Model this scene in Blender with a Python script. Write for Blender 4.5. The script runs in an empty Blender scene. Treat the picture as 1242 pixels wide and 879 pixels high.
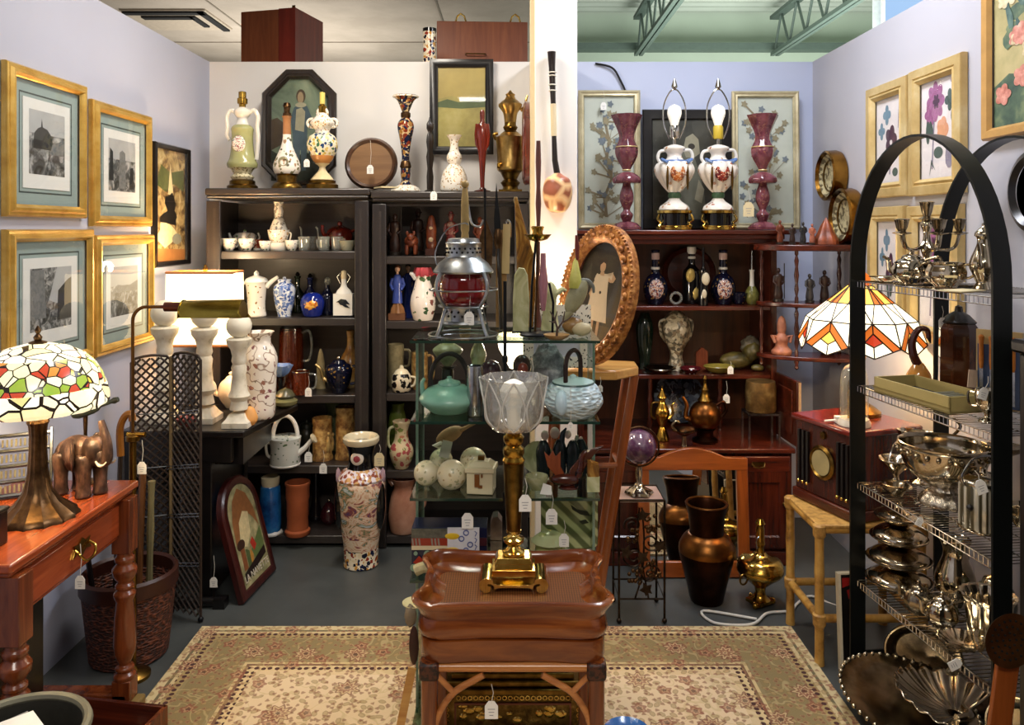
import bpy, bmesh, math, random
from mathutils import Vector, Matrix, Euler
random.seed(7)
PI = math.pi
FPX, CX, HY, EYE = 950.0, 621.0, 278.0, 1.6        # lens in pixels, vanishing point, eye height
def P(x, y, d): return Vector(((x-CX)*d/FPX, d, EYE-(y-HY)*d/FPX))
def XX(x, d): return (x-CX)*d/FPX
def ZZ(y, d): return EYE-(y-HY)*d/FPX
COL = bpy.context.scene.collection
def lin(h):
    if not isinstance(h, str): return tuple(h)+(1,) if len(h) == 3 else h
    h = h.lstrip('#'); o = []
    for i in (0, 2, 4):
        c = int(h[i:i+2], 16)/255
        o.append(c/12.92 if c <= .04045 else ((c+.055)/1.055)**2.4)
    return (*o, 1)
# ------------------------------------------------------------ materials
MC = {}
def _new(key):
    m = bpy.data.materials.new(key); m.use_nodes = True
    nt = m.node_tree; b = nt.nodes['Principled BSDF']
    return m, nt, b
def _co(nt, kind='Object', scale=(1, 1, 1), rot=(0, 0, 0)):
    t = nt.nodes.new('ShaderNodeTexCoord'); mp = nt.nodes.new('ShaderNodeMapping')
    mp.inputs['Scale'].default_value = scale; mp.inputs['Rotation'].default_value = rot
    nt.links.new(t.outputs[kind], mp.inputs['Vector']); return mp.outputs[0]
def _ramp(nt, fac, stops, interp='LINEAR'):
    r = nt.nodes.new('ShaderNodeValToRGB'); r.color_ramp.interpolation = interp
    e = r.color_ramp.elements
    while len(e) > 1: e.remove(e[-1])
    e[0].position = stops[0][0]; e[0].color = lin(stops[0][1])
    for p, c in stops[1:]:
        k = e.new(p); k.color = lin(c)
    nt.links.new(fac, r.inputs[0]); return r.outputs[0]
def _bump(nt, b, h, strength, dist=.01):
    n = nt.nodes.new('ShaderNodeBump'); n.inputs['Strength'].default_value = strength
    n.inputs['Distance'].default_value = dist
    nt.links.new(h, n.inputs['Height']); nt.links.new(n.outputs[0], b.inputs['Normal'])
def _noise(nt, vec, scale, detail=3, rough=.55, dist=0):
    n = nt.nodes.new('ShaderNodeTexNoise'); n.inputs['Scale'].default_value = scale
    n.inputs['Detail'].default_value = detail; n.inputs['Roughness'].default_value = rough
    n.inputs['Distortion'].default_value = dist
    nt.links.new(vec, n.inputs['Vector']); return n
def plain(key, col, rough=.5, metal=0, var=.12, scale=18, bump=0, coat=0, trans=0, ior=1.45, emit=None, es=0, alpha=1):
    """one colour with a slight natural unevenness"""
    if key in MC: return MC[key]
    m, nt, b = _new(key); c = lin(col)
    b.inputs['Roughness'].default_value = rough; b.inputs['Metallic'].default_value = metal
    b.inputs['Coat Weight'].default_value = coat; b.inputs['Transmission Weight'].default_value = trans
    b.inputs['IOR'].default_value = ior; b.inputs['Base Color'].default_value = c; b.inputs['Alpha'].default_value = alpha
    if var or bump:
        n = _noise(nt, _co(nt), scale, 4)
        if var:
            o = _ramp(nt, n.outputs['Fac'], [(.25, tuple(max(0, v*(1-var)) for v in c[:3])), (.75, tuple(min(1, v*(1+var)) for v in c[:3]))])
            nt.links.new(o, b.inputs['Base Color'])
        if bump: _bump(nt, b, n.outputs['Fac'], bump)
    if emit: b.inputs['Emission Color'].default_value = lin(emit); b.inputs['Emission Strength'].default_value = es
    MC[key] = m; return m
def ramp(key, stops, scale=10, tex='noise', rough=.5, metal=0, detail=5, dist=0, interp='LINEAR', sc=(1, 1, 1), rot=(0, 0, 0), bump=0, coat=0, co='Object', trans=0, emit=0):
    if key in MC: return MC[key]
    m, nt, b = _new(key); v = _co(nt, co, sc, rot)
    if tex == 'noise': f = _noise(nt, v, scale, detail, .6, dist).outputs['Fac']
    elif tex == 'wave':
        w = nt.nodes.new('ShaderNodeTexWave'); w.inputs['Scale'].default_value = scale; w.inputs['Distortion'].default_value = dist
        w.inputs['Detail'].default_value = detail; w.bands_direction = 'X'; nt.links.new(v, w.inputs['Vector']); f = w.outputs['Fac']
    else:
        w = nt.nodes.new('ShaderNodeTexVoronoi'); w.inputs['Scale'].default_value = scale
        if tex == 'edge': w.feature = 'DISTANCE_TO_EDGE'
        nt.links.new(v, w.inputs['Vector'])
        if tex == 'cell':
            s = nt.nodes.new('ShaderNodeSeparateColor'); nt.links.new(w.outputs['Color'], s.inputs[0]); f = s.outputs[0]
        else: f = w.outputs['Distance']
    o = _ramp(nt, f, stops, interp); nt.links.new(o, b.inputs['Base Color'])
    b.inputs['Roughness'].default_value = rough; b.inputs['Metallic'].default_value = metal
    b.inputs['Coat Weight'].default_value = coat; b.inputs['Transmission Weight'].default_value = trans
    if bump: _bump(nt, b, f, bump)
    if emit: nt.links.new(o, b.inputs['Emission Color']); b.inputs['Emission Strength'].default_value = emit
    MC[key] = m; return m
def wood(key, c1, c2, rough=.3, scale=6, axis='Z', coat=.3, dark=None):
    """grain that runs along one axis"""
    if key in MC: return MC[key]
    m, nt, b = _new(key)
    s = {'Z': (6, 6, .5), 'X': (.5, 6, 6), 'Y': (6, .5, 6)}[axis]
    v = _co(nt, 'Object', s); n = _noise(nt, v, scale, 6, .6, .8)
    st = [(.3, c1), (.7, c2)]
    if dark: st = [(.25, dark), (.45, c1), (.75, c2)]
    nt.links.new(_ramp(nt, n.outputs['Fac'], st), b.inputs['Base Color'])
    b.inputs['Roughness'].default_value = rough; b.inputs['Coat Weight'].default_value = coat; b.inputs['Coat Roughness'].default_value = .2
    _bump(nt, b, n.outputs['Fac'], .06)
    MC[key] = m; return m
def metal(key, c1, c2, rough=.22, scale=25, bump=.05):
    if key in MC: return MC[key]
    m, nt, b = _new(key); n = _noise(nt, _co(nt), scale, 5)
    nt.links.new(_ramp(nt, n.outputs['Fac'], [(.3, c1), (.65, c2)]), b.inputs['Base Color'])
    b.inputs['Metallic'].default_value = 1; b.inputs['Roughness'].default_value = rough
    if bump: _bump(nt, b, n.outputs['Fac'], bump)
    MC[key] = m; return m
def glass(key, col, rough=.02, ior=1.45, bump=0, scale=30):
    if key in MC: return MC[key]
    m, nt, b = _new(key)
    b.inputs['Base Color'].default_value = lin(col); b.inputs['Roughness'].default_value = rough
    b.inputs['Transmission Weight'].default_value = 1; b.inputs['IOR'].default_value = ior
    if bump: _bump(nt, b, _noise(nt, _co(nt), scale, 2).outputs['Fac'], bump)
    MC[key] = m; return m
def floral(key, base, cols, scale=40, size=.33, rough=.14, metal=0, line=None, base2=None):
    """glazed ceramic strewn with small painted flowers: voronoi blots in several colours, optional vine lines"""
    if key in MC: return MC[key]
    scale *= 1.35
    m, nt, b = _new(key); v = _co(nt)
    n0 = _noise(nt, v, scale*.35, 2)
    add = nt.nodes.new('ShaderNodeMixRGB'); add.inputs[0].default_value = .035
    nt.links.new(v, add.inputs[1]); nt.links.new(n0.outputs['Color'], add.inputs[2])
    w = nt.nodes.new('ShaderNodeTexVoronoi'); w.inputs['Scale'].default_value = scale
    nt.links.new(add.outputs[0], w.inputs['Vector'])
    s = nt.nodes.new('ShaderNodeSeparateColor'); nt.links.new(w.outputs['Color'], s.inputs[0])
    k = len(cols)
    pc = _ramp(nt, s.outputs[0], [(i/k, c) for i, c in enumerate(cols)], 'CONSTANT')
    nn = _noise(nt, v, scale*2.2, 2)
    su = nt.nodes.new('ShaderNodeMath'); su.operation = 'MULTIPLY_ADD'; su.inputs[1].default_value = .75; nt.links.new(nn.outputs['Fac'], su.inputs[0]); nt.links.new(w.outputs['Distance'], su.inputs[2])
    lt = nt.nodes.new('ShaderNodeMath'); lt.operation = 'LESS_THAN'; lt.inputs[1].default_value = size*1.5+.36; nt.links.new(su.outputs[0], lt.inputs[0])
    bc = _ramp(nt, n0.outputs['Fac'], [(.35, base), (.65, base2 or base)])
    if line:
        n1 = _noise(nt, v, scale*.5, 1)
        lm = _ramp(nt, n1.outputs['Fac'], [(0, (0, 0, 0)), (.475, (0, 0, 0)), (.49, (1, 1, 1)), (.51, (1, 1, 1)), (.525, (0, 0, 0))])
        mx0 = nt.nodes.new('ShaderNodeMixRGB'); nt.links.new(lm, mx0.inputs[0]); nt.links.new(bc, mx0.inputs[1]); mx0.inputs[2].default_value = lin(line); bc = mx0.outputs[0]
    mx = nt.nodes.new('ShaderNodeMixRGB'); nt.links.new(lt.outputs[0], mx.inputs[0]); nt.links.new(bc, mx.inputs[1]); nt.links.new(pc, mx.inputs[2])
    nt.links.new(mx.outputs[0], b.inputs['Base Color'])
    b.inputs['Roughness'].default_value = rough; b.inputs['Metallic'].default_value = metal
    MC[key] = m; return m
def lit(key, col, strength, rough=.4):
    if key in MC: return MC[key]
    m, nt, b = _new(key); b.inputs['Base Color'].default_value = lin(col); b.inputs['Roughness'].default_value = rough
    b.inputs['Emission Color'].default_value = lin(col); b.inputs['Emission Strength'].default_value = strength
    MC[key] = m; return m
# ------------------------------------------------------------ mesh builder
class B:
    def __init__(s, k=1.0): s.bm = bmesh.new(); s.k = k; s.mi = 0
    def V(s, p): return s.bm.verts.new((p[0]*s.k, p[1]*s.k, p[2]*s.k))
    def F(s, vs):
        try:
            f = s.bm.faces.new(vs); f.material_index = s.mi; return f
        except ValueError: return None
    def rings(s, rings, closed=True, c0=True, c1=True):
        rr = [[s.V(p) for p in r] for r in rings]
        for a, b in zip(rr, rr[1:]):
            n = len(a)
            for i in range(n if closed else n-1): s.F([a[i], a[(i+1) % n], b[(i+1) % n], b[i]])
        if closed and c0: s.F(list(reversed(rr[0])))
        if closed and c1: s.F(rr[-1])
        return s
    def lathe(s, prof, seg=20, at=(0, 0, 0), M=None, lobe=None, c0=True, c1=True, sq=None, ey=1):
        rings = []
        for r, z in prof:
            ring = []; r = max(r, 1e-4)
            for i in range(seg):
                t = 2*PI*i/seg + (PI/seg if sq else 0); q = r
                if lobe: q = r*(1+lobe[1]*math.cos(lobe[0]*t))
                p = Vector((q*math.cos(t), q*math.sin(t)*ey, z))
                if M: p = M @ p
                ring.append(p+Vector(at))
            rings.append(ring)
        return s.rings(rings, True, c0, c1)
    def box(s, c, d, M=None, taper=1):
        x, y, z = d[0]/2, d[1]/2, d[2]/2; r = []
        for zz, t in ((-z, 1), (z, taper)):
            ring = []
            for a, b in ((-1, -1), (1, -1), (1, 1), (-1, 1)):
                p = Vector((a*x*t, b*y*t, zz)); p = M @ p if M else p
                ring.append(p+Vector(c))
            r.append(ring)
        return s.rings(r)
    def tube(s, pts, r, seg=8, closed=False, flat=1):
        pts = [Vector(p) for p in pts]; n = len(pts); rings = []
        up = None
        for i, p in enumerate(pts):
            if closed: t = pts[(i+1) % n]-pts[i-1]
            else: t = pts[min(i+1, n-1)]-pts[max(i-1, 0)]
            if t.length < 1e-9: t = Vector((0, 0, 1))
            t.normalize()
            if up is None: up = Vector((0, 1, 0)) if abs(t.y) < .9 else Vector((1, 0, 0))
            u = up-t*up.dot(t)
            if u.length < 1e-6: u = t.orthogonal()
            u.normalize(); w = t.cross(u); up = u
            q = r[i] if isinstance(r, (list, tuple)) else r
            rings.append([p+u*q*flat*math.cos(2*PI*k/seg)+w*q*math.sin(2*PI*k/seg) for k in range(seg)])
        if closed:
            rr = [[s.V(p) for p in g] for g in rings]
            for i in range(n):
                a, b = rr[i], rr[(i+1) % n]
                for k in range(seg): s.F([a[k], a[(k+1) % seg], b[(k+1) % seg], b[k]])
            return s
        return s.rings(rings)
    def ball(s, c, r, seg=14, rings=9, M=None, lump=0, ls=0):
        rx, ry, rz = (r, r, r) if not isinstance(r, (tuple, list)) else r
        g = []
        for j in range(rings+1):
            a = -PI/2+PI*j/rings; q = max(math.cos(a), 1e-3); ring = []
            for i in range(seg):
                t = 2*PI*i/seg; k = 1
                if lump: k = 1+lump*math.sin(3*t+j*1.7+ls)*math.cos(2.1*j+t+ls)
                p = Vector((rx*q*math.cos(t)*k, ry*q*math.sin(t)*k, rz*math.sin(a)*k)); p = M @ p if M else p
                ring.append(p+Vector(c))
            g.append(ring)
        return s.rings(g)
    def prism(s, out, y0, y1, M=None, at=(0, 0, 0)):
        """outline in x,z pushed from y0 to y1"""
        r = []
        for y in (y1, y0):
            ring = []
            for x, z in out:
                p = Vector((x, y, z)); p = M @ p if M else p
                ring.append(p+Vector(at))
            r.append(ring)
        return s.rings(r)
    def torus(s, c, R, r, seg=24, k=8, M=None, ey=1):
        pts = []
        for i in range(seg):
            p = Vector((R*math.cos(2*PI*i/seg), R*ey*math.sin(2*PI*i/seg), 0)); p = M @ p if M else p
            pts.append(p+Vector(c))
        return s.tube(pts, r, k, True)
    def loops(s, outf, prof, cap=False):
        """moulding swept round an outline: prof = (inset, height towards -y)"""
        rings = [[(x, -h, z) for x, z in outf(t)] for t, h in prof]
        rr = [[s.V(p) for p in g] for g in rings]; n = len(rr[0])
        for a, b in zip(rr, rr[1:]):
            for i in range(n): s.F([a[i], b[i], b[(i+1) % n], a[(i+1) % n]])
        if cap: s.F(rr[-1])
        return s
    def obj(s, name, m, parent=None, smooth=True, bevel=0, sub=0):
        bmesh.ops.recalc_face_normals(s.bm, faces=s.bm.faces)
        me = bpy.data.meshes.new(name); s.bm.to_mesh(me); s.bm.free()
        for q in (m if isinstance(m, (list, tuple)) else [m]): me.materials.append(q)
        if smooth:
            me.polygons.foreach_set('use_smooth', [True]*len(me.polygons)); me.set_sharp_from_angle(angle=math.radians(38))
        o = bpy.data.objects.new(name, me); COL.objects.link(o)
        if parent: o.parent = parent
        if bevel:
            bv = o.modifiers.new('b', 'BEVEL'); bv.width = bevel; bv.segments = 2; bv.limit_method = 'ANGLE'; bv.angle_limit = math.radians(40)
        if sub:
            sb = o.modifiers.new('s', 'SUBSURF'); sb.levels = sub; sb.render_levels = sub
        return o
def tag(o, label, cat, group=None, kind=None):
    o['label'] = label; o['category'] = cat
    if group: o['group'] = group
    if kind: o['kind'] = kind
    return o
def T(name, label, cat, loc=(0, 0, 0), rz=0, group=None, rx=0, ry=0):
    o = bpy.data.objects.new(name, None); COL.objects.link(o); o.empty_display_size = .05
    o.location = loc; o.rotation_euler = (rx, ry, rz); return tag(o, label, cat, group)
def struct(name, b, m, **k):
    o = b.obj(name, m, **k); o['kind'] = 'structure'; return o
def cp(root, loc=None, label=None, rz=None, sc=None, group=None):
    r = root.copy(); COL.objects.link(r)
    if loc is not None: r.location = loc
    if rz is not None: r.rotation_euler[2] = rz
    if sc is not None: r.scale = (sc, sc, sc) if not isinstance(sc, tuple) else sc
    if label: r['label'] = label
    if group: r['group'] = group
    for c in list(root.children):
        d = c.copy(); COL.objects.link(d); d.parent = r
        for g in list(c.children):
            e = g.copy(); COL.objects.link(e); e.parent = d
    return r
def recol(root, part, m):
    """give one part of a copy a material of its own"""
    for c in [root]+list(root.children):
        if c.name.split('.')[0] == part and c.type == 'MESH':
            c.data = c.data.copy(); c.data.materials.clear(); c.data.materials.append(m)
    return root
def W(name, label, cat, x, z, d, parts, group=None, rz=0, X=None, seg=22, rx=0, ry=0, sc=1):
    """a thing from parts measured in photo pixels at distance d, origin at its base.
    part = (name, material, kind, ...); 'a>b' hangs sub-part b under part a"""
    k = d/FPX*sc; loc = (XX(x, d) if X is None else X, d, z+.0015)
    single = len(parts) == 1
    root = None if single else T(name, label, cat, loc, rz, group, rx, ry)
    made = {}
    for p in parts:
        nm, m, kind = p[0], p[1], p[2]; b = B(k); opt = p[-1] if isinstance(p[-1], dict) else {}
        shapes = [p[2:]] if isinstance(kind, str) else kind
        for sh in shapes:
            kd = sh[0]; a = [q for q in sh[1:] if not isinstance(q, dict)]; kw = {}
            for q in sh[1:]:
                if isinstance(q, dict): kw.update({u: w for u, w in q.items() if u not in ('bevel', 'sub', 'flatshade', 'lab')})
            if kd == 'L': b.lathe(a[0], kw.pop('seg', seg), **kw)
            elif kd == 'T': b.tube([q if len(q) == 3 else (q[0], 0, q[1]) for q in a[0]], a[1], **kw)
            elif kd == 'O': b.ball(a[0], a[1], **kw)
            elif kd == 'X': b.box(a[0], a[1], **kw)
            elif kd == 'P': b.prism(a[0], a[1], a[2], **kw)
            elif kd == 'R': b.torus(a[0], a[1], a[2], **kw)
        par = root; on = nm
        if '>' in nm: pn, on = nm.split('>'); par = made[pn]
        o = b.obj(name if single else on, m, par, bevel=opt.get('bevel', 0)*k, sub=opt.get('sub', 0), smooth=not opt.get('flatshade'))
        if opt.get('lab'): o['label'] = opt['lab']
        made.setdefault(on, o)
    if single:
        root = o; o.location = loc; o.rotation_euler = (rx, ry, rz); tag(o, label, cat, group)
    return root
def spline(pts, n=6):
    """smooth curve through points"""
    pts = [Vector(p) for p in pts]; out = []
    for i in range(len(pts)-1):
        p0 = pts[max(i-1, 0)]; p1 = pts[i]; p2 = pts[i+1]; p3 = pts[min(i+2, len(pts)-1)]
        for j in range(n):
            t = j/n; out.append(.5*((2*p1)+(p2-p0)*t+(2*p0-5*p1+4*p2-p3)*t*t+(3*p1-p0-3*p2+p3)*t**3))
    out.append(pts[-1]); return out
def sp2(pts, n=5): return [tuple(p) for p in spline([(a, 0, b) for a, b in pts], n)]
def sprof(pts, n=3): return [(max(p.x, 0), p.z) for p in spline([(a, 0, b) for a, b in pts], n)]
def arc(cx, cz, rx, rz, a0, a1, n=12): return [(cx+rx*math.cos(math.radians(a0+(a1-a0)*i/n)), 0, cz+rz*math.sin(math.radians(a0+(a1-a0)*i/n))) for i in range(n+1)]
def ell(cx, cz, rx, rz, n=16, jit=0, rot=0):
    o = []
    for i in range(n):
        t = 2*PI*i/n; q = 1+random.uniform(-jit, jit); x = rx*q*math.cos(t); z = rz*q*math.sin(t)
        o.append((cx+x*math.cos(rot)-z*math.sin(rot), cz+x*math.sin(rot)+z*math.cos(rot)))
    return o
def rect(w, h): return lambda t: [(-w/2+t, -h/2+t), (w/2-t, -h/2+t), (w/2-t, h/2-t), (-w/2+t, h/2-t)]
def oval(rx, rz, n=40): return lambda t: [((rx-t)*math.cos(2*PI*i/n), (rz-t)*math.sin(2*PI*i/n)) for i in range(n)]
def art(name, w, h, base, shapes, parent, y=0, out=None):
    """a painted sheet facing -y: ground plus flat painted patches, all in one mesh; shape = (material, outline in 0..1 of the sheet)"""
    b = B(); mats = [base]
    out = out or [(-w/2, -h/2), (w/2, -h/2), (w/2, h/2), (-w/2, h/2)]
    b.prism(out, y, y+.003)
    for i, (m, pl) in enumerate(shapes):
        if m not in mats: mats.append(m)
        b.mi = mats.index(m)
        pts = [(-w/2+px*w, -h/2+pz*h) for px, pz in pl]
        pts = [(min(max(a, -w/2), w/2), min(max(c, -h/2), h/2)) for a, c in pts]
        yy = y-.0004-.00005*i
        b.F([b.V((a, yy, c)) for a, c in pts])
    bm = b.bm
    return b.obj(name, mats, parent, smooth=False)
def thin(key, tint, ior=1.5, rough=.02, body=0, bcol=None, bump=0):
    """clear thin glass: tinted see-through with a fresnel reflection (and some milky body)"""
    if key in MC: return MC[key]
    m = bpy.data.materials.new(key); m.use_nodes = True; nt = m.node_tree; nt.nodes.clear()
    out = nt.nodes.new('ShaderNodeOutputMaterial'); tr = nt.nodes.new('ShaderNodeBsdfTransparent'); gl = nt.nodes.new('ShaderNodeBsdfGlossy')
    lw = nt.nodes.new('ShaderNodeLayerWeight'); lw.inputs[0].default_value = .5; pw = nt.nodes.new('ShaderNodeMath'); pw.operation = 'POWER'; pw.inputs[1].default_value = 4.5; fr = nt.nodes.new('ShaderNodeMath'); fr.operation = 'MULTIPLY_ADD'; mx = nt.nodes.new('ShaderNodeMixShader')
    tr.inputs[0].default_value = lin(tint); gl.inputs['Roughness'].default_value = rough; f0 = ((ior-1)/(ior+1))**2; nt.links.new(lw.outputs['Facing'], pw.inputs[0]); nt.links.new(pw.outputs[0], fr.inputs[0]); fr.inputs[1].default_value = 1-f0; fr.inputs[2].default_value = f0*1.6
    if bump:
        n = nt.nodes.new('ShaderNodeBump'); n.inputs['Strength'].default_value = bump; n.inputs['Distance'].default_value = .004
        nz = _noise(nt, _co(nt), 60, 2); nt.links.new(nz.outputs['Fac'], n.inputs['Height'])
        nt.links.new(n.outputs[0], gl.inputs['Normal']); nt.links.new(n.outputs[0], lw.inputs['Normal'])
    a = tr.outputs[0]
    if body:
        df = nt.nodes.new('ShaderNodeBsdfDiffuse'); df.inputs[0].default_value = lin(bcol or tint)
        m2 = nt.nodes.new('ShaderNodeMixShader'); m2.inputs[0].default_value = body
        nt.links.new(a, m2.inputs[1]); nt.links.new(df.outputs[0], m2.inputs[2]); a = m2.outputs[0]
    nt.links.new(fr.outputs[0], mx.inputs[0]); nt.links.new(a, mx.inputs[1]); nt.links.new(gl.outputs[0], mx.inputs[2])
    nt.links.new(mx.outputs[0], out.inputs[0]); MC[key] = m; return m
# walls and shell
m_wall = plain('painted_wall', '#b1b0b8', .75, var=.03, scale=2)
m_wall2 = plain('painted_wall_white', '#e2dfdc', .75, var=.03, scale=2)
m_pillar = plain('pillar_paint', '#efeae4', .6, var=.02, scale=3)
m_cream = plain('cream_trim', '#d9c7a2', .6, var=.04)
m_floor = ramp('concrete_floor', [(.3, '#3d403f'), (.6, '#4c4f4e'), (.8, '#595956')], 3, rough=.42, detail=8)
m_ceil = ramp('ceiling_tile', [(.35, '#a79c8d'), (.65, '#b9ae9f')], 2.2, rough=.9)
m_deck = plain('metal_deck_green', '#bfc5bb', .6, var=.05, scale=3)
m_deckd = plain('joist_steel', '#5f6d66', .55, var=.1)
m_mint = plain('mint_wall', '#ccd9c8', .8, var=.04, scale=2)
# woods
w_dark = wood('dark_stained_wood', '#1d1817', '#2e2725', .38, 5, 'Z', .25)
w_darkh = wood('dark_stained_shelf', '#2a2422', '#3b3431', .36, 5, 'X', .25)
w_black = wood('black_wood', '#0b0909', '#171313', .3, 5, 'X', .3)
w_mah = wood('mahogany', '#45180c', '#6b2a16', .27, 5, 'X', .2, '#2c0e07')
w_mahz = wood('mahogany_upright', '#3c150b', '#5e2413', .27, 5, 'Z', .2, '#280d07')
w_hback = wood('hutch_back_boards', '#3a1c0c', '#5c3016', .4, 4, 'Z', .15)
w_red = wood('reddish_walnut', '#7a2f14', '#ad5228', .2, 4, 'Y', .35)
w_redz = wood('reddish_walnut_turned', '#4e1f0d', '#8a4520', .24, 5, 'Z', .3)
w_brown = wood('brown_polished_wood', '#69300f', '#97531f', .2, 4, 'X', .3, '#4a1e08')
w_brownz = wood('brown_polished_leg', '#6a3212', '#9a5726', .24, 5, 'Z', .3, '#4a1f0a')
w_cane = wood('bent_cane', '#9a5a2a', '#c58346', .25, 6, 'X', .3)
w_pine = wood('honey_wood', '#b97b36', '#deb065', .35, 4, 'X', .35)
w_oak = wood('orange_stained_wood', '#70340f', '#9b511f', .28, 5, 'Z', .45)
w_oakx = wood('orange_stained_rail', '#70340f', '#9b511f', .28, 5, 'X', .45)
w_box = wood('veneer_box', '#7a3c20', '#9a5530', .45, 4, 'Z', .05)
w_carve = wood('carved_brown_wood', '#2a1510', '#5b2f1e', .3, 8, 'Z', .3)
w_stick = wood('dark_carved_stick', '#15100d', '#2e231b', .35, 8, 'Z', .2)
m_bamboo = ramp('bamboo_pole', [(.3, '#6d4616'), (.45, '#b9873c'), (.75, '#d8ab5c')], 14, rough=.35, coat=.3)
m_rattan = ramp('rattan_wrap', [(.3, '#93672b'), (.6, '#cf9f55')], 40, rough=.5)
# metals
m_brass = metal('brass', '#8a6420', '#c9a24a', .2)
m_brassb = metal('bright_brass', '#b68b34', '#e6c873', .16)
m_brassd = metal('aged_brass', '#4f3a17', '#8b6c33', .3)
m_bronze = metal('bronze', '#3a2a1c', '#6a4f35', .35, 30, .15)
m_copper = metal('copper', '#543018', '#94612f', .33, 9, .15)
m_copperd = metal('dark_copper', '#1f120c', '#3e2316', .35, 12, .1)
m_silver = metal('silver_plate', '#a3937a', '#e3d8c0', .12, 12, .02)
m_silverd = metal('tarnished_silver', '#5b4f3e', '#b3a58c', .19, 14, .05)
m_steel = metal('steel', '#8d8f90', '#c3c6c7', .22)
m_zinc = metal('galvanised_metal', '#83878a', '#c0c6c8', .3, 20)
m_iron = plain('black_iron', '#15171a', .42, .6, var=.15)
m_rackblk = plain('black_rack_steel', '#121514', .38, .3, var=.12)
m_wrought = metal('wrought_iron', '#231c17', '#4a3e34', .42, 30, .2)
m_chrome = metal('chrome_wire', '#a9a7a2', '#dedad2', .15)
m_gold = ramp('gilt_wood', [(.3, '#b58a3c'), (.5, '#cfa650'), (.75, '#e2c274')], 9, rough=.34, metal=.6, coat=.15)
m_goldp = ramp('pale_gilt', [(.3, '#bfa064'), (.55, '#d3b97f'), (.8, '#e6d5a6')], 8, rough=.4, metal=.4)
m_goldd = ramp('carved_gilt', [(.3, '#4a260e'), (.48, '#a0622a'), (.7, '#cf9550')], 45, rough=.38, metal=.3, bump=.6)
# glass
g_pane = thin('shelf_glass', '#d3e0d8')
g_edge = plain('glass_edge', '#1d3a30', .1, 0, var=.1, coat=.5)
g_clear = thin('clear_glass', '#f4f5f2', 1.6, .02, .14, '#dfe2da')
g_cut = thin('cut_crystal', '#e9e9e6', 1.9, .03, .2, '#dcdad6', .55)
g_pic = thin('picture_glass', '#f6f8f6', 1.28)
g_purple = thin('amethyst_glass', '#6d3a5c', 1.6, .05, .42, '#5a2a49')
g_red = thin('ruby_glass', '#5c0a0c', 1.6, .03, .5, '#3a0507')
g_cran = floral('cranberry_gilt_glass', '#54262f', ['#8a5f4c', '#7a454c'], 40, .14, rough=.04, base2='#7d4650', line='#7a4a48')
g_amber = thin('amber_glass', '#8c3b14', 1.6, .03, .45, '#7a2f10', .3)
g_blue = thin('cobalt_glass', '#223a8f', 1.6, .03, .5, '#16236a')
g_green = thin('green_glass', '#2f4a2c', 1.6, .03, .5, '#1c2c18')
# ceramics
c_white = plain('white_porcelain', '#e9e5dc', .12, var=.03, coat=.3)
c_cream = plain('cream_porcelain', '#dccfae', .15, var=.06, coat=.3)
c_flor = floral('floral_china', '#ece7dc', ['#8d4d5a', '#5d7a4a', '#b98a4c', '#6b5a79'], 45, .2)
c_florw = floral('floral_china_sparse', '#ece8e0', ['#a8765a', '#6f8a5a', '#a9606a'], 22, .16, line='#b0a37e')
c_bw = floral('blue_white_china', '#dfe3ea', ['#5f78b4', '#7d93c4', '#48609e'], 42, .34, line='#8ea0c8')
c_gilt = floral('gilt_white_china', '#ece6da', ['#b98f45', '#8f7a55', '#c29a5c'], 55, .22)
c_imari = floral('imari_ware', '#e2d7bf', ['#1a2142', '#8b2f1d', '#c28b3d', '#1a1a2a', '#d8c8a8'], 42, .38)
c_sage = plain('sage_glaze', '#a7a772', .2, var=.12, coat=.3)
c_terra = plain('terracotta', '#a5552f', .75, var=.08)
c_blueg = ramp('deep_blue_glaze', [(.3, '#0e2f63'), (.5, '#1f5f9c'), (.8, '#3f8ab8')], 9, rough=.1, coat=.4)
c_teal = ramp('celadon_glaze', [(.3, '#5f9483'), (.6, '#86b8a4'), (.8, '#a3c7b4')], 5, rough=.3, bump=.05)
c_pbl = plain('pale_blue_glaze', '#b7cdd8', .3, var=.06)
c_stein = ramp('stoneware_stein', [(.3, '#3b2413'), (.45, '#93693a'), (.62, '#c9a765'), (.8, '#e2d0a0')], 28, rough=.3)
c_green = floral('green_pottery', '#8e9c58', ['#6c7d3a', '#c9c28e', '#a85f55'], 30, .2, base2='#b5b878')
c_famille = ramp('rose_famille', [(.28, '#2b3140'), (.36, '#5b4468'), (.41, '#8a4a44'), (.45, '#cfa78c'), (.5, '#d9cdb8'), (.55, '#c79a7c'), (.59, '#4e6848'), (.64, '#b9c0c4'), (.7, '#6d7f92')], 11, detail=4, rough=.12, dist=1.2, sc=(1, 1, 1.5), coat=.3)
c_navy = floral('navy_gilt_china', '#0f1226', ['#1c1c3a', '#2a1c28', '#8a6a35'], 40, .18)
c_black = plain('black_glaze', '#0c0b0d', .1, var=.1, coat=.4)
c_pink = ramp('pinkish_brown_glaze', [(.3, '#9b6650'), (.6, '#c4937a'), (.8, '#d9b49c')], 6, rough=.2)
c_dist = ramp('distressed_white_wood', [(.25, '#8e8064'), (.42, '#d6cdb8'), (.7, '#ece6d8')], 20, rough=.6, bump=.1)
c_stone = ramp('carved_stone', [(.3, '#6d6a4c'), (.55, '#a9a682'), (.8, '#c9c6a8')], 9, rough=.4)
m_onyx = ramp('onyx', [(.3, '#9c9b6c'), (.5, '#c3c394'), (.7, '#e0dfbf'), (.8, '#8f8a5e')], 7, rough=.18, dist=2, coat=.4)
m_rock = ramp('brown_rock', [(.3, '#2b1e18'), (.55, '#6b4e36'), (.8, '#a3835d')], 16, rough=.7, bump=.4)
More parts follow.
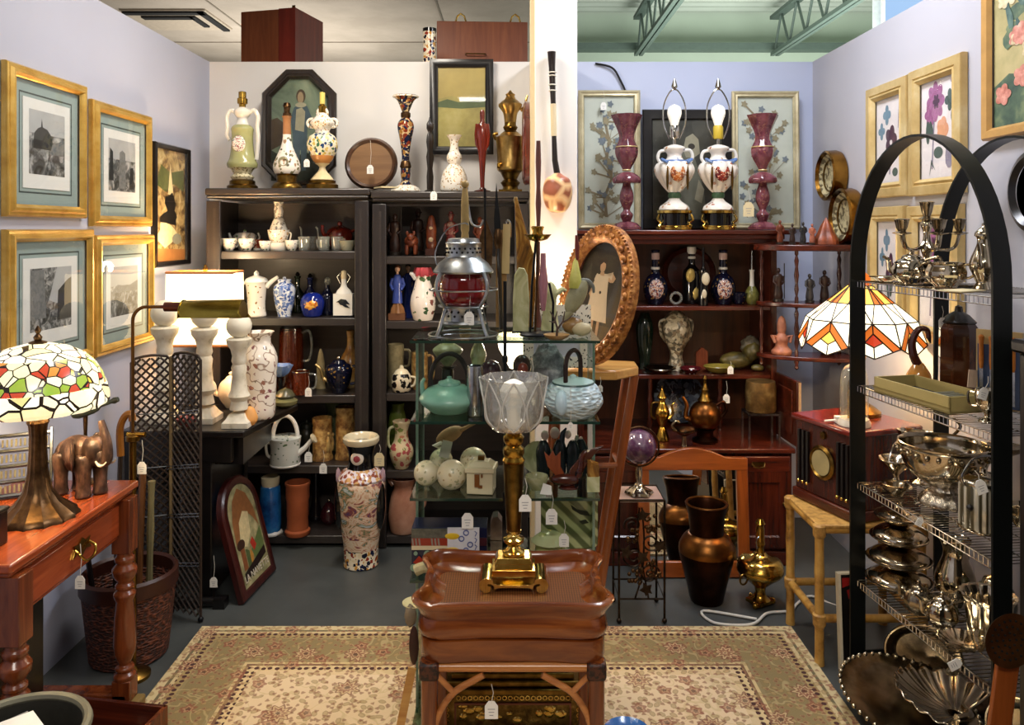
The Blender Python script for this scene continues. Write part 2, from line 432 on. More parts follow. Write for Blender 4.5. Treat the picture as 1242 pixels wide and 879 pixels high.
m_geode = ramp('grey_geode', [(.3, '#2a2a2c'), (.5, '#77787a'), (.75, '#c5c4c0')], 26, rough=.35, bump=.5)
m_horn = ramp('horn', [(.3, '#3b2a14'), (.5, '#8a6a35'), (.75, '#c9a56a')], 8, rough=.3, dist=1.5)
m_figd = ramp('dark_wood_carving', [(.3, '#160c09'), (.6, '#3a2118'), (.8, '#5f3a28')], 22, rough=.35)
m_figr = ramp('reddish_carving', [(.3, '#3a130b'), (.6, '#7a3a1e'), (.8, '#a8683c')], 20, rough=.35)
m_tagp = plain('tag_card', '#f1efe8', .8, var=.02)
m_tagc = plain('tag_card_buff', '#d9caa0', .8, var=.03)
m_str = plain('tag_string', '#d9d4c8', .8, var=.02)
m_ink = plain('pencil_ink', '#8a8a92', .8, var=.02)
m_cordw = plain('white_cord', '#d6d2c8', .5, var=.02)
m_cordb = plain('black_cord', '#0f0f10', .5, var=.02)
m_bulb = plain('frosted_bulb', '#f6f3ec', .3, var=0, emit='#fff4e0', es=.35)
m_felt = plain('navy_felt', '#141a30', .9, var=.1)
m_paper = plain('white_paper', '#ece8df', .8, var=.03)
LP = [28, 30, 46, 210, 32, .16, 0.3, 9, 9]   # light powers, world, exposure
# ============================================================ the setting
WZ = 2.53; BY = 4.35; LX = -1.68; RX = 1.67
struct('floor', B().box((0, 3.5, -.05), (14, 18, .1)), m_floor)
struct('wall_left', B().box((LX-.05, 1.6, WZ/2), (.1, 5.7, WZ)), plain('painted_wall_lavender', '#acb0c4', .75, var=.03, scale=2))
struct('wall_right', B().box((RX+.05, 1.6, WZ/2), (.1, 5.7, WZ)), m_wall)
struct('wall_back_left', B().box((-.74, BY+.05, WZ/2), (1.88, .1, WZ)), m_wall2)
struct('wall_back_right', B().box((.935, BY+.05, WZ/2), (1.47, .1, WZ)), plain('painted_wall_blue', '#bcc4dc', .75, var=.03, scale=2))
struct('wall_partition', B().box((.199, 3.96, WZ/2), (.17, .78, WZ)), m_pillar)
struct('column_front', B().box((.199, 3.56, 1.65), (.19, .06, 3.3)), m_pillar, bevel=.003)
struct('trim_1', B().box((.097, 3.66, 1.66), (.025, .14, 3.28)), m_cream, bevel=.002)
# left hall ceiling of large tiles with joints, and the green metal deck of the hall to the right
b = B(); b.box((-3.45, 5.5, 3.28), (7.3, 10, .06))
struct('ceiling_left', b, m_ceil)
b = B()
for x in (-2.2, -.55): b.box((x, 7, 3.247), (.012, 6, .006))
for y in (5.4, 6.9): b.box((-2.6, y, 3.247), (5.6, .012, .006))
struct('trim_2', b, plain('tile_joint', '#847a6c', .9))
b = B(); n = 60; pts = []
for i in range(n+1):
    y = 4.4+i*(7.0/n)
    pts += [(y, 4.78+(.05 if i % 2 else 0)), (y+.07, 4.78+(.05 if i % 2 else 0))]
b.rings([[(.22, y, z) for y, z in pts], [(7.5, y, z) for y, z in pts]], closed=False)
struct('ceiling_right', b, m_deck)
struct('wall_front', B().box((0, -2.9, 1.65), (9, .1, 3.3)), plain('aisle_wall', '#8a7a68', .8, var=.25, scale=1.5))
struct('wall_hall_far', B().box((3.9, 11.6, 2.4), (7.4, .1, 4.8)), m_mint)
struct('wall_hall_end', B().box((-3.4, 10.2, 1.65), (7.2, .1, 3.3)), plain('grey_hall_wall', '#9f9a92', .8, var=.05, scale=1))
struct('wall_hall_side', B().box((7.4, 7.5, 2.4), (.1, 8.2, 4.8)), m_mint)
struct('beam_1', B().box((3.9, 11.3, 4.22), (7.3, .2, .1)), m_deckd)
def joist(x, y0, y1, zb=4.1, zt=4.62):
    b = B(); b.box((x-.03, (y0+y1)/2, zb), (.05, y1-y0, .05)).box((x+.04, (y0+y1)/2, zb), (.05, y1-y0, .05))
    b.box((x, (y0+y1)/2, zt), (.13, y1-y0, .05))
    n = int((y1-y0)/.3)
    for i in range(n):
        a = y0+i*(y1-y0)/n; c = y0+(i+1)*(y1-y0)/n
        if i % 2 == 0: b.tube([(x, a, zb), (x, c, zt)], .017, 6)
        else: b.tube([(x, a, zt), (x, c, zb)], .017, 6)
    return b
for i, x in enumerate((.3, 1.8, 3.75, 5.7)):
    struct('beam_%d' % (i+2), joist(x, 4.6, 11.2), m_deckd)
# ceiling vent over the left wall: a square diffuser with two slots
t = T('ceiling_vent', 'white square ceiling air vent with dark slots above the left wall', 'air vent', (-2.62, 6.15, 3.235)); t.scale = (.56, .68, 1)
B().box((0, 0, .008), (1.15, .85, .016)).obj('plate', plain('vent_white', '#b8ab98', .6), t, bevel=.004)
b = B(); b.box((0, -.36, -.004), (1.1, .1, .02)).box((.5, 0, -.004), (.09, .82, .02)); b.obj('slot', plain('vent_dark', '#141312', .8), t)
b = B(); b.box((-.05, -.17, -.004), (.7, .1, .02)).box((.3, 0, -.004), (.08, .44, .02)); b.obj('slot', MC['vent_dark'], t)
# high window over the right wall
t = struct('window_1', B().loops(rect(.62, .8), [(0, 0), (0, .05), (.05, .05), (.05, 0)]), plain('window_white', '#e6e6e6', .5))
t.location = (4.72, 9.3, 4.12); t.rotation_euler[2] = math.radians(-24)
o = B().box((0, .0, 0), (.54, .01, .72)).obj('window_pane', plain('daylight_pane', '#1c2026', .2, var=0, emit='#a3c6f0', es=.85), t)
o = struct('wall_hall_bay', B().box((.25, .09, 0), (1.3, .06, 1.2)), plain('bay_white', '#dfe2e4', .7)); o.location = t.location; o.rotation_euler[2] = math.radians(-24)
# fluorescent fixtures of the hall, over the booths and over the aisle behind the camera
def fixture(x, y, z, w, l, power, col, label):
    t = T('ceiling_light', label, 'ceiling light', (x, y, z), group='fluorescent fixtures')
    B().box((0, 0, .03), (w, l, .05)).obj('housing', plain('fixture_white', '#e0e0de', .5), t)
    B().box((0, 0, .0), (w-.05, l-.05, .012)).obj('diffuser', lit('fixture_lit', '#fff3df', 3.0), t)
    L = bpy.data.lights.new('tube_light', 'AREA'); L.shape = 'RECTANGLE'; L.size = w; L.size_y = l; L.energy = power; L.color = col
    o = bpy.data.objects.new('tube_light', L); COL.objects.link(o); o.location = (x, y, z-.02)
WARM = (1, .92, .8); COOL = (.86, .9, 1.0)
fixture(-.65, 3.05, 3.1, .3, 1.2, LP[0], WARM, 'long fluorescent fixture hanging over the left booth')
fixture(.9, 3.0, 3.1, .3, 1.2, LP[1], COOL, 'long fluorescent fixture hanging over the right booth')
fixture(0, -.3, 3.1, 1.2, .3, LP[2], (1, .93, .84), 'long fluorescent fixture hanging over the aisle')
# upward fill lamps added in the rooms behind to brighten their ceilings
for (x, y, z, s, e, c) in ((3.3, 8.2, 2.2, 3.5, LP[3], (.93, 1, .92)), (-1.9, 6.6, 2.2, 1.6, LP[4], (1, .95, .88))):
    L = bpy.data.lights.new('hall_fill_light', 'AREA'); L.size = s; L.energy = e; L.color = c
    o = bpy.data.objects.new('hall_fill_light', L); COL.objects.link(o); o.location = (x, y, z); o.rotation_euler = (PI, 0, 0)
w = bpy.data.worlds.new('world'); bpy.context.scene.world = w; w.use_nodes = True
w.node_tree.nodes['Background'].inputs[0].default_value = (1, .95, .9, 1); w.node_tree.nodes['Background'].inputs[1].default_value = LP[5]
# ------------------------------------------------------------ camera
cam = bpy.data.cameras.new('camera'); co = bpy.data.objects.new('camera', cam); COL.objects.link(co)
co.location = (0, 0, EYE); co.rotation_euler = (PI/2, 0, 0); cam.sensor_width = 36; cam.lens = FPX/1242*36
cam.shift_y = -(439.5-HY)/1242; cam.clip_start = .05
sc = bpy.context.scene; sc.camera = co
sc.view_settings.view_transform = 'Standard'; sc.view_settings.look = 'None'; sc.view_settings.gamma = 1; sc.view_settings.use_curve_mapping = False
sc.view_settings.exposure = LP[6]
# ------------------------------------------------------------ rug: beige field, sage border band, cream edge, rosettes and vines
def rugmat():
    m, nt, b = _new('patterned_rug'); v = _co(nt)
    sx = nt.nodes.new('ShaderNodeSeparateXYZ'); nt.links.new(v, sx.inputs[0])
    def mth(op, a, c=None):
        n = nt.nodes.new('ShaderNodeMath'); n.operation = op
        for i, q in enumerate((a, c)):
            if q is None: continue
            if isinstance(q, (int, float)): n.inputs[i].default_value = q
            else: nt.links.new(q, n.inputs[i])
        return n.outputs[0]
    dx = mth('SUBTRACT', RW/2, mth('ABSOLUTE', sx.outputs[0])); dy = mth('SUBTRACT', RL/2, mth('ABSOLUTE', sx.outputs[1]))
    d = mth('MINIMUM', dx, dy)
    fld = _ramp(nt, d, [(0, '#cdb98c'), (.03, '#6f6448'), (.042, '#cbb587'), (.055, '#a8915f'), (.088, '#93825a'), (.1, '#8a7850'), (.245, '#92815b'), (.26, '#cdb583'), (.27, '#7d5a42'), (.285, '#d6bd8c'), (.315, '#d8be94'), (.34, '#dfc7a2')], 'CONSTANT')
    n1 = _noise(nt, v, 7, 2, .5, .8); vine = _ramp(nt, n1.outputs['Fac'], [(0, (0, 0, 0)), (.475, (0, 0, 0)), (.487, (1, 1, 1)), (.503, (1, 1, 1)), (.515, (0, 0, 0))])
    mx = nt.nodes.new('ShaderNodeMixRGB'); nt.links.new(mth('MULTIPLY', vine, .5), mx.inputs[0]); nt.links.new(fld, mx.inputs[1]); mx.inputs[2].default_value = lin('#c3ad7c')
    def flowers(prev, scale, size, petals, stops, thr, rnd=.7, off=0, op=.6):
        mp = nt.nodes.new('ShaderNodeMapping'); mp.inputs['Location'].default_value = (off, off*.6, 0); nt.links.new(v, mp.inputs[0])
        w = nt.nodes.new('ShaderNodeTexVoronoi'); w.inputs['Scale'].default_value = scale; w.voronoi_dimensions = '2D'; w.inputs['Randomness'].default_value = rnd
        nt.links.new(mp.outputs[0], w.inputs['Vector'])
        df = nt.nodes.new('ShaderNodeVectorMath'); df.operation = 'SUBTRACT'; nt.links.new(mp.outputs[0], df.inputs[0]); nt.links.new(w.outputs['Position'], df.inputs[1])
        sp = nt.nodes.new('ShaderNodeSeparateXYZ'); nt.links.new(df.outputs[0], sp.inputs[0])
        an = mth('ARCTAN2', sp.outputs[1], sp.outputs[0])
        s = nt.nodes.new('ShaderNodeSeparateColor'); nt.links.new(w.outputs['Color'], s.inputs[0])
        ph = mth('MULTIPLY', s.outputs[1], 6.28)
        wave = mth('COSINE', mth('ADD', mth('MULTIPLY', an, petals), ph))
        dd = mth('MULTIPLY', w.outputs['Distance'], mth('ADD', 1.0, mth('MULTIPLY', wave, -.2)))
        dd = mth('ADD', dd, mth('MULTIPLY', mth('SUBTRACT', _noise(nt, v, scale*7, 1).outputs['Fac'], .5), .12))
        k = mth('DIVIDE', dd, size)
        col = _ramp(nt, k, stops, 'CONSTANT')
        msk = mth('MULTIPLY', mth('LESS_THAN', k, 1.0), mth('GREATER_THAN', s.outputs[0], thr))
        q = nt.nodes.new('ShaderNodeMixRGB'); nt.links.new(mth('MULTIPLY', msk, op), q.inputs[0]); nt.links.new(prev, q.inputs[1]); nt.links.new(col, q.inputs[2]); return q.outputs[0]
    big = [(0, '#54302a'), (.22, '#c9a67c'), (.34, '#8f5a45'), (.6, '#cdb083'), (.8, '#7d4e3c')]
    c = flowers(mx.outputs[0], 26, .3, 2, [(0, '#a98c5e'), (.6, '#8f7448')], .1, 1, 0, .6)
    c = flowers(c, 40, .3, 3, [(0, '#7d4a38'), (.7, '#a8795a')], .35, 1, 3, .65)
    c = flowers(c, 10, .24, 5, [(0, '#5b2a24'), (.35, '#b98a66'), (.6, '#8a4a3a')], .6, .9, 1, .7)
    c = flowers(c, 5, .2, 9, big, .3, .7, 2, .75)
    # narrow guard bands of small dark repeats
    guard = mth('ADD', mth('MULTIPLY', mth('GREATER_THAN', d, .055), mth('LESS_THAN', d, .088)), mth('MULTIPLY', mth('GREATER_THAN', d, .285), mth('LESS_THAN', d, .315)))
    k = nt.nodes.new('ShaderNodeTexVoronoi'); k.voronoi_dimensions = '2D'; k.inputs['Scale'].default_value = 38; k.inputs['Randomness'].default_value = .2; nt.links.new(v, k.inputs['Vector'])
    gm = mth('MULTIPLY', guard, mth('LESS_THAN', k.outputs['Distance'], .33))
    q = nt.nodes.new('ShaderNodeMixRGB'); nt.links.new(gm, q.inputs[0]); nt.links.new(c, q.inputs[1]); q.inputs[2].default_value = lin('#4b2a26')
    nt.links.new(q.outputs[0], b.inputs['Base Color']); b.inputs['Roughness'].default_value = .95
    _bump(nt, b, _noise(nt, v, 300, 2).outputs['Fac'], .4, .004)
    return m
RW, RL = 2.36, 3.4
o = B().box((0, 0, .005), (RW, RL, .01)).obj('rug', rugmat()); o.location = (-.062, 3.14-RL/2, 0)
tag(o, 'beige and sage patterned rug with dark rosettes on the grey floor', 'rug')
# ============================================================ left wall pictures
def picture(name, label, cat, w, h, fprof, fmat, loc, rz, group=None, shapes=(), base=None, matw=0, matmat=None, rx=0, glassy=True, sheet=None, outline=None, ry=0):
    t = T(name, label, cat, loc, rz, group, rx, ry)
    of = outline or rect(w, h); fw = max(p[0] for p in fprof)
    B().loops(of, fprof).obj('frame', fmat, t)
    iw, ih = w-2*fw+.004, h-2*fw+.004
    inner = of(fw-.002)
    if matw:
        b = B(); b.prism(inner, -.006, -.003); b.obj('mount', matmat, t)
        for off in (.012, .022):
            pass
        b = B(); q = rect(iw-2*matw+.036, ih-2*matw+.036); b.loops(q, [(0, .0062), (.003, .0075), (.006, .0062)]); b.obj('mount_line', plain('mount_line', '#3a4446', .7), t)
        a = art('print', iw-2*matw, ih-2*matw, base, shapes, t, -.009)
    else:
        a = art('print' if not sheet else sheet, iw, ih, base, shapes, t, -.004, inner if outline else None)
    if glassy:
        b = B(); b.F([b.V((x, -.0125, z)) for x, z in inner]); b.obj('glass', g_pic, t, smooth=False)
    return t
GPROF = [(0, 0), (0, .016), (.006, .024), (.016, .022), (.022, .032), (.031, .032), (.038, .018), (.043, .014)]
m_mat = plain('blue_grey_mount', '#90a0a2', .85, var=.03)
m_prp = plain('engraving_paper', '#dcdce0', .8, var=.03)
def eng(k, sc, d=1): return ramp('engraving_%d' % k, [(.3, '#17181a'), (.46, '#4c4e52'), (.6, '#9a9ba0'), (.75, '#cfcfd2')], sc, detail=8, rough=.7, dist=d)
e1, e2, e3, e4 = eng(1, 22), eng(2, 28), eng(3, 34), eng(4, 26)
k_d = plain('engraving_dark', '#232428', .7, var=.3, scale=60); k_m = plain('engraving_mid', '#6d6f75', .7, var=.35, scale=70); k_s = plain('engraving_sky', '#a9abb2', .7, var=.12, scale=12)
def inset(m, a=.12): return (m, [(a, a+.04), (1-a, a+.04), (1-a, 1-a), (a, 1-a)])
castle = [inset(e1), (k_s, [(.12, .62), (.88, .62), (.88, .88), (.12, .88)]), (k_d, [(.2, .45), (.22, .62), (.3, .68), (.36, .7), (.38, .8), (.4, .7), (.5, .68), (.6, .6), (.62, .45)]), (k_m, [(.55, .4), (.6, .52), (.88, .6), (.88, .4)])]
ruins = [inset(e2), (k_s, [(.12, .6), (.88, .6), (.88, .88), (.12, .88)]), (k_d, [(.14, .3), (.16, .75), (.24, .7), (.26, .3)]), (k_m, [(.4, .2), (.42, .7), (.5, .74), (.58, .7), (.6, .2)]), (k_d, [(.7, .2), (.72, .5), (.82, .52), (.84, .2)])]
street = [inset(e3), (k_s, [(.45, .5), (.6, .88), (.88, .88), (.88, .7), (.6, .45)]), (k_m, [(.12, .3), (.12, .86), (.36, .86), (.4, .3)]), (k_d, [(.6, .25), (.62, .6), (.8, .72), (.88, .75), (.88, .25)])]
quay = [inset(e4), (k_s, [(.12, .6), (.88, .6), (.88, .88), (.12, .88)]), (k_m, [(.12, .5), (.3, .62), (.6, .58), (.88, .66), (.88, .5)])]
for (y0, y1, z0, z1, sh, lab) in ((2.57, 3.055, 1.642, 2.157, castle, 'gilt framed engraving of a domed castle in blue grey mount, upper and nearer the camera'),
                             (3.10, 3.605, 1.612, 2.117, ruins, 'gilt framed engraving of tall ruins in blue grey mount, upper beside the dark framed picture'),
                             (2.57, 3.105, 1.09, 1.600, street, 'gilt framed engraving of a street in blue grey mount, behind the leaded glass lamp'),
                             (3.118, 3.627, 1.085, 1.577, quay, 'gilt framed engraving reflecting the lit shade, lower behind the brass lamp')):
    picture('framed_engraving', lab, 'picture', y1-y0, z1-z0, GPROF, m_gold, (LX+.003, (y0+y1)/2, (z0+z1)/2), PI/2, 'gilt framed engravings on the left wall', sh, m_prp, .06, m_mat)
bp = ramp('old_oriental_print', [(.3, '#2a1c12'), (.42, '#6d5130'), (.55, '#b59a68'), (.7, '#d9c79b')], 14, detail=6, rough=.6, dist=1.2)
k_bl = plain('print_black', '#1a1411', .6, var=.2); k_cr = plain('print_cream', '#e0d0a6', .6, var=.15, scale=40); k_gr = plain('print_grey', '#8b8b80', .6); k_or = plain('print_tan', '#a8713f', .6); k_gn = plain('print_olive', '#5c6236', .6, var=.3, scale=30)
picture('framed_print', 'narrow dark framed oriental figure print beside the bookcase', 'picture', .39, .59, [(0, 0), (0, .02), (.006, .028), (.02, .022), (.026, .012)], w_black, (LX+.003, 3.835, 1.715), PI/2, None,
        [(k_gn, [(.05, .68), (.35, .62), (.6, .7), (.95, .64), (.95, .84), (.5, .8), (.2, .86)]), (k_cr, [(.42, .6), (.5, .88), (.6, .6)]), (k_bl, ell(.5, .52, .2, .1, 10, .3)), (k_bl, ell(.5, .4, .3, .07, 12, .3)), (k_cr, ell(.4, .24, .3, .12, 14, .25)), (k_gr, ell(.72, .2, .16, .05)), (k_or, [(0, 0), (1, 0), (1, .1), (0, .12)])], bp, 0)
# ============================================================ bookcases
def bookcase(label, x0, x1, y0, y1, zt, shelves):
    t = T('bookcase', label, 'bookcase', ((x0+x1)/2, y0, 0), group='dark stained bookcases'); w = x1-x0; d = y1-y0
    b = B(); b.box((0, d/2, zt-.018), (w+.012, d+.01, .036)); b.box((0, d/2-.004, zt-.044), (w, d, .016)); b.obj('top', w_darkh, t, bevel=.012)
    for s in (-1, 1):
        o = B().box((s*(w/2-.035), .012, zt/2-.03), (.07, .024, zt-.065)).obj('post', w_dark, t, bevel=.004)
        B().box((s*(w/2-.014), d/2, zt/2-.03), (.024, d-.01, zt-.065)).obj('side_panel', w_dark, t)
        B().box((s*(w/2-.04), .004, zt/2), (.012, .01, zt-.2)).obj('moulding', w_darkh, o)
    B().box((0, d-.008, zt/2-.03), (w-.05, .012, zt-.07)).obj('back_panel', wood('bookcase_back', '#3a322e', '#4a413b', .5, 4, 'X', .1), t)
    for z in shelves:
        B().box((0, d/2+.002, z-.02), (w-.053 if z > .1 else w-.05, d-.03, .04)).obj('shelf', w_darkh, t, bevel=.004)
    return t
SA = [1.489, 1.154, .766, .412, .06]; SB = [1.464, 1.138, .775, .387, .06]
bookcase('dark stained open bookcase on the left holding china and glass', -1.531, -.718, 3.92, 4.32, 1.806, SA)
bookcase('dark stained open bookcase holding wooden figurines beside the white pillar', -.700, .082, 3.92, 4.32, 1.79, SB)
# ============================================================ price tags (a card on a string)
def price_tag(x, y, d, label, px=9, buff=False, string=18, rz=0, tilt=0, cat='price tag'):
    """card top hangs at photo height y; string goes up from it"""
    k = d/FPX; w = px*k/2; h = px*k*1.35; p = P(x, y, d)
    t = T('hanging_price_tag', label, cat, p, rz, 'price tags on strings', 0, tilt)
    b = B(); b.prism([(-w, -h), (w, -h), (w, -w*.75), (w*.45, 0), (-w*.45, 0), (-w, -w*.75)], -.0006, .0006)
    o = b.obj('card', m_tagc if buff else m_tagp, t, smooth=False)
    b = B(); b.mi = 0
    for i in range(3): b.box((0, -.0009, -h*(.45+.17*i)), (w*(1.1-.25*i), .0003, h*.035))
    b.obj('writing', m_ink, o, smooth=False)
    if string:
        s = string*k; B().tube([(0, 0, -w*.35), (.3*w, 0, s*.5), (0, .002, s)], .0009, 5).obj('string', m_str, t)
    return t
# ============================================================ console table along the left wall
def turned(b, x, y, zs, r=1):
    """turned leg between heights; zs = (bottom, top)"""
    z0, z1 = zs; h = z1-z0
    pr = [(.026, 0), (.026, .05), (.02, .06), (.034, .085), (.036, .11), (.024, .135), (.03, .15), (.03, .165), (.018, .18), (.021, .2), (.033, .26), (.036, .32), (.032, .5), (.027, .62), (.034, .65), (.036, .67), (.024, .7), (.03, .715), (.03, .73), (.022, .75), (.038, .8), (.04, .84), (.026, .88), (.032, .9), (.032, .92), (.026, .93), (.026, 1)]
    b.lathe([(q*r, z0+v*h) for q, v in pr], 18, (x, y, 0))
CT = .75
t = T('console_table', 'reddish walnut console table with turned legs under the leaded glass lamp', 'table', (-1.472, 2.34, 0))
X0, X1, Y0, Y1 = -.19, .2, -.36, .32
b = B(); b.box((0, (Y0+Y1)/2, CT-.012), (X1-X0+.02, Y1-Y0, .024)).box((0, (Y0+Y1)/2, CT-.032), (X1-X0-.005, Y1-Y0-.03, .016)); b.obj('tabletop', w_red, t, bevel=.006)
B().box(((X0+X1)/2-.005, (Y0+Y1)/2, CT-.105), (X1-X0-.04, Y1-Y0-.05, .13)).obj('apron', w_red, t, bevel=.004)
o = B().box((X1-.022, -.02, CT-.105), (.012, .5, .1)).obj('drawer', w_red, t, bevel=.003)
b = B()
b.prism([(-.05, -.016), (-.035, .006), (-.045, .02), (-.02, .016), (0, .03), (.02, .016), (.045, .02), (.035, .006), (.05, -.016), (.02, -.008), (0, -.026), (-.02, -.008)], -.004, 0, Matrix.Rotation(PI/2, 3, 'Z'), (X1-.015, 0, CT-.1))
b.tube(spline([(X1-.012, -.038, CT-.095), (X1+.006, -.04, CT-.11), (X1+.012, -.02, CT-.13), (X1+.012, .02, CT-.13), (X1+.006, .04, CT-.11), (X1-.012, .038, CT-.095)]), .004, 8)
b.obj('drawer_pull', m_brass, o)
for x, y in ((X1-.016, Y1-.055), (X0+.05, Y1-.055), (X1-.016, Y0+.05), (X0+.05, Y0+.05)):
    b = B(); b.box((x, y, CT-.13), (.06, .06, .18)); turned(b, x, y, (.07, CT-.2)); b.box((x, y, .075), (.06, .06, .07)); b.obj('leg', w_redz, t, bevel=.003)
for y in (Y1-.055, Y0+.05):
    b = B(); b.box((.005, y, .045), (X1-X0+.01, .06, .05)); b.obj('trestle_foot', w_redz, t, bevel=.006)
    for sx in (X1+.015, X0+.02): B().box((sx, y, .02), (.05, .07, .04)).obj('foot_pad', plain('worn_pad', '#7d6638', .6), t, bevel=.008)
price_tag(97, 698, 2.3, 'white price tag hanging from the console drawer pull', 12, string=38)
# ---- leaded glass table lamp
def leaded(key, stops, scale, seed=0, es=2.2, lead=.05):
    m, nt, b = _new(key); v = _co(nt, 'Object', (1, 1, 1)); mp = v.node; mp.inputs['Location'].default_value = (seed, seed*.7, 0)
    w = nt.nodes.new('ShaderNodeTexVoronoi'); w.inputs['Scale'].default_value = scale; nt.links.new(v, w.inputs['Vector'])
    e = nt.nodes.new('ShaderNodeTexVoronoi'); e.feature = 'DISTANCE_TO_EDGE'; e.inputs['Scale'].default_value = scale; nt.links.new(v, e.inputs['Vector'])
    s = nt.nodes.new('ShaderNodeSeparateColor'); nt.links.new(w.outputs['Color'], s.inputs[0])
    c = _ramp(nt, s.outputs[0], stops, 'CONSTANT')
    n = _noise(nt, v, 30, 3); mm = nt.nodes.new('ShaderNodeMixRGB'); mm.blend_type = 'MULTIPLY'; mm.inputs[0].default_value = .35; nt.links.new(c, mm.inputs[1]); nt.links.new(n.outputs['Color'], mm.inputs[2])
    l = nt.nodes.new('ShaderNodeMath'); l.operation = 'GREATER_THAN'; l.inputs[1].default_value = lead; nt.links.new(e.outputs['Distance'], l.inputs[0])
    x = nt.nodes.new('ShaderNodeMixRGB'); nt.links.new(l.outputs[0], x.inputs[0]); x.inputs[1].default_value = lin('#1c130b'); nt.links.new(mm.outputs[0], x.inputs[2])
    nt.links.new(x.outputs[0], b.inputs['Base Color']); nt.links.new(x.outputs[0], b.inputs['Emission Color']); b.inputs['Emission Strength'].default_value = es
    b.inputs['Roughness'].default_value = .25; return m
m_tif_top = leaded('leaded_ivory', [(0, '#fff6dc'), (.35, '#fdf3d0'), (.7, '#f2e9c0'), (.9, '#e6dfa8')], 22, 1, 1.0, .04)
m_tif_mid = leaded('leaded_fruit', [(0, '#f0e6b8'), (.3, '#c98a3e'), (.42, '#8fa83c'), (.56, '#b8452c'), (.68, '#dfc04a'), (.8, '#f3ecc8'), (.92, '#b7c65a')], 30, 2, .95, .045)
m_tif_bot = leaded('leaded_border', [(0, '#fbf4da'), (.4, '#f5ecc4'), (.62, '#ecdca8'), (.8, '#fff8e4'), (.93, '#d9d08a')], 17, 3, 1.0, .04)
def bulb_light(loc, e, col=(1, .78, .5), r=.03, name='lamp_light'):
    L = bpy.data.lights.new(name, 'POINT'); L.energy = e; L.color = col; L.shadow_soft_size = r
    o = bpy.data.objects.new(name, L); COL.objects.link(o); o.location = loc; return o
d = 2.31; k = d/FPX
t = T('leaded_glass_lamp', 'table lamp with domed leaded glass shade of fruit and leaves', 'lamp', (XX(46, d), d, CT))
t_tif = t
def dome(prof): return [(r, z) for r, z in prof]
B(k).lathe([(2, 212), (14, 211), (34, 206), (52, 196)], 36, c0=False, c1=False).obj('upper_shade', m_tif_top, t)
B(k).lathe([(52, 196), (62, 186), (70, 172), (74, 160)], 36, c0=False, c1=False).obj('fruit_band', m_tif_mid, t)
B(k).lathe([(74, 160), (77, 148), (77, 138), (72, 133)], 36, lobe=(18, .018), c0=False, c1=False).obj('lower_border', m_tif_bot, t)
B(k).lathe([(10, 209), (10, 213), (4, 215), (5, 219), (2, 223), (4, 227), (.5, 233)], 12).obj('finial', m_bronze, t)
b = B(k); b.lathe([(44, 0), (43, 4), (38, 8), (24, 20), (15, 34), (11, 55), (9.5, 80), (9, 100), (10, 112), (12, 116), (11, 119), (7, 121), (8, 128), (11, 133), (11, 138), (6, 142), (4, 150)], 28, lobe=(14, .05)); b.obj('base', m_bronze, t)
bulb_light((t.location.x, d, CT+.40), 8)
# ---- bronze elephant with raised trunk
def elephant():
    d = 2.52; k = d/FPX; t = T('elephant_figurine', 'dark bronze elephant figurine with raised trunk and white tusks on the console', 'figurine', (XX(99, d), d, CT), math.radians(-20))
    b = B(k)
    b.ball((-4, 0, 48), (30, 17, 23), 18, 12); b.ball((-24, 0, 44), (14, 15, 20)); b.ball((20, 0, 54), (17, 14, 18), 16, 10); b.ball((27, 0, 48), (11, 10, 13))
    for x, y, s in ((-22, -10, 1), (-16, 10, .95), (14, -10, 1.05), (20, 9, 1)):
        b.lathe([(9*s, 0), (9.5*s, 3), (8*s, 6), (7.5*s, 18), (9*s, 32), (11*s, 46), (9*s, 52)], 14, (x, y, 0))
    b.tube(spline([(30, 0, 52), (38, -1, 44), (43, -2, 52), (42, -2, 68), (36, -2, 84), (33, -2, 92)]), [9]*7+[7.5]*6+[6.5]*6+[5.5]*6+[4.5]*6+[3.5]*1 if False else [9-5.5*i/30 for i in range(31)], 12)
    b.tube(spline([(-34, 0, 52), (-40, 0, 44), (-40, 0, 30), (-38, 0, 22)]), [2.6-.06*i for i in range(19)], 7)
    b.obj('body', m_elep, t, sub=1)
    for s in (-1, 1):
        b = B(k); b.ball((7, s*19, 51), (13, 2.4, 19), 16, 10, Matrix.Rotation(s*.75, 3, 'Z'), .08); b.obj('ear', m_elep, t)
        b = B(k); b.tube(spline([(31, s*6, 44), (37, s*8, 40), (43, s*8, 41), (47, s*7, 45)]), [2.6-.12*i for i in range(19)], 8); b.obj('tusk', plain('ivory', '#e8dfc6', .3), t)
m_elep = ramp('bronze_elephant_skin', [(.3, '#1e1512'), (.5, '#4d372c'), (.7, '#8a6753')], 30, rough=.34, metal=.3, bump=.5, sc=(1, 1, .5))
elephant()
# ---- carved green stone club lying behind the elephant, and a bent wooden handle
W('stone_club', 'dark green bottle shaped club tilted behind the elephant', 'ornament', 86, CT, 2.615, [
    ('body', plain('dark_green_stone', '#2d332c', .3), 'L', [(0, -24), (6, -24), (8, -18), (7.5, 0), (6, 6), (3, 10), (2.6, 24), (4, 28), (3, 33), (0, 34)], {'M': Matrix.Rotation(math.radians(72), 3, 'Y'), 'at': (26, 0, 92)}),
    ('stand', m_bronze, 'L', [(12, 0), (11, 3), (3, 5), (2, 60), (3, 88), (5, 90)], {'at': (16, 3, 0)})])
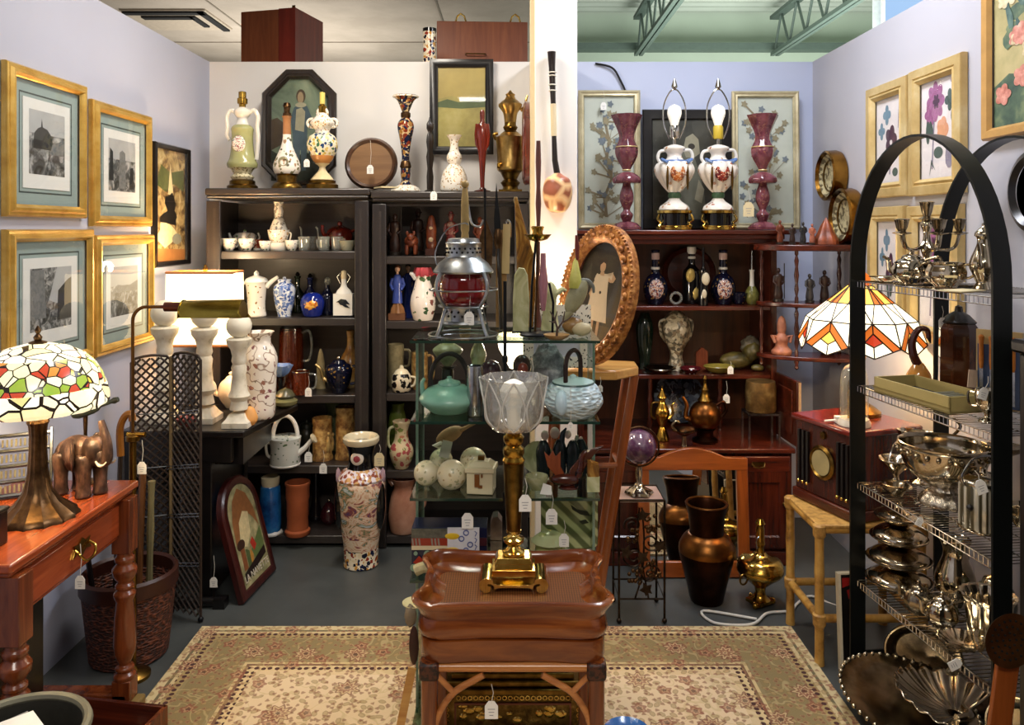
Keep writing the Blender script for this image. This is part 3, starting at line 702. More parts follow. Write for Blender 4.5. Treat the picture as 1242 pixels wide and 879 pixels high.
# ---- slanted black rack holding rows of pale bone strips
d = 2.2; t = T('bead_rack', 'slanted black rack with rows of pale strips at the left edge of the console', 'rack', (-1.565, 2.46, CT), math.radians(28)); t.scale = (.78, .78, .78)
R = Matrix.Rotation(math.radians(-28), 4, 'X')
f = B(); f.box((0, 0, .13), (.26, .02, .02), None); 
b = B()
for z in (.012, .062, .118, .175, .232): b.box((0, .02+z*.45, z), (.25, .03, .012), Matrix.Rotation(math.radians(-24), 3, 'X'))
for s in (-1, 1): b.box((s*.127, .075, .125), (.012, .045, .27), Matrix.Rotation(math.radians(-24), 3, 'X'))
b.obj('frame', w_black, t, bevel=.002); f.bm.free()
for z in (.036, .09, .147, .204):
    b = B()
    for i in range(15): b.box((-.11+i*.0157, .02+z*.45, z), (.007, .008, .03), Matrix.Rotation(math.radians(-24), 3, 'X'))
    b.obj('strip_row', [plain('bone_strip', '#6d6346', .6, var=.5, scale=60)], t)
# ---- black corner of a box at the near end of the table
b = B(); b.box((0, 0, .045), (.1, .14, .09)).box((0, 0, .094), (.108, .148, .01)); o = b.obj('black_box', w_black, None, bevel=.004); o.location = (-1.42, 2.06, CT); tag(o, 'small black lidded box at the near end of the console', 'box')
# ============================================================ brass pharmacy floor lamp
d = 2.8; k = d/FPX; x0 = XX(161, d); zt = ZZ(372, d)
t = T('pharmacy_floor_lamp', 'brass floor lamp with a half-round metal shade over the white candlesticks', 'floor lamp', (x0, d, 0))
B().lathe([(.06, 0), (.06, .012), (.05, .02), (.02, .028), (.012, .04)], 28).obj('base', m_brassd, t)
b = B(); b.tube([(0, 0, .03), (0, 0, .86)], .0125, 14); b.lathe([(.014, .84), (.024, .845), (.024, .862), (.012, .87)], 16); b.obj('lower_pole', m_brassd, t)
B().tube([(-.02, 0, ZZ(527, d)), (.045, 0, ZZ(527, d))], .009, 10).obj('thumb_screw', m_brass, t)
q = [(0, 0, .86), (0, 0, zt-.06)]+arc(.05, zt-.05, .05, .05, 180, 90, 8)+[(.105, 0, zt)]
B().tube(q, .006, 10).obj('upper_pole', plain('antique_brass_pole', '#6b4a26', .3, .9), t)
b = B(); b.tube([(.1, 0, zt), (.115, 0, zt), (.115, 0, zt), (.18, 0, zt), (.2, 0, zt+.004)], [.006, .006, .017, .017, .013], 14); b.tube([(.165, 0, zt-.012), (.165, 0, zt-.035)], .003, 6); b.obj('socket', plain('reddish_bronze', '#5c3020', .3, .6), t)
m_shb = metal('shade_brass', '#8a7428', '#b09a45', .2, 12)
pr = [(math.cos(math.radians(a))*.052, math.sin(math.radians(a))*.058) for a in range(-12, 193, 15)]
b = B(); rg = []
for xx, sx in ((.178, .86), (.182, .95), (.39, 1.02), (.395, 1.0)):
    out = [(xx+(.012 if a[1] < .0 else 0), a[0]*sx, zt-.02+a[1]*sx-.012) for a in pr]
    inn = [(xx, a[0]*sx*.94, zt-.02+a[1]*sx*.94-.012) for a in reversed(pr)]
    rg.append(out+inn)
b.rings(rg); 
b.obj('shade', m_shb, t)
for xx in (.18, .392): B().prism([(y, z) for y, z in pr], xx, xx+.003, Matrix(((0, 1, 0), (1, 0, 0), (0, 0, 1))), (0, 0, zt-.032)).obj('shade_end', m_shb, t)
price_tag(172, 560, 2.7, 'white price tag hanging from the brass floor lamp screw', 11, string=26)
# ============================================================ woven rattan screen shelf (open lattice wings with wire bars)
m_wick = plain('dark_wicker', '#30231b', .6, var=.3, scale=60)
t = T('wicker_screen', 'tall dark woven wicker folding screen stand between console and black desk', 'screen', (XX(200, 3.2), 3.24, 0))
def lattice(name, a, c, z0, z1, sp=.026):
    a = Vector((a[0], a[1], 0)); c = Vector((c[0], c[1], 0)); u = (c-a); w = u.length; u.normalize(); nrm = Vector((-u.y, u.x, 0)); b = B()
    h = z1-z0; ang = 1.0
    for s in (1, -1):
        n = int((w+h)/sp/1.0)
        for i in range(n):
            o = i*sp*1.35-(h if s == 1 else 0)
            # line x = o + s*t
            if s == 1: x0_, t0, x1_, t1 = o, 0, o+h, h
            else: x0_, t0, x1_, t1 = o, 0, o-h, h
            def clip(x0_, t0, x1_, t1):
                pts = []
                for (xa, ta, xb, tb) in ((x0_, t0, x1_, t1),):
                    dx = xb-xa; lo, hi = 0, 1
                    for bound in (0, w):
                        q = (bound-xa)/dx
                        if (dx > 0) == (bound == 0): lo = max(lo, q)
                        else: hi = min(hi, q)
                    if lo < hi: return (xa+dx*lo, ta+(tb-ta)*lo, xa+dx*hi, ta+(tb-ta)*hi)
                return None
            r = clip(x0_, t0, x1_, t1)
            if not r: continue
            p0 = a+u*r[0]+nrm*(.0025*s); p0.z = z0+r[1]; p1 = a+u*r[2]+nrm*(.0025*s); p1.z = z0+r[3]
            b.tube([p0, p1], .0045, 4)
    b.obj(name, m_wick, t, smooth=False)
    e = B(); e.tube([(a.x, a.y, z0), (a.x, a.y, z1-.012)]+[Vector((a.x+(c.x-a.x)*f, a.y+(c.y-a.y)*f, z1+.012*math.sin(PI*f))) for f in (.1, .3, .5, .7, .9)]+[(c.x, c.y, z1-.012), (c.x, c.y, z0)], .006, 6)
    e.obj('wing_rim', m_wick, t)
lattice('lattice_wing', (-.127, -.06), (-.004, .02), .02, 1.07)
lattice('lattice_wing', (.004, .02), (.15, -.05), .02, 1.08)
b = B(); b.tube([(0, .015, 0), (0, .015, 1.07)], .007, 8); b.obj('centre_pole', plain('pale_reed', '#7d6a4a', .6), t)
for z in (.22, .42, .62, .84):
    b = B()
    for o in (0, .012): b.tube([(-.01, .0, z-o), (.15, -.07, z+.03-o)], .0022, 6)
    b.tube([(-.01, 0, z), (-.127, -.075, z+.01)], .0022, 6); b.obj('cross_wire', m_steel, t)
for x, y in ((-.127, -.06), (.15, -.05), (0, .02)): B().ball((x, y, .012), .012).obj('foot', m_iron, t)
# ============================================================ woven basket with canes
d = 2.95; k = d/FPX
t = T('waste_basket', 'round dark woven basket on the floor holding walking canes', 'basket', (XX(157, d), d, 0))
m_bask = ramp('woven_basket', [(.3, '#2a1109'), (.6, '#5a2a18'), (.8, '#7d4630')], 60, tex='voronoi', rough=.6, bump=.8, sc=(1, 1, 2.2))
b = B(k); b.lathe([(40, 0), (44, 3), (47, 30), (51, 70), (53, 88), (50, 88), (48, 70), (44, 30), (38, 6), (0, 6)], 32, c1=False); b.obj('body', m_bask, t)
b = B(k); b.lathe([(52, 84), (55, 85), (55, 101), (52, 104), (49, 101), (50, 84)], 32, c0=False, c1=False); b.obj('rim_band', plain('basket_rim', '#3a1a10', .4, var=.2), t)
def cane(name, label, x, pts, r, m, extra=None):
    t = T(name, label, 'walking cane', (XX(x, 2.95), 2.95, .03), group='canes in the woven basket')
    B().tube(pts, r, 8).obj('shaft', m, t)
    if extra: extra(t)
    return t
cane('walking_cane', 'pale bamboo cane with ringed joints standing in the basket', 172, spline([(0, .05, 0), (.0, .06, .2), (.005, .07, .6)]), [.012+(.003 if i % 3 == 0 else 0) for i in range(13)], plain('pale_bamboo', '#6e6647', .45))
cane('walking_cane', 'brown wooden cane leaning forward in the basket', 148, [(0, 0, 0), (.03, .03, .62)], .011, w_stick)
cane('walking_cane', 'thick turned cane standing beside the bamboo cane', 163, [(0, .02, 0), (-.005, .05, .3), (.0, .07, .66)], .014, wood('turned_cane', '#3d2312', '#6e4526', .3))
cane('walking_cane', 'cane with an orange wooden crook handle behind the elephant', 132, [(0, .03, 0), (.015, .06, .72)], .009, w_stick,
     lambda t: B().tube(spline([(.015, .06, .70), (.012, .06, .8), (.03, .06, .85), (.055, .06, .86), (.06, .06, .835)]), .014, 8).obj('handle', plain('orange_wood_handle', '#8f5a20', .3), t))
cane('walking_cane', 'slim black cane leaning against the wall side of the basket', 126, [(0, -.02, 0), (-.06, -.04, .5)], .01, w_black)
# ============================================================ things under the console
t = T('lacquer_box', 'dark lacquered case with pale looping scrolls standing under the console', 'case', (-1.525, 2.30, 0), 0)
B().box((0, 0, .235), (.05, .42, .46)).obj('case', w_black, t, bevel=.004)
b = B()
for i, y in enumerate((-.12, -.07, .05, .11)):
    b.tube(spline([(.028, y, .08+.02*i), (.029, y+.014, .15), (.029, y-.012, .2), (.028, y+.012, .26), (.029, y-.008, .32), (.03, y+.01, .36), (.028, y, .34)]), .003, 6)
b.obj('scroll_inlay', m_silver, t)
t = T('open_wooden_tray', 'open dark wooden box on the floor at the foot of the console', 'box', (-1.265, 2.36, 0.011), math.radians(-9))
for c, s in (((0, 0, .008), (.34, .24, .012)), ((0, .115, .055), (.34, .014, .09)), ((0, -.115, .055), (.34, .014, .09))): B().box(c, s).obj('board', w_mah, t, bevel=.002)
for x in (-.165, .165): B().box((x, 0, .055), (.014, .24, .09)).obj('end_board', w_redz, t, bevel=.002)
for i, (x, y, a) in enumerate(((-.03, .03, .3), (-.05, -.02, .12))):
    p = Vector((-1.265+x, 2.36+y, .024)); tt = T('serving_spoon', ['silver spoon lying in the open wooden box', 'second silver spoon nearer the camera in the open wooden box'][i], 'spoon', p, a)
    B().tube([(-.1, 0, .014), (0, 0, .018), (.07, 0, .012)], [.003, .0025, .006], 8).obj('handle', m_silver, tt)
    B().ball((.095, 0, .012), (.028, .017, .006)).obj('bowl', m_silver, tt)
d = 2.12; t = T('wire_basket', 'round metal basket with papers on the floor, lower left corner', 'basket', (XX(42, 2.1)+0, 2.1, .0))
t.location = (-1.15, 1.8, 0.011)
m_bsk = plain('grey_rim_metal', '#85826f', .4, .4)
b = B(); b.torus((0, 0, .425), .155, .011, 40, 8); b.obj('rim', m_bsk, t)
b = B(); b.lathe([(.11, 0), (.12, .004), (.15, .42), (.146, .42), (.116, .01), (0, .008)], 32, c1=False); b.obj('body', plain('basket_lining', '#2a2822', .6, var=.3, scale=40), t)
for i in range(9):
    a = random.uniform(0, 6.28); r = random.uniform(0, .07)
    o = B().box((0, 0, 0), (.085, .12, .002)).obj('paper_sheet', m_paper if i % 3 else plain('printed_paper', '#8d8a84', .8, var=.4, scale=60), None); o.location = (-1.15+r*math.cos(a), 1.8+r*math.sin(a), .372+.009*i); o.rotation_euler = (random.uniform(-.05, .05), random.uniform(-.05, .05), a)
    tag(o, 'loose sheet of paper heaped in the round metal basket', 'paper', 'papers in the round metal basket')
# ============================================================ black desk against the left wall
DT = .742
t = T('writing_desk', 'black wooden desk in the corner carrying the white candlesticks', 'desk', (-1.4, 3.58, 0))
b = B(); b.prism([(-.27, -.25), (.262, -.25), (.35, .27), (-.27, .27)], DT-.03, DT, Matrix(((1, 0, 0), (0, 0, 1), (0, 1, 0)))); b.obj('desktop', w_black, t, bevel=.006)
o = B().box((-.02, -.215, DT-.085), (.44, .03, .11)).obj('drawer', w_black, t, bevel=.003)
B().tube([(-.07, -.235, DT-.085), (-.06, -.252, DT-.09), (.0, -.252, DT-.09), (.01, -.235, DT-.085)], .004, 6).obj('drawer_pull', m_bronze, o)
B().box((.0, .03, DT-.1), (.46, .4, .13)).obj('apron', w_black, t)
for x, y in ((.09, -.2), (-.24, -.2), (.09, .22), (-.24, .22)): B().box((x, y, .36), (.045, .045, .72)).obj('leg', w_black, t, bevel=.004)
b = B(); b.tube([(-.1, -.26, .022), (.17, -.26, .022)], .02, 10); b.box((.165, -.26, .02), (.05, .05, .04)); b.obj('foot_bar', w_black, t)
B().box((.09, .01, .37), (.02, .4, .7)).obj('side_panel', w_black, t)  # black panel added to darken the space under the desk; sign leans on it
# ---- lamp with rectangular shade behind the candlesticks
t = T('table_lamp', 'lit table lamp with rectangular cream shade between pictures and bookcase', 'lamp', (XX(247, 3.64), 3.66, DT)); k = 3.66/FPX
m_shade = lit('lit_shade', '#ffe2b0', 2.6)
b = B(k)
for s in (1, .985): pass
w_, h0, h1, dd = 41, 84, 171, 19
b.rings([[(-w_, -dd, h0), (w_, -dd, h0), (w_, dd, h0), (-w_, dd, h0)], [(-w_*.97, -dd*.97, h1), (w_*.97, -dd*.97, h1), (w_*.97, dd*.97, h1), (-w_*.97, dd*.97, h1)]], True, False, False)
b.obj('lamp_shade', m_shade, t, smooth=False)
for z in (h0, h1): 
    q = w_ if z == h0 else w_*.97; e = dd if z == h0 else dd*.97
    B(k).tube([(-q, -e, z), (q, -e, z), (q, e, z), (-q, e, z)], 1.6, 4, True).obj('shade_trim', plain('shade_binding', '#a5683c', .7), t, smooth=False)
b = B(k); b.lathe([(14, 0), (14, 4), (7, 8), (6, 30), (9, 50), (5, 75), (3, 110)], 18); b.obj('base', m_brassd, t)
B(k).lathe([(2, 171), (3, 175), (1, 180)], 8).obj('finial', m_brassd, t)
B(k).ball((0, 0, 120), 9).obj('bulb', lit('lamp_bulb', '#ffe6bd', 6), t)
bulb_light((t.location.x, 3.66, DT+.50), 17, (1, .76, .46))
bulb_light((t.location.x, 3.66, DT+.68), 7, (1, .76, .46))
# ---- white carved candlesticks with ball candles
def candlestick(x, y, ytop, d, label, ball=True, s=1.0):
    h = y-ytop; f = h/125.0*s
    z0 = DT
    prof = [(22, 0), (22, 5), (17, 9), (18, 13), (11, 20), (9, 30), (13, 36), (10, 42), (8, 60), (9, 70), (7.5, 74), (9, 78), (8, 84), (10, 92), (14, 98), (15, 104), (12, 106)]
    parts = [('base', c_dist, 'L', [(22*f, 0), (22*f, 6*f), (17*f, 10*f), (12*f, 16*f)], {'seg': 4, 'sq': 1}), ('column', c_dist, 'L', [(r*f, z*f) for r, z in prof[4:]])]
    if ball: parts.append(('ball_candle', plain('wax_white', '#e9e2d0', .45, var=.04), 'O', (0, 0, 120*f), 15*f))
    return W('candlestick', label, 'candlestick', x, z0, d, parts, 'white carved candlesticks on the black desk', rz=PI/4*0)
candlestick(290, 520, 394, 3.42, 'white turned candlestick with ball candle, nearest and shortest on the black desk')
candlestick(248, 518, 384, 3.5, 'tall white carved candlestick behind the brass shade, in front of the lit shade', True, 1.0)
candlestick(200, 510, 374, 3.50, 'white carved candlestick with ball candle behind the wicker screen')
W('floral_vase', 'tall white vase with brown vine flowers glowing beside the candlestick', 'vase', 315, DT, 3.56, [
    ('body', floral('vine_vase', '#efe6da', ['#8a5a5e', '#9a6a5a', '#7b6a55'], 24, .2, line='#a08878'), 'L', sprof([(15, 0), (18, 6), (19, 30), (20, 55), (21, 72), (17, 84), (13, 92), (14, 100), (17, 104), (16, 104), (12, 96), (12, 90)]), {'c1': False})])
W('china_teapot', 'white china teapot with upright spout behind the nearest candlestick', 'teapot', 281, DT, 3.77, [
    ('body', c_white, 'L', sprof([(8, 0), (10, 3), (17, 14), (19, 24), (15, 36), (9, 41), (7, 44), (3, 46), (4, 49), (0, 52)])),
    ('spout', c_white, 'T', spline([(-15, 0, 18), (-23, 0, 20), (-25, 0, 32), (-31, 0, 40)]), [4-.1*i for i in range(19)]),
    ('handle', c_white, 'T', spline([(15, 0, 32), (27, 0, 34), (28, 0, 18), (16, 0, 12)]), 2)], rz=0, sc=.85)
W('wax_egg', 'orange egg shaped candle between candlestick and floral vase on the desk', 'candle', 303, DT, 3.43, [('body', plain('orange_wax', '#e0a05a', .5), 'L', sprof([(5, 0), (9, 5), (9, 11), (5, 20), (0, 23)]))])
W('pink_dish', 'small pink glazed bowl at the front left of the black desk', 'bowl', 226, DT, 3.40, [('body', plain('pink_glaze', '#8d4a45', .2), 'L', [(6, 0), (8, 2), (17, 9), (19, 16), (17, 16), (8, 5), (0, 4)], {'c1': False})], sc=.7)
W('stacked_stones', 'small green lidded pot on the corner of the black desk', 'pot', 346, DT, 3.78, [('bowl', plain('olive_glaze', '#6d6a48', .25), 'L', [(8, 0), (14, 4), (15, 8), (10, 11)]), ('lid', plain('olive_glaze2', '#4c4a36', .25), 'L', [(10, 11), (12, 14), (8, 20), (3, 22), (0, 24)])])
# ---- small brown sculpture on the desk (hat-like)
# ============================================================ arched painted wooden sign on the floor
t = T('arched_sign', 'arched dark wooden sign with painted village scene leaning by the black desk', 'sign', (-1.135, 3.5, 0.004), math.radians(84), rx=math.radians(-15))
def arch_out(tt, w=.34, h=.5, n=18):
    r = w/2-tt; z1 = h-w*.45; o = [(-r, tt), (r, tt)]
    return o+[(r*math.cos(PI*i/n), z1+(w*.45-tt)*math.sin(PI*i/n)) for i in range(n+1)]
b = B(); b.loops(lambda q: arch_out(q), [(0, -.012), (0, .012), (.008, .02), (.035, .02), (.042, .008)]); b.prism(arch_out(.004), -.001, .011); b.obj('frame', wood('oxblood_wood', '#2a0b0a', '#451512', .35, 5, 'Z', .3), t)
sg_b = ramp('sign_ground', [(.3, '#5c5a3c'), (.5, '#8f8a62'), (.7, '#b9ad82')], 18, rough=.5)
q = lambda h, v=.2: plain('sign_'+h[1:], h, .5, var=v, scale=50)
io = arch_out(.04)
sh = [(q('#8a5a34'), [(.06, .45), (.1, .7), (.25, .88), (.5, .97), (.75, .88), (.9, .7), (.94, .5), (.8, .62), (.6, .72), (.35, .68), (.2, .5)]), (q('#c9b98c'), [(.2, .45), (.3, .66), (.5, .74), (.68, .7), (.6, .5), (.4, .4)]),
      (q('#5b6b3c'), [(.5, .35), (.95, .5), (.95, .3), (.6, .18)]), (q('#a33022'), [(.5, .42), (.62, .46), (.7, .36), (.58, .32)]), (q('#b07a34'), [(.36, .22), (.46, .38), (.52, .3), (.46, .18)]), (q('#3a241a'), ell(.2, .46, .14, .05)), (q('#7d4a2a'), [(.12, .22), (.14, .42), (.28, .42), (.26, .22)]), (q('#4d5a34'), [(.28, .12), (.3, .4), (.42, .36), (.4, .12)]),
      (q('#211512'), [(.1, .2), (.95, .3), (.95, .22), (.1, .12)])]
iw, ih = .26, .45
a = art('painting', iw, ih, sg_b, sh, t, -.014, [(x, z-.235) for x, z in io]); a.location.z = .235
# lettering along the bottom band
def word(txt, size, m, parent, loc, rot=(PI/2, 0, 0), name='lettering', ext=.0006, align='CENTER', sx=1):
    cu = bpy.data.curves.new(name, 'FONT'); cu.body = txt; cu.size = size; cu.extrude = ext; cu.align_x = align
    o = bpy.data.objects.new(name, cu); COL.objects.link(o); o.location = loc; o.rotation_euler = rot; o.scale = (sx, 1, 1)
    dg = bpy.context.evaluated_depsgraph_get(); me = bpy.data.meshes.new_from_object(o.evaluated_get(dg)); bpy.data.objects.remove(o)
    me.materials.clear(); me.materials.append(m); o = bpy.data.objects.new(name, me); COL.objects.link(o); o.parent = parent; o.location = loc; o.rotation_euler = rot; o.scale = (sx, 1, 1); return o
word('LA NAVETTE', .042, plain('sign_letter', '#c9bfae', .5), t, (0, -.0165, .062), sx=1.0)
price_tag(259, 700, 3.3, 'white price tag beside the arched wooden sign', 9, string=26)
# ============================================================ on top of the left bookcase
ZA, ZB = 1.807, 1.791
d = 4.1
m_wht_or = floral('white_orange_scroll', '#ece6d8', ['#b98038', '#5b5f3a', '#c79a58'], 30, .24, line='#c79a58')
W('lamp_base', 'green and white porcelain lamp base with scroll handles, leftmost on the bookcase top', 'lamp', 294, ZA, d, [
    ('plinth', m_brassd, 'L', [(18, 0), (18, 4), (15, 6), (15, 10), (12, 12)]),
    ('foot', floral('openwork_foot', '#ded5b4', ['#8a7a4c', '#6d6238'], 60, .25), 'L', [(12, 12), (14, 15), (10, 19), (13, 24), (17, 27)]),
    ('body', c_sage, 'L', sprof([(17, 26), (18, 31), (15, 38), (13, 52), (12.5, 66), (13, 74), (9, 78)])),
    ('shoulder', c_white, 'L', sprof([(9, 77), (7, 81), (6, 86), (9, 90), (10, 95), (7, 98), (3, 100)])),
    ('handle', c_white, 'T', spline([(-7, 0, 92), (-14, 0, 96), (-19, 0, 88), (-18, 0, 76), (-19, 0, 66), (-15, 0, 60)]), 2.6),
    ('handle', c_white, 'T', spline([(7, 0, 92), (14, 0, 96), (19, 0, 88), (18, 0, 76), (19, 0, 62), (17, 0, 36)]), 2.6),
    ('medallion', floral('rose_medallion', '#f0ebe0', ['#9a4a52', '#5b6a7a', '#b98a80'], 90, .3), 'O', (0, -13, 54), (8, 2.2, 10)),
    ('socket', m_brass, 'L', [(4, 99), (4, 103), (6, 104), (6, 110), (4.5, 111), (4.5, 118), (2, 119)])])
W('lamp_base', 'slender white and brown bottle shaped lamp base in front of the octagonal picture', 'lamp', 348, ZA, 4.06, [
    ('plinth', m_brassd, 'L', [(18, 0), (18, 3), (15, 7), (12, 8), (12, 16), (14, 18)]),
    ('body', floral('white_dragon_bottle', '#efe9df', ['#7d7a5a', '#5b5a4a', '#a8886a'], 30, .26), 'L', sprof([(13, 17), (16, 22), (16, 30), (12, 40), (7, 52), (5, 62), (5, 66)])),
    ('neck', plain('brown_neck', '#a8744a', .2, var=.25), 'L', [(5, 66), (4.5, 78), (5, 86), (6, 88), (4, 89)]),
    ('medallion', plain('grey_medallion', '#8d8a72', .3), 'R', (0, -15, 32), 5, 1.4, {'M': Matrix.Rotation(PI/2, 3, 'X')}),
    ('socket', m_bronze, 'L', [(5, 88), (5, 92), (3.5, 93), (4, 99), (5, 100), (4, 104), (2, 105)])])
W('lamp_base', 'gilt and white pierced porcelain lamp base with yellow candle sleeve', 'lamp', 391, ZA, 4.06, [
    ('plinth', m_brassd, 'L', [(19, 0), (19, 5), (16, 7), (16, 10), (12, 11)]),
    ('foot', plain('cream_fluted', '#e2cda0', .2, var=.15), 'L', sprof([(14, 11), (10, 16), (5, 22), (4, 27), (9, 31)])),
    ('bowl', plain('peach_glaze', '#c98a4c', .2, var=.15), 'L', sprof([(6, 30), (11, 34), (14, 40)])),
    ('body', floral('blue_yellow_band', '#e8e0c6', ['#23406b', '#c9b15a', '#d8cf9a', '#3f6b4a'], 44, .36), 'L', sprof([(14, 40), (18, 48), (18.5, 56), (15, 64), (9, 68)])),
    ('pierced_top', c_gilt, 'L', sprof([(9, 68), (9, 72), (14, 78), (14, 82), (8, 88), (5, 92)])),
    ('handle', c_gilt, 'R', (-13, 0, 80), 5, 1.8, {'M': Matrix.Rotation(PI/2, 3, 'X')}),
    ('handle', c_gilt, 'R', (13, 0, 80), 5, 1.8, {'M': Matrix.Rotation(PI/2, 3, 'X')}),
    ('handle', c_gilt, 'R', (0, 0, 92), 6, 1.8, {'M': Matrix.Rotation(PI/2, 3, 'X')}),
    ('stem', m_brass, 'L', [(4, 92), (5, 100), (3, 102), (3, 104)]),
    ('candle_sleeve', plain('yellow_sleeve', '#d9c76a', .4), 'L', [(3.2, 103), (3.2, 117), (0, 118)])])
# octagonal framed picture leaning against the back wall
def octo(w, h, c, cr=.07):
    def f(t):
        a, bb = w/2-t, h/2-t; k = c-t*.586
        pts = [(-a+k, -bb), (a-k, -bb), (a, -bb+k), (a, bb-k), (a-k, bb), (-a+k, bb), (-a, bb-k), (-a, -bb+k)]
        return pts
    return f
dd = 4.27; w_ = 90*dd/FPX; h_ = 146*dd/FPX
gp = ramp('dim_landscape_print', [(.3, '#3f4a40'), (.5, '#72806c'), (.65, '#959c84'), (.8, '#a8aa90')], 3, detail=7, rough=.5, dist=.8)
k1 = plain('dim_blue_grey', '#465660', .5, var=.25, scale=14); k2 = plain('dim_pale', '#a39c84', .5, var=.2); k3 = plain('dim_ground', '#2c3026', .5, var=.3, scale=12); k4 = plain('dim_flesh', '#9a8468', .5, var=.1); k5 = plain('dim_brown', '#4a3a2a', .5, var=.2)
picture('octagonal_picture', 'dark octagonal frame with dim standing figure print, on the bookcase top', 'picture', w_, h_, [(0, 0), (0, .018), (.01, .03), (.025, .026), (.032, .034), (.04, .034), (.052, .012)], w_stick,
        (XX(363.5, dd), dd, ZA+h_/2+.006), 0, None,
        [(k3, [(0, 0), (1, 0), (1, .22), (.6, .28), (.3, .2), (0, .3)]), (k5, [(.0, .3), (.2, .36), (.26, .55), (.1, .62), (0, .6)]),
         (k1, [(.4, .1), (.38, .45), (.34, .62), (.4, .72), (.52, .76), (.64, .73), (.72, .62), (.78, .52), (.68, .5), (.64, .56), (.64, .42), (.62, .1), (.54, .1), (.52, .36), (.49, .1)]), (k2, [(.42, .5), (.44, .7), (.54, .72), (.6, .68), (.58, .48)]), (k1, [(.44, .3), (.43, .46), (.6, .46), (.6, .3)]), (k5, ell(.52, .83, .085, .07, 14)), (k4, ell(.515, .815, .055, .06, 14)), (k2, ell(.52, .745, .1, .025, 12))],
        gp, 0, outline=octo(w_, h_, .13), rx=math.radians(-1.5))
price_tag(372, 193, 4.0, 'square white price tag standing on a stick between two lamp bases', 7, string=-0)
# round wooden tray on edge
d = 4.16; t = T('round_tray', 'round brown wooden tray standing on edge on the bookcase top', 'tray', (XX(450, d), d, ZA+.001), 0, rx=math.radians(-6)); k = d/FPX
B(k).lathe([(0, 2), (25, 2), (26, 4)], 40, (0, 0, 32), Matrix.Rotation(PI/2, 3, 'X')).obj('plate', wood('tray_face', '#6d4a2c', '#8a6640', .4, 4, 'X', .2), t)
B(k).lathe([(31, -3), (32, 0), (32, 3), (29, 7), (26, 5), (25, 1)], 40, (0, 0, 32), Matrix.Rotation(PI/2, 3, 'X'), c0=False, c1=False).obj('rim', wood('tray_rim', '#3a2418', '#5b3c28', .3, 4, 'X', .3), t)
price_tag(449, 200, 4.08, 'white price tag hanging on the round wooden tray', 8, string=30)
o = B().box((0, 0, .004), (.09, .12, .008)).obj('cream_card', m_tagc, None); o.location = (XX(468, 3.98), 3.99, ZA+.001); o.rotation_euler[2] = .5; tag(o, 'folded cream card lying flat at the edge of the bookcase tops', 'card')
m_torch = floral('imari_leaf', '#c9b183', ['#161b38', '#1c2344', '#7a2f1c', '#14182e', '#1a1a2c', '#9a6c30'], 48, .5)
W('candlestick', 'very tall dark blue and rust patterned porcelain candlestick on the bookcase top', 'candlestick', 492, ZB, 4.1, [
    ('base', c_gilt, 'L', [(16, 0), (17, 2), (15, 6), (9, 9)], {'lobe': (8, .06)}),
    ('column', m_torch, 'L', sprof([(8, 9), (5, 14), (6, 22), (5.5, 32), (4.5, 36), (5, 50), (7.5, 66), (10, 78), (9, 85), (5, 90)])),
    ('knop', m_bronze, 'L', [(5, 28), (7, 31), (6, 36), (5, 38)]),
    ('collar', m_bronze, 'L', [(5, 90), (6, 92), (6, 96), (4, 98)]),
    ('cup', m_torch, 'L', sprof([(4, 97), (6, 102), (10, 111), (15, 116), (14, 117), (8, 110), (3, 106)]), {'c1': False}),
    ('rim', c_gilt, 'R', (0, 0, 116), 15, 1)])
W('twisted_stick', 'thin black carved twisted figure standing beside the framed landscape', 'carving', 521, ZB, 4.18, [
    ('base', w_stick, 'L', [(6, 0), (6, 3), (4, 4)]),
    ('shaft', w_stick, [('L', [(3.5, 3), (4, 20), (3, 30), (4.5, 44), (3, 52), (4.5, 62), (3.5, 70), (2, 74), (4, 78), (4, 84), (1.5, 88), (.5, 92)], {'lobe': (3, .2)})])])
dd = 4.325; w_ = 77*dd/FPX; h_ = 115*dd/FPX
picture('framed_painting', 'dark framed golden landscape painting hung above the right bookcase', 'picture', w_, h_, [(0, 0), (0, .02), (.012, .024), (.03, .02), (.045, .01)], w_black, (XX(560, dd), dd, ZZ(130, dd)), 0, None,
        [(plain('gold_sky', '#b59f5f', .3, var=.2, scale=6), [(0, .6), (.3, .64), (.6, .58), (1, .66), (1, 1), (0, 1)]), (plain('olive_hills', '#5f6a48', .3, var=.3, scale=10), [(0, .56), (.2, .6), (.45, .56), (.7, .6), (1, .58), (1, .5), (.5, .48), (0, .5)])],
        ramp('golden_meadow', [(.3, '#8a7d45'), (.55, '#b5a663'), (.75, '#c7ba80')], 6, detail=6, rough=.3), 0)
W('bell_vase', 'white floral bell shaped double gourd vase between candlestick and samovar', 'vase', 551, ZB, 4.04, [
    ('body', c_gilt, 'L', sprof([(15, 0), (17, 3), (16, 16), (12, 27), (7, 33), (9, 38), (9, 44), (6, 49), (5, 56), (5.5, 62), (9, 68), (8, 68), (4, 60)]), {'c1': False})])
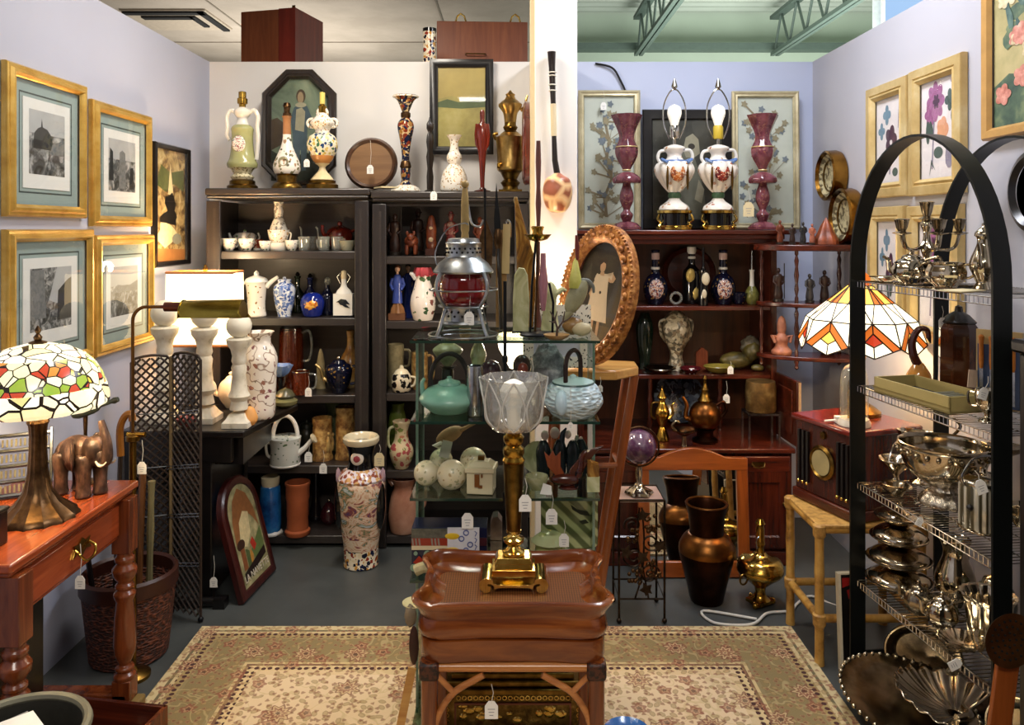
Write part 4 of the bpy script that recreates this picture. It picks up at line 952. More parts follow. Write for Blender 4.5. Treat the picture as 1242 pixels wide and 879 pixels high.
W('wood_sculpture', 'slim reddish polished wooden figure sculpture beside the samovar', 'sculpture', 585, ZB, 4.1, [
    ('base', w_mah, 'L', [(10, 0), (10, 2), (4, 4), (3, 6)]),
    ('figure', wood('glossy_rosewood', '#4a150d', '#8a2f1d', .12, 5, 'Z', .8), 'L', sprof([(2.5, 5), (3, 20), (4.5, 42), (6.5, 56), (7.5, 70), (6.5, 82), (4, 84), (3, 87), (3.2, 96), (2, 100)]), {'ey': .7, 'c1': True}),
    ('arm', MC['glossy_rosewood'], 'T', [(-6.5, 0, 83), (-8, -1, 70), (-7, -3, 58), (-4, -4, 50)], [2, 1.8, 1.6, 1]),
    ('arm', MC['glossy_rosewood'], 'T', [(6.5, 0, 83), (8, -1, 70), (7, -3, 58), (4, -4, 50)], [2, 1.8, 1.6, 1])])
m_sam = metal('samovar_brass', '#8f6f38', '#c4a263', .3, 20, .12)
W('samovar', 'large aged brass samovar with teapot top on the right bookcase', 'samovar', 619, ZB, 4.12, [
    ('base', m_brassd, [('X', (0, 0, 2), (28, 24, 3)), ('L', [(10, 3), (9, 7), (12, 12), (8, 16), (10, 20), (12, 24)])]),
    ('body', m_sam, 'L', [(12, 24), (16, 27), (16.5, 30), (15.5, 32), (17, 60), (17.5, 64), (18, 67), (14, 69), (11, 72)]),
    ('neck', m_brassd, 'L', [(11, 72), (7, 75), (9, 79), (7, 82), (7, 85)]),
    ('crown', m_sam, 'L', [(7, 85), (8, 93), (9, 97), (14, 104), (14.5, 107), (10, 111), (7, 113), (5, 117), (6, 119), (2, 122), (1, 124)]),
    ('handle', m_brassd, 'T', spline([(-17, 0, 64), (-20, 0, 70), (-15, 0, 72)]), 2), ('handle', m_brassd, 'T', spline([(17, 0, 64), (20, 0, 70), (15, 0, 72)]), 2),
    ('spout', m_sam, 'T', spline([(12, 0, 100), (18, 0, 104), (19, 0, 112), (21, 0, 118)]), [2.5-.08*i for i in range(19)]),
    ('tap', m_brass, 'T', [(-12, -11, 34), (-14, -18, 33), (-14, -20, 29)], 2)], rz=.0)
d = 3.9; t = T('round_board', 'round glossy red wood board mounted edge on beside the white pillar', 'board', (.080, 3.86, ZZ(174, 3.86)), math.radians(-90)); k = d/FPX
B(k).lathe([(0, 2), (38, 2), (47, 6), (50, 4), (49, -3), (40, -5), (0, -5)], 40, (0, 0, 0), Matrix.Rotation(PI/2, 3, 'X')).obj('board', wood('cherry_gloss', '#3d0f0a', '#6d1f15', .12, 5, 'Z', .8), t)
B(k).torus((0, -4, 0), 43, 3, 40, 8, Matrix.Rotation(PI/2, 3, 'X')).obj('rim', MC['cherry_gloss'], t)
price_tag(526, 232, 3.88, 'white price tag hanging from the top edge of the right bookcase', 8, string=9)
# boxes and tin of the neighbouring booth standing on the back wall's far side
def wall_case(label, x0, x1, y0, y1, d, rz, dep=.3):
    w = (x1-x0)*d/FPX; h = (y1-y0)*d/FPX
    t = T('hanging_cabinet', label, 'cabinet', (XX((x0+x1)/2, d), d, ZZ(y1, d)), rz)
    B().box((0, dep/2, h/2), (w, dep, h)).obj('case', w_box, t, bevel=.003)
    return t, w, h
t, w, h = wall_case('brown veneered cabinet above the back wall over the octagonal picture', 288, 362, 12, 92, 4.9, math.radians(-14), .36)
B().box((w/2-.01, -.004, h/2), (.02, .006, h+.03)).obj('edge_strip', m_brassd, t); B().box((w*.36-.0, .17, h/2), (w*.3, .36, h*1.0)).obj('side_leaf', wood('red_leaf', '#6d2016', '#8a2f20', .4, 4, 'Z', .1), t)
t, w, h = wall_case('brown cabinet with brass brackets above the back wall over the golden landscape', 530, 640, 26, 96, 4.75, math.radians(3), .3)
for x in (-.13, .2): B().tube([(x-.03, 0, h), (x-.02, 0, h+.03), (x, 0, h+.045), (x+.02, 0, h+.03), (x+.03, 0, h)], .006, 6).obj('bracket', m_brassb, t)
B().tube([(-.1, 0, h*.42), (-.1, -.03, h*.42), (.02, -.03, h*.42), (.02, 0, h*.42)], .004, 6).obj('handle', m_brassd, t)
W('patterned_tin', 'small patterned canister on the back wall beside the hung brown cabinet', 'canister', 521, 2.53, 4.4, [('body', c_imari, 'L', [(8, 0), (8, 38)]), ('lid', c_black, 'L', [(8.4, 38), (8.4, 42), (0, 42)])])
# gourd instrument on the pillar
d = 3.49; k = d/FPX; t = T('gourd_rattle', 'long necked gourd instrument hanging on the white pillar', 'instrument', (XX(676, d), d, ZZ(260, d)))
m_gour = ramp('patchy_gourd', [(.0, '#e3c08c'), (.1, '#d9a877'), (.2, '#8f4f33'), (.45, '#a5614a')], 13, tex='edge', rough=.35)
B(k).lathe(sprof([(2, 2), (10, 4), (16, 14), (18, 28), (15, 42), (8, 47), (4, 50)]), 24, lobe=(9, .02)).obj('gourd', m_gour, t)
m_blk = wood('ebony_neck', '#120b08', '#26160f', .25, 6, 'Z', .5)
o = B(k).tube([(0, 0, 48), (-3, 0, 66), (-4, 0, 95)], [4, 3.6, 3], 12).obj('lower_neck', m_blk, t)
B(k).tube([(-4, 0, 95), (-5, 0, 134)], 3.6, 12).obj('pale_sleeve', m_cream, t)
b = B(k); b.tube([(-5, 0, 134), (-6, 0, 160), (-6.5, 0, 178), (-7, 0, 196), (-7, 0, 197)], [3.2, 3.8, 4, 5.2, 5.4], 12); b.obj('upper_neck', m_blk, t)
for z in (150, 157, 168, 172): B(k).torus((-6, 0, z), 4.2, .8, 14, 6).obj('binding', m_str, o if False else t)
# ============================================================ shelf by shelf: left bookcase
z1, z2, z3, z4, z5 = SA
D = 4.03
cup = W('tea_cup', 'white floral china cup, leftmost on the top shelf of the left bookcase', 'cup', 278, z1, D, [
    ('body', c_flor, 'L', sprof([(5, 0), (6, 2), (8.5, 8), (9.5, 14), (8.7, 14), (7, 6), (0, 3)]), {'c1': False}),
    ('handle', c_flor, 'T', spline([(8.5, 0, 11), (13, 0, 11), (12, 0, 5), (7.5, 0, 4)]), .9)], 'china cups on the top shelf', rz=1.0)
for x, s, lab in ((299, 1, 'white floral china cup, second from the left on the top shelf'), (322, .8, 'smaller china cup just left of the tall white stacked bottle'), (354, .86, 'smaller china cup just right of the tall white stacked bottle')):
    cp(cup, (XX(x, D), D, z1+.0015), lab, 1.2, s)
W('tureen', 'small white boat shaped teapot behind the front row of cups', 'teapot', 297, z1, 4.14, [
    ('body', c_florw, 'L', sprof([(9, 0), (12, 6), (16, 16), (18, 22)]), {'ey': .6}),
    ('lid', c_florw, 'L', sprof([(17, 22), (12, 26), (3, 27), (2, 30), (0, 31)]), {'ey': .6}),
    ('spout', c_white, 'T', spline([(-14, 0, 12), (-21, 0, 18), (-24, 0, 26)]), [3-.1*i for i in range(13)]),
    ('handle', c_florw, 'T', spline([(15, 0, 10), (22, 0, 18), (20, 0, 26)]), 1.4)], sc=.8)
W('rust_cup', 'small rust red patterned cup between the white cups', 'cup', 312, z1, 4.12, [('body', floral('rust_cup', '#d9c4ae', ['#9a3a22', '#a8523a', '#7d3a2a'], 60, .45), 'L', [(4, 0), (4, 3), (6, 6), (7, 13), (6, 13), (4, 6)], {'c1': False}), ('foot_ring', c_white, 'L', [(4.6, 0), (4.6, 2), (4, 2.4)])])
W('stacked_bottle', 'tall white floral bottle set in a bowl, middle of the top shelf', 'bottle', 338, z1, 4.06, [
    ('bowl', c_white, 'L', [(10, 0), (11, 2), (11, 9), (9, 10)]),
    ('cup', c_gilt, 'L', sprof([(8, 10), (11, 14), (13, 24), (12.5, 25)])),
    ('body', floral('grey_scene_china', '#e6e1d6', ['#8a8a84', '#a49a8a'], 50, .3), 'L', sprof([(11, 24), (9, 30), (6, 38), (5, 40), (5.5, 46), (5.5, 50), (5, 52), (5, 57), (6.5, 58), (5.5, 59), (4, 54)]), {'c1': False}),
    ('handle', c_gilt, 'T', spline([(12, 0, 22), (15, 0, 20), (13, 0, 12), (9, 0, 11)]), .9)])
gl = W('punch_glass', 'clear small handled glass, leftmost of the glasses on the top shelf', 'glass', 369, z1, D, [
    ('body', g_clear, 'L', [(6, 0), (6.5, 1), (7.5, 17), (7, 17), (5.8, 3), (0, 2)], {'c1': False}),
    ('handle', g_clear, 'T', spline([(7, 0, 14), (12, 0, 13), (11, 0, 5), (6, 0, 4)]), .9)], 'clear punch glasses on the top shelf', rz=2.4)
for x, dy, lab in ((379, .14, 'clear small glass standing behind its row on the top shelf'), (393, 0, 'clear small handled glass in the middle of its row'), (409, 0, 'clear small glass in front of the red teapot')):
    cp(gl, (XX(x, D+dy), D+dy, z1+.0015), lab, 2.6+x*.1)
for x, lab in ((366, 'thin glass swizzle ladle leaning left in the punch glasses'), (386, 'second thin glass ladle leaning among the punch glasses')):
    W('glass_ladle', lab, 'ladle', x, z1+.01, 4.10, [('handle', g_clear, 'T', [(4, 0, 0), (0, 0, 14), (-1, 0, 24), (-3, 0, 26)], 1), ('cup', g_clear, 'O', (4, 0, 1), (2.5, 2.5, 2))])
W('red_teapot', 'dark red lustre teapot at the right end of the top shelf', 'teapot', 412, z1, 4.18, [
    ('body', ramp('red_lustre', [(.3, '#3d0c08'), (.6, '#8a2a18'), (.8, '#b8553a')], 12, rough=.1, coat=.5), 'L', sprof([(8, 0), (12, 4), (16, 14), (14, 24), (7, 28), (3, 30), (3, 33), (0, 35)])),
    ('spout', MC['red_lustre'], 'T', spline([(-13, 0, 14), (-20, 0, 20), (-21, 0, 30)]), [3-.1*i for i in range(13)]),
    ('handle', MC['red_lustre'], 'T', spline([(13, 0, 22), (22, 0, 24), (21, 0, 10), (14, 0, 8)]), 1.8)])
W('shallow_bowl', 'pale shallow bowl at the right end of the top shelf', 'bowl', 421, z1, 4.04, [('body', plain('pale_celadon', '#b8b59c', .25), 'L', [(6, 0), (7, 2), (11, 12), (10, 12), (6, 4), (0, 3)], {'c1': False})])
# second shelf
W('coffee_pot', 'tall white coffee pot with floral spray on the second shelf of the left bookcase', 'coffee pot', 311, z2, 4.0, [
    ('body', floral('coffee_pot_spray', '#e6ded2', ['#8d6a3a', '#7a7a44', '#a8763a'], 34, .14), 'L', sprof([(11, 0), (12, 2), (10.5, 10), (11, 24), (12.5, 38), (14, 42)])),
    ('lid', c_white, 'L', sprof([(14, 42), (12, 46), (5, 49), (3, 50), (3, 53), (0, 56)])),
    ('spout', c_white, 'T', spline([(12, 0, 36), (18, 0, 42), (26, 0, 48)]), [3.4-.12*i for i in range(13)]),
    ('handle', c_white, 'T', spline([(-13, 0, 40), (-22, 0, 42), (-21, 0, 22), (-12, 0, 14)]), 1.8)])
W('ginger_jar', 'blue and white mottled ginger jar beside the tall coffee pot', 'jar', 345, z2, 4.02, [
    ('body', c_bw, 'L', sprof([(8, 0), (8, 2), (11, 14), (13, 28), (12, 36), (8, 40), (8, 43)])), ('lid', c_bw, 'L', [(8.5, 43), (8, 44.5), (2, 45), (2, 47), (0, 48)])])
for x, h, m, lab in ((361, 44, g_green, 'dark green glass bottle between ginger jar and blue pot'), (376, 42, g_blue, 'dark blue glass bottle behind the round blue pot')):
    W('glass_bottle', lab, 'bottle', x, z2, 4.2, [('body', m, 'L', [(7, 0), (8, 2), (8, 22), (3, 30), (3, h-3), (4, h-2), (4, h), (2, h)]), ('stopper', c_black, 'L', [(2, h), (3, h+2), (1, h+5)])])
W('blue_pot', 'round cobalt blue pot with orange flower painted on it', 'pot', 379, z2, 4.0, [
    ('body', plain('cobalt_glaze', '#14257a', .1, coat=.5, var=.2), 'L', sprof([(9, 0), (11, 2), (14, 12), (14, 20), (10, 26), (7, 28), (6, 28), (5, 24)]), {'c1': False}),
    ('painted_flower', ramp('orange_flower', [(.35, '#b8501c'), (.5, '#d99432'), (.7, '#e8c46a')], 60, rough=.2), 'O', (1, -11.5, 15), (9, 3.4, 6), {'lump': .25})])
W('decanter', 'dark blue decanter with glass stopper between blue pot and square flask', 'decanter', 397, z2, 4.08, [('body', plain('midnight_glass', '#10142c', .06, coat=.6), 'L', sprof([(8, 0), (9, 4), (9, 20), (5, 28), (3, 32), (3, 36)])), ('stopper', g_clear, 'L', [(2, 36), (4, 39), (4, 43), (1, 46)])])
t = W('square_flask', 'white square flask with a black bird and swing stopper', 'flask', 417, z2, 3.99, [
    ('body', c_white, [('X', (0, 0, 15), (23, 13, 26)), ('L', [(10, 28), (8, 32), (4, 36), (3, 40), (3, 46)], {'ey': .6})]),
    ('bird', c_black, [('P', [(-8, 18), (-2, 22), (4, 21), (9, 15), (5, 16), (1, 14), (-3, 15), (-5, 18)], -7.2, -6.6), ('P', [(-5, 18), (2, 17), (9, 11), (3, 12)], -7.3, -6.7)]),
    ('foot', c_black, 'X', (0, 0, 1.5), (22, 12, 3)),
    ('stopper', m_cream, 'L', [(3, 46), (3.4, 48), (3, 55), (1, 56)]),
    ('wire', m_steel, [('T', [(-4, 0, 40), (-8, 0, 48), (-4, 0, 53)], .7), ('T', [(4, 0, 40), (8, 0, 48), (4, 0, 53)], .7)])])
# third shelf
W('amber_pitcher', 'tall amber glass pitcher with metal rim on the third shelf', 'pitcher', 353, z3, 4.13, [
    ('body', g_amber, 'L', [(15, 0), (16, 3), (15, 30), (14, 62), (13, 72), (12, 72), (13, 30), (13, 6), (0, 4)], {'c1': False}), ('rim', m_chrome, 'L', [(13.5, 70), (11.5, 75), (8, 76), (8, 73)], {'c0': False, 'c1': False}),
    ('handle', g_clear, 'T', spline([(13, 0, 66), (22, 0, 68), (25, 0, 50), (22, 0, 34), (15, 0, 32)]), 1.5)])
ac = W('amber_cup', 'small amber glass mug with clear handle in front of the amber pitcher', 'mug', 365, z3, 3.97, [
    ('body', g_amber, 'L', [(11, 0), (11, 3), (10, 27), (9, 27), (9, 4), (0, 3)], {'c1': False}), ('rim', m_chrome, 'R', (0, 0, 27), 10, .8),
    ('handle', g_clear, 'T', spline([(10, 0, 24), (18, 0, 22), (17, 0, 8), (10, 0, 6)]), 1.2)], 'amber mugs on the third shelf')
cp(ac, (XX(327, 4.02), 4.02, z3+.0015), 'small amber glass mug half hidden behind the blue goblet')
W('blue_goblet', 'pale blue ruffled glass goblet on twisted stem beside the floral vase', 'goblet', 340, z3, 3.95, [
    ('bowl', plain('blue_opaline', '#7f9fd6', .1, coat=.5), 'L', [(4, 22), (9, 26), (14, 36), (13, 36), (8, 28), (0, 25)], {'lobe': (6, .14), 'c1': False}), ('stem', m_iron, 'L', [(10, 0), (9, 2), (2, 4), (3, 12), (2, 20), (4, 23)])])
W('navy_teapot', 'dark navy gilt teapot at the right of the third shelf', 'teapot', 411, z3, 4.0, [
    ('body', c_navy, 'L', sprof([(8, 0), (9, 3), (14, 14), (16, 26), (14, 33), (8, 36)])), ('lid', c_navy, 'L', [(9, 36), (7, 39), (2, 40)]), ('knob', m_silver, 'O', (0, 0, 42), 2.5),
    ('spout', plain('gilt_spout', '#9a8050', .25, .6), 'T', spline([(-13, 0, 14), (-19, 0, 18), (-22, 0, 28), (-28, 0, 34)]), [2.8-.06*i for i in range(19)]),
    ('handle', c_navy, 'T', spline([(14, 0, 30), (24, 0, 32), (22, 0, 14), (14, 0, 10)]), 1.8)])
W('bud_vase', 'tan and brown long necked bottle vase behind the navy teapot', 'vase', 425, z3, 4.14, [('body', ramp('tan_brown_glaze', [(.3, '#6d4522'), (.5, '#b58a4a'), (.7, '#d9bf8a')], 7, rough=.25), 'L', sprof([(9, 0), (12, 6), (14, 22), (11, 36), (5, 48), (4, 60), (5, 68), (3, 68)]))])
W('horn_spill', 'small pale carved horn standing beside the teapot spout', 'ornament', 389, z3, 4.1, [('body', plain('pale_horn', '#a89a74', .4, var=.3), 'L', [(6, 0), (5, 10), (5, 30), (3, 42), (1, 48)], {'ey': .6})])
price_tag(374, 470, 3.93, 'white price tag hanging from the amber mug', 8, string=14)
# fourth shelf
W('watering_can', 'white china watering can with green ivy and hoop handle', 'watering can', 346, z4, 3.955, [
    ('body', floral('ivy_china', '#dfe0d6', ['#4d6b4a', '#5f7a55', '#6b8060'], 30, .15), 'L', [(17, 0), (18, 2), (17, 20), (19, 33), (17, 34)]), ('foot', c_white, 'L', [(18, 0), (18.6, 1.5), (17.5, 3)]),
    ('handle', c_white, 'T', arc(0, 33, 15, 26, 0, 180, 14), 2.6),
    ('spout', c_white, 'T', [(14, 0, 12), (24, 0, 20), (32, 0, 30)], [4, 3, 2.4]),
    ('rose', plain('rose_head', '#cfc3a5', .3, var=.25, scale=60), 'L', [(3, 0), (6, 2), (6, 4), (0, 5)], {'at': (32, 0, 30), 'M': Matrix.Rotation(math.radians(60), 3, 'Y')}),
    ('side_handle', c_white, 'T', spline([(-17, 0, 26), (-23, 0, 24), (-22, 0, 12), (-17, 0, 8)]), 1.8)])
for x, h, dd, lab in ((391, 50, 4.05, 'relief stoneware stein in front, with a price tag below it'), (419, 62, 4.07, 'taller relief stoneware stein beside the painted vase')):
    W('stein', lab, 'stein', x, z4, dd, [('body', c_stein, 'L', [(13, 0), (13, 3), (11.5, 6), (12, h-14), (11, h-9), (12, h-6), (12, h), (11, h), (10, 8), (0, 6)], {'c1': False}),
      ('relief_figure', plain('relief_tan', '#c2a062', .35, var=.3, scale=50), [('O', (-5, -10.5, 20), (3, 2.4, 10)), ('O', (-5, -11, 32), (2, 2, 2.6)), ('O', (5, -10.5, 18), (3, 2.4, 9)), ('O', (5, -11, 29), (2, 2, 2.6))]),
      ('handle', c_stein, 'T', spline([(12, 0, h-10), (20, 0, h-12), (20, 0, 12), (12, 0, 10)]), 2)], 'stoneware steins on the fourth shelf', rz=1.3)
W('green_beaker', 'flared green glass vase behind the two steins', 'vase', 406, z4, 4.22, [('body', plain('grey_green_glass', '#6f7a55', .12, coat=.4, var=.2), 'L', [(8, 0), (9, 3), (9, 46), (14, 64), (17, 69), (16, 69), (12, 62), (7, 52)], {'c1': False})])
W('dark_jar', 'small dark lidded jar beside the watering can spout', 'jar', 372, z4, 4.15, [('body', plain('dark_olive_jar', '#25261c', .3), 'L', sprof([(8, 0), (11, 8), (11, 24), (7, 32)])), ('lid', MC['dark_olive_jar'], 'L', [(8, 32), (7, 36), (2, 38), (0, 42)])])
price_tag(374, 548, 3.9, 'white price tag hanging from the watering can spout', 9, string=12)
price_tag(392, 562, 3.9, 'white price tag hanging below the nearer stein', 9, string=16)
# bottom shelf
W('blue_vase', 'blue drip glazed cylinder vase with cream top on the bottom shelf', 'vase', 328, z5, 3.97, [
    ('body', c_blueg, 'L', sprof([(12, 2), (13, 8), (13, 34), (12, 54), (11, 58)])), ('collar', c_cream, 'L', [(10, 58), (11, 62), (11, 68), (9.5, 69), (8, 60)], {'c1': False}), ('foot', c_white, 'L', [(14, 0), (14.5, 2), (12, 5)], {'lobe': (7, .05)})])
W('terracotta_pot', 'orange terracotta cylinder pot with ridged rings beside the blue vase', 'pot', 361, z5, 3.96, [('body', c_terra, 'L', [(14, 0), (15, 2), (15, 5), (13, 7), (12.5, 20), (13, 22), (13, 40), (14, 44), (14, 58), (15, 60), (15, 63), (13, 63), (12, 10), (0, 8)], {'c1': False})])
W('tall_dark_vase', 'dark slender glass vase half hidden at the back of the bottom shelf', 'vase', 383, z5, 4.16, [('body', plain('dark_vase_glass', '#1a1418', .1, coat=.5), 'L', sprof([(8, 0), (9, 6), (5, 20), (4, 40), (7, 60), (6, 60)]))])  # one even dark colour for the whole vase
W('ruby_bowl', 'small ruby coloured pot in the back of the bottom shelf', 'pot', 399, z5, 4.1, [('body', plain('plum_glaze', '#3a141c', .12, coat=.5), 'L', sprof([(6, 0), (10, 6), (10, 14), (6, 22), (2, 26)])), ('knob', m_silver, 'O', (0, 0, 28), 2)])
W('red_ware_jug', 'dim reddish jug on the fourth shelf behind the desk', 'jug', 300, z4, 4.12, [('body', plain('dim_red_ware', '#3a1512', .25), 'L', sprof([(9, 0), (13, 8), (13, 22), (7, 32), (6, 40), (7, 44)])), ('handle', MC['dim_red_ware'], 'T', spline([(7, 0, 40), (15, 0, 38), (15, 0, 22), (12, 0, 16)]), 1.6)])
# ============================================================ right bookcase
z1, z2, z3, z4, z5 = SB
def carved(name, label, x, z, d, h, m, kind, cat='figurine', group=None):
    """small carved standing figure: base, robe, arms, head"""
    f = h/60
    parts = [('base', w_stick, 'L', [(9*f, 0), (9*f, 4*f), (7*f, 5*f)]),
             ('figure', m, [('L', sprof([(7*f, 5*f), (8*f, 12*f), (6*f, 28*f), (7.5*f, 40*f), (6*f, 46*f), (2.5*f, 48*f), (2.5*f, 50*f)]), {'ey': .75}), ('O', (0, 0, 53.5*f), (3.6*f, 3.8*f, 4.6*f)),
              ('T', [(-7*f, 0, 44*f), (-9*f, -2*f, 34*f), (-4*f, -6*f, 28*f)], [2.3*f, 2*f, 1.5*f]), ('T', [(7*f, 0, 44*f), (9*f, -2*f, 34*f), (4*f, -6*f, 30*f)], [2.3*f, 2*f, 1.5*f]), ('O', (0, -3.4*f, 53*f), (.8*f, 1*f, 1.1*f))])]
    if kind == 'hat': parts.append(('hat', m, 'L', [(6*f, 56*f), (5.5*f, 57*f), (3.4*f, 57.5*f), (3*f, 61*f), (0, 62*f)]))
    if kind == 'staff': parts.append(('staff', w_stick, 'T', [(9*f, -4*f, 5*f), (9*f, -4*f, 66*f)], .9*f))
    return W(name, label, cat, x, z, d, parts, group)
carved('figurine', 'tall dark carved wooden figurine with staff, far left of the figurine shelf', 479, z1, 4.08, 52, m_figd, 'staff', group='carved figurines on the top shelf')
W('animal_figurine', 'orange brown standing animal figurine on the figurine shelf', 'figurine', 499, z1, 4.04, [
    ('body', m_figr, [('O', (0, 0, 17), (9, 10, 8)), ('O', (0, -7, 22), (5, 5, 5)), ('L', [(2.2, 0), (2, 6), (3, 14)], {'at': (-5, -5, 0)}), ('L', [(2.2, 0), (2, 6), (3, 14)], {'at': (5, -5, 0)}), ('L', [(2.2, 0), (2, 6), (3, 14)], {'at': (-5, 6, 0)}), ('L', [(2.2, 0), (2, 6), (3, 14)], {'at': (5, 6, 0)})], {'sub': 1}),
    ('ear', m_figr, 'O', (-4, -8, 27), (1.6, 1, 3)), ('ear', m_figr, 'O', (4, -8, 27), (1.6, 1, 3))])
carved('figurine', 'dark carved rider figurine with hat behind the orange animal', 507, z1, 4.2, 54, m_figd, 'hat', group='carved figurines on the top shelf')
W('owl_carving', 'brown and white carved bust on a block in the middle of the figurine shelf', 'figurine', 523, z1, 4.06, [
    ('block', w_carve, 'X', (0, 0, 4), (13, 11, 8)), ('figure', m_figr, [('L', sprof([(5, 8), (6.5, 14), (6, 22), (6.5, 32), (5, 40), (3, 47), (0, 49)]), {'ey': .85})]), ('face', plain('pale_face_paint', '#b5a080', .4, var=.3), [('O', (0, -5.2, 19), (3, 1.2, 3)), ('O', (0, -5, 33), (2.4, 1.2, 2))])])
carved('figurine', 'red capped carved figurine with white cross marks beside the lantern', 547, z1, 4.06, 52, ramp('red_carving', [(.3, '#2a0c0c'), (.5, '#6d1a18'), (.75, '#a8a08a')], 30, rough=.4), 'hat', group='carved figurines on the top shelf')
carved('figurine', 'small reddish carved figurine behind the brass lantern handle', 582, z1, 4.1, 48, m_figr, '', group='carved figurines on the top shelf')
t = W('porcelain_man', 'porcelain figurine of a man in a blue coat on a brown base', 'figurine', 482, z2, 4.0, [
    ('base', plain('brown_porcelain', '#6b4630', .25), 'X', (0, 0, 4), (20, 14, 8)), ('rock', plain('brown_rockwork', '#8a5f3c', .3, var=.3), 'L', [(8, 8), (7, 14), (4, 20)], {'lobe': (5, .15)}),
    ('body', plain('figurine_flesh', '#cfa588', .3), [('O', (0, 0, 61), (3.2, 3.4, 4)), ('L', [(1.6, 53), (1.6, 58)]), ('O', (0, -3.4, 60.5), (.7, .8, 1))]),
    ('breeches', plain('tan_breeches', '#a8825a', .3), [('L', [(2.4, 8), (2.2, 20), (3, 34)], {'at': (-2.6, 0, 0)}), ('L', [(2.4, 8), (2.2, 20), (3, 34)], {'at': (2.6, 0, 0)})]),
    ('coat', plain('blue_coat', '#3a4a8f', .25), [('L', sprof([(6.5, 20), (5.5, 34), (6, 46), (4, 53), (1.8, 55)]), {'ey': .75}), ('T', [(-5.5, 0, 50), (-8, 0, 42), (-5, -4, 36)], [2.2, 1.9, 1.5]), ('T', [(5.5, 0, 50), (8, 0, 42), (5, -4, 36)], [2.2, 1.9, 1.5])]),
    ('hair', plain('brown_hair', '#5a3420', .5), 'O', (0, .8, 62.5), (3.5, 3.6, 3.6))])
t = W('porcelain_lady', 'porcelain figurine of a lady in a long blue dress beside the white pitcher', 'figurine', 495, z2, 4.1, [
    ('gown', plain('deep_blue_gown', '#1f2c66', .2, var=.2), [('L', sprof([(10, 0), (9, 8), (6, 24), (4, 38), (5, 46), (3.5, 52), (1.6, 54)]), {'lobe': (9, .06)}), ('T', [(-5, 0, 50), (-8, -1, 40), (-5, -5, 34)], [2, 1.8, 1.4]), ('T', [(5, 0, 50), (8, -1, 40), (5, -5, 34)], [2, 1.8, 1.4])]),
    ('body', MC['figurine_flesh'], [('O', (0, 0, 60), (3, 3.2, 3.8)), ('L', [(1.5, 52), (1.5, 57)])]), ('hair', plain('dark_hair', '#1d1512', .4), 'O', (0, 1, 61.8), (3.4, 3.4, 3.4))])
W('leaf_pitcher', 'white pitcher with green leaves and a red ruffled rim beside the lantern', 'pitcher', 513, z2, 3.98, [
    ('body', floral('leaf_pitcher_glaze', '#e9ddd2', ['#3f5a3a', '#4f6b44', '#7a4a44'], 20, .24), 'L', sprof([(11, 0), (12, 2), (15, 14), (15, 26), (11, 40), (9, 50), (10, 54)])),
    ('rim', plain('rose_rim', '#a8434a', .2, var=.3), 'L', [(10, 53), (11, 58), (9, 64), (7, 64), (8, 55)], {'lobe': (8, .1), 'c0': False, 'c1': False}),
    ('spout', c_white, 'T', [(-8, 0, 50), (-13, 0, 56), (-16, 0, 57)], [4, 3, 1.6]), ('handle', plain('red_handle', '#8a2f35', .2), 'T', spline([(9, 0, 54), (17, 0, 56), (18, 0, 40), (13, 0, 28)]), 1.8)])
W('owl_mug', 'greenish stoneware mug on top of the cow creamer shelf', 'mug', 480, z3, 4.12, [('body', plain('speckled_mug', '#a79b78', .3, var=.35, scale=40), 'L', [(9, 0), (10, 2), (10, 50), (9, 51), (8, 4)], {'c1': False}), ('handle', MC['speckled_mug'], 'T', spline([(10, 0, 44), (17, 0, 42), (16, 0, 26), (10, 0, 24)]), 1.6)])
W('cow_sugar_bowl', 'cream lidded sugar bowl with black patches on the third shelf', 'sugar bowl', 487, z3, 3.98, [
    ('body', floral('cow_patch', '#d9ccb0', ['#141212', '#1a1614'], 22, .36), 'L', sprof([(9, 0), (11, 3), (12.5, 12), (11, 20), (9, 22)])), ('lid', c_cream, 'L', [(9.5, 22), (7, 26), (3, 28), (2.4, 31), (0, 32)]), ('handle', c_cream, 'T', spline([(11, 0, 18), (17, 0, 16), (15, 0, 8), (11, 0, 6)]), 1.4)])
W('toby_mug', 'tan relief mug seen through the end of the glass shelves', 'mug', 509, z3, 4.05, [('body', c_stein, 'L', [(9, 0), (10, 3), (10, 44), (9, 45)]), ('handle', c_stein, 'T', spline([(9, 0, 40), (16, 0, 38), (16, 0, 14), (9, 0, 10)]), 1.6)])
W('green_vase', 'plain green pottery vase behind the floral jug on the fourth shelf', 'vase', 482, z4, 4.16, [('body', plain('leaf_green_glaze', '#73873a', .2, coat=.4, var=.2), 'L', sprof([(8, 0), (10, 8), (12, 30), (10, 52), (8, 60), (9, 66), (7, 66)]))])
W('floral_jug', 'small round floral jug with handle on the fourth shelf', 'jug', 487, z4, 3.98, [('body', floral('rose_jug', '#d0bd96', ['#a84f4f', '#7d8a4a', '#b87a5a'], 28, .3), 'L', sprof([(8, 0), (9, 2), (14, 14), (14, 24), (9, 34), (8, 46), (11, 56), (10, 56), (6, 46)]), {'c1': False}), ('handle', m_onyx, 'T', spline([(-9, 0, 50), (-15, 0, 46), (-16, 0, 30), (-13, 0, 24)]), 1.8)])
W('brown_pitcher', 'large pinkish brown glazed pitcher on the bottom shelf behind the painted vase', 'pitcher', 490, z5, 4.0, [('body', c_pink, 'L', sprof([(15, 0), (17, 3), (19, 20), (16, 42), (12, 54), (15, 62), (17, 65), (15, 63), (10, 50)]), {'c1': False}), ('spout', c_pink, 'T', [(-12, 0, 57), (-17, 0, 62), (-20, 0, 64)], [5, 4, 1.6]), ('handle', c_pink, 'T', spline([(13, 0, 62), (24, 0, 60), (25, 0, 34), (17, 0, 24)]), 2.4)])
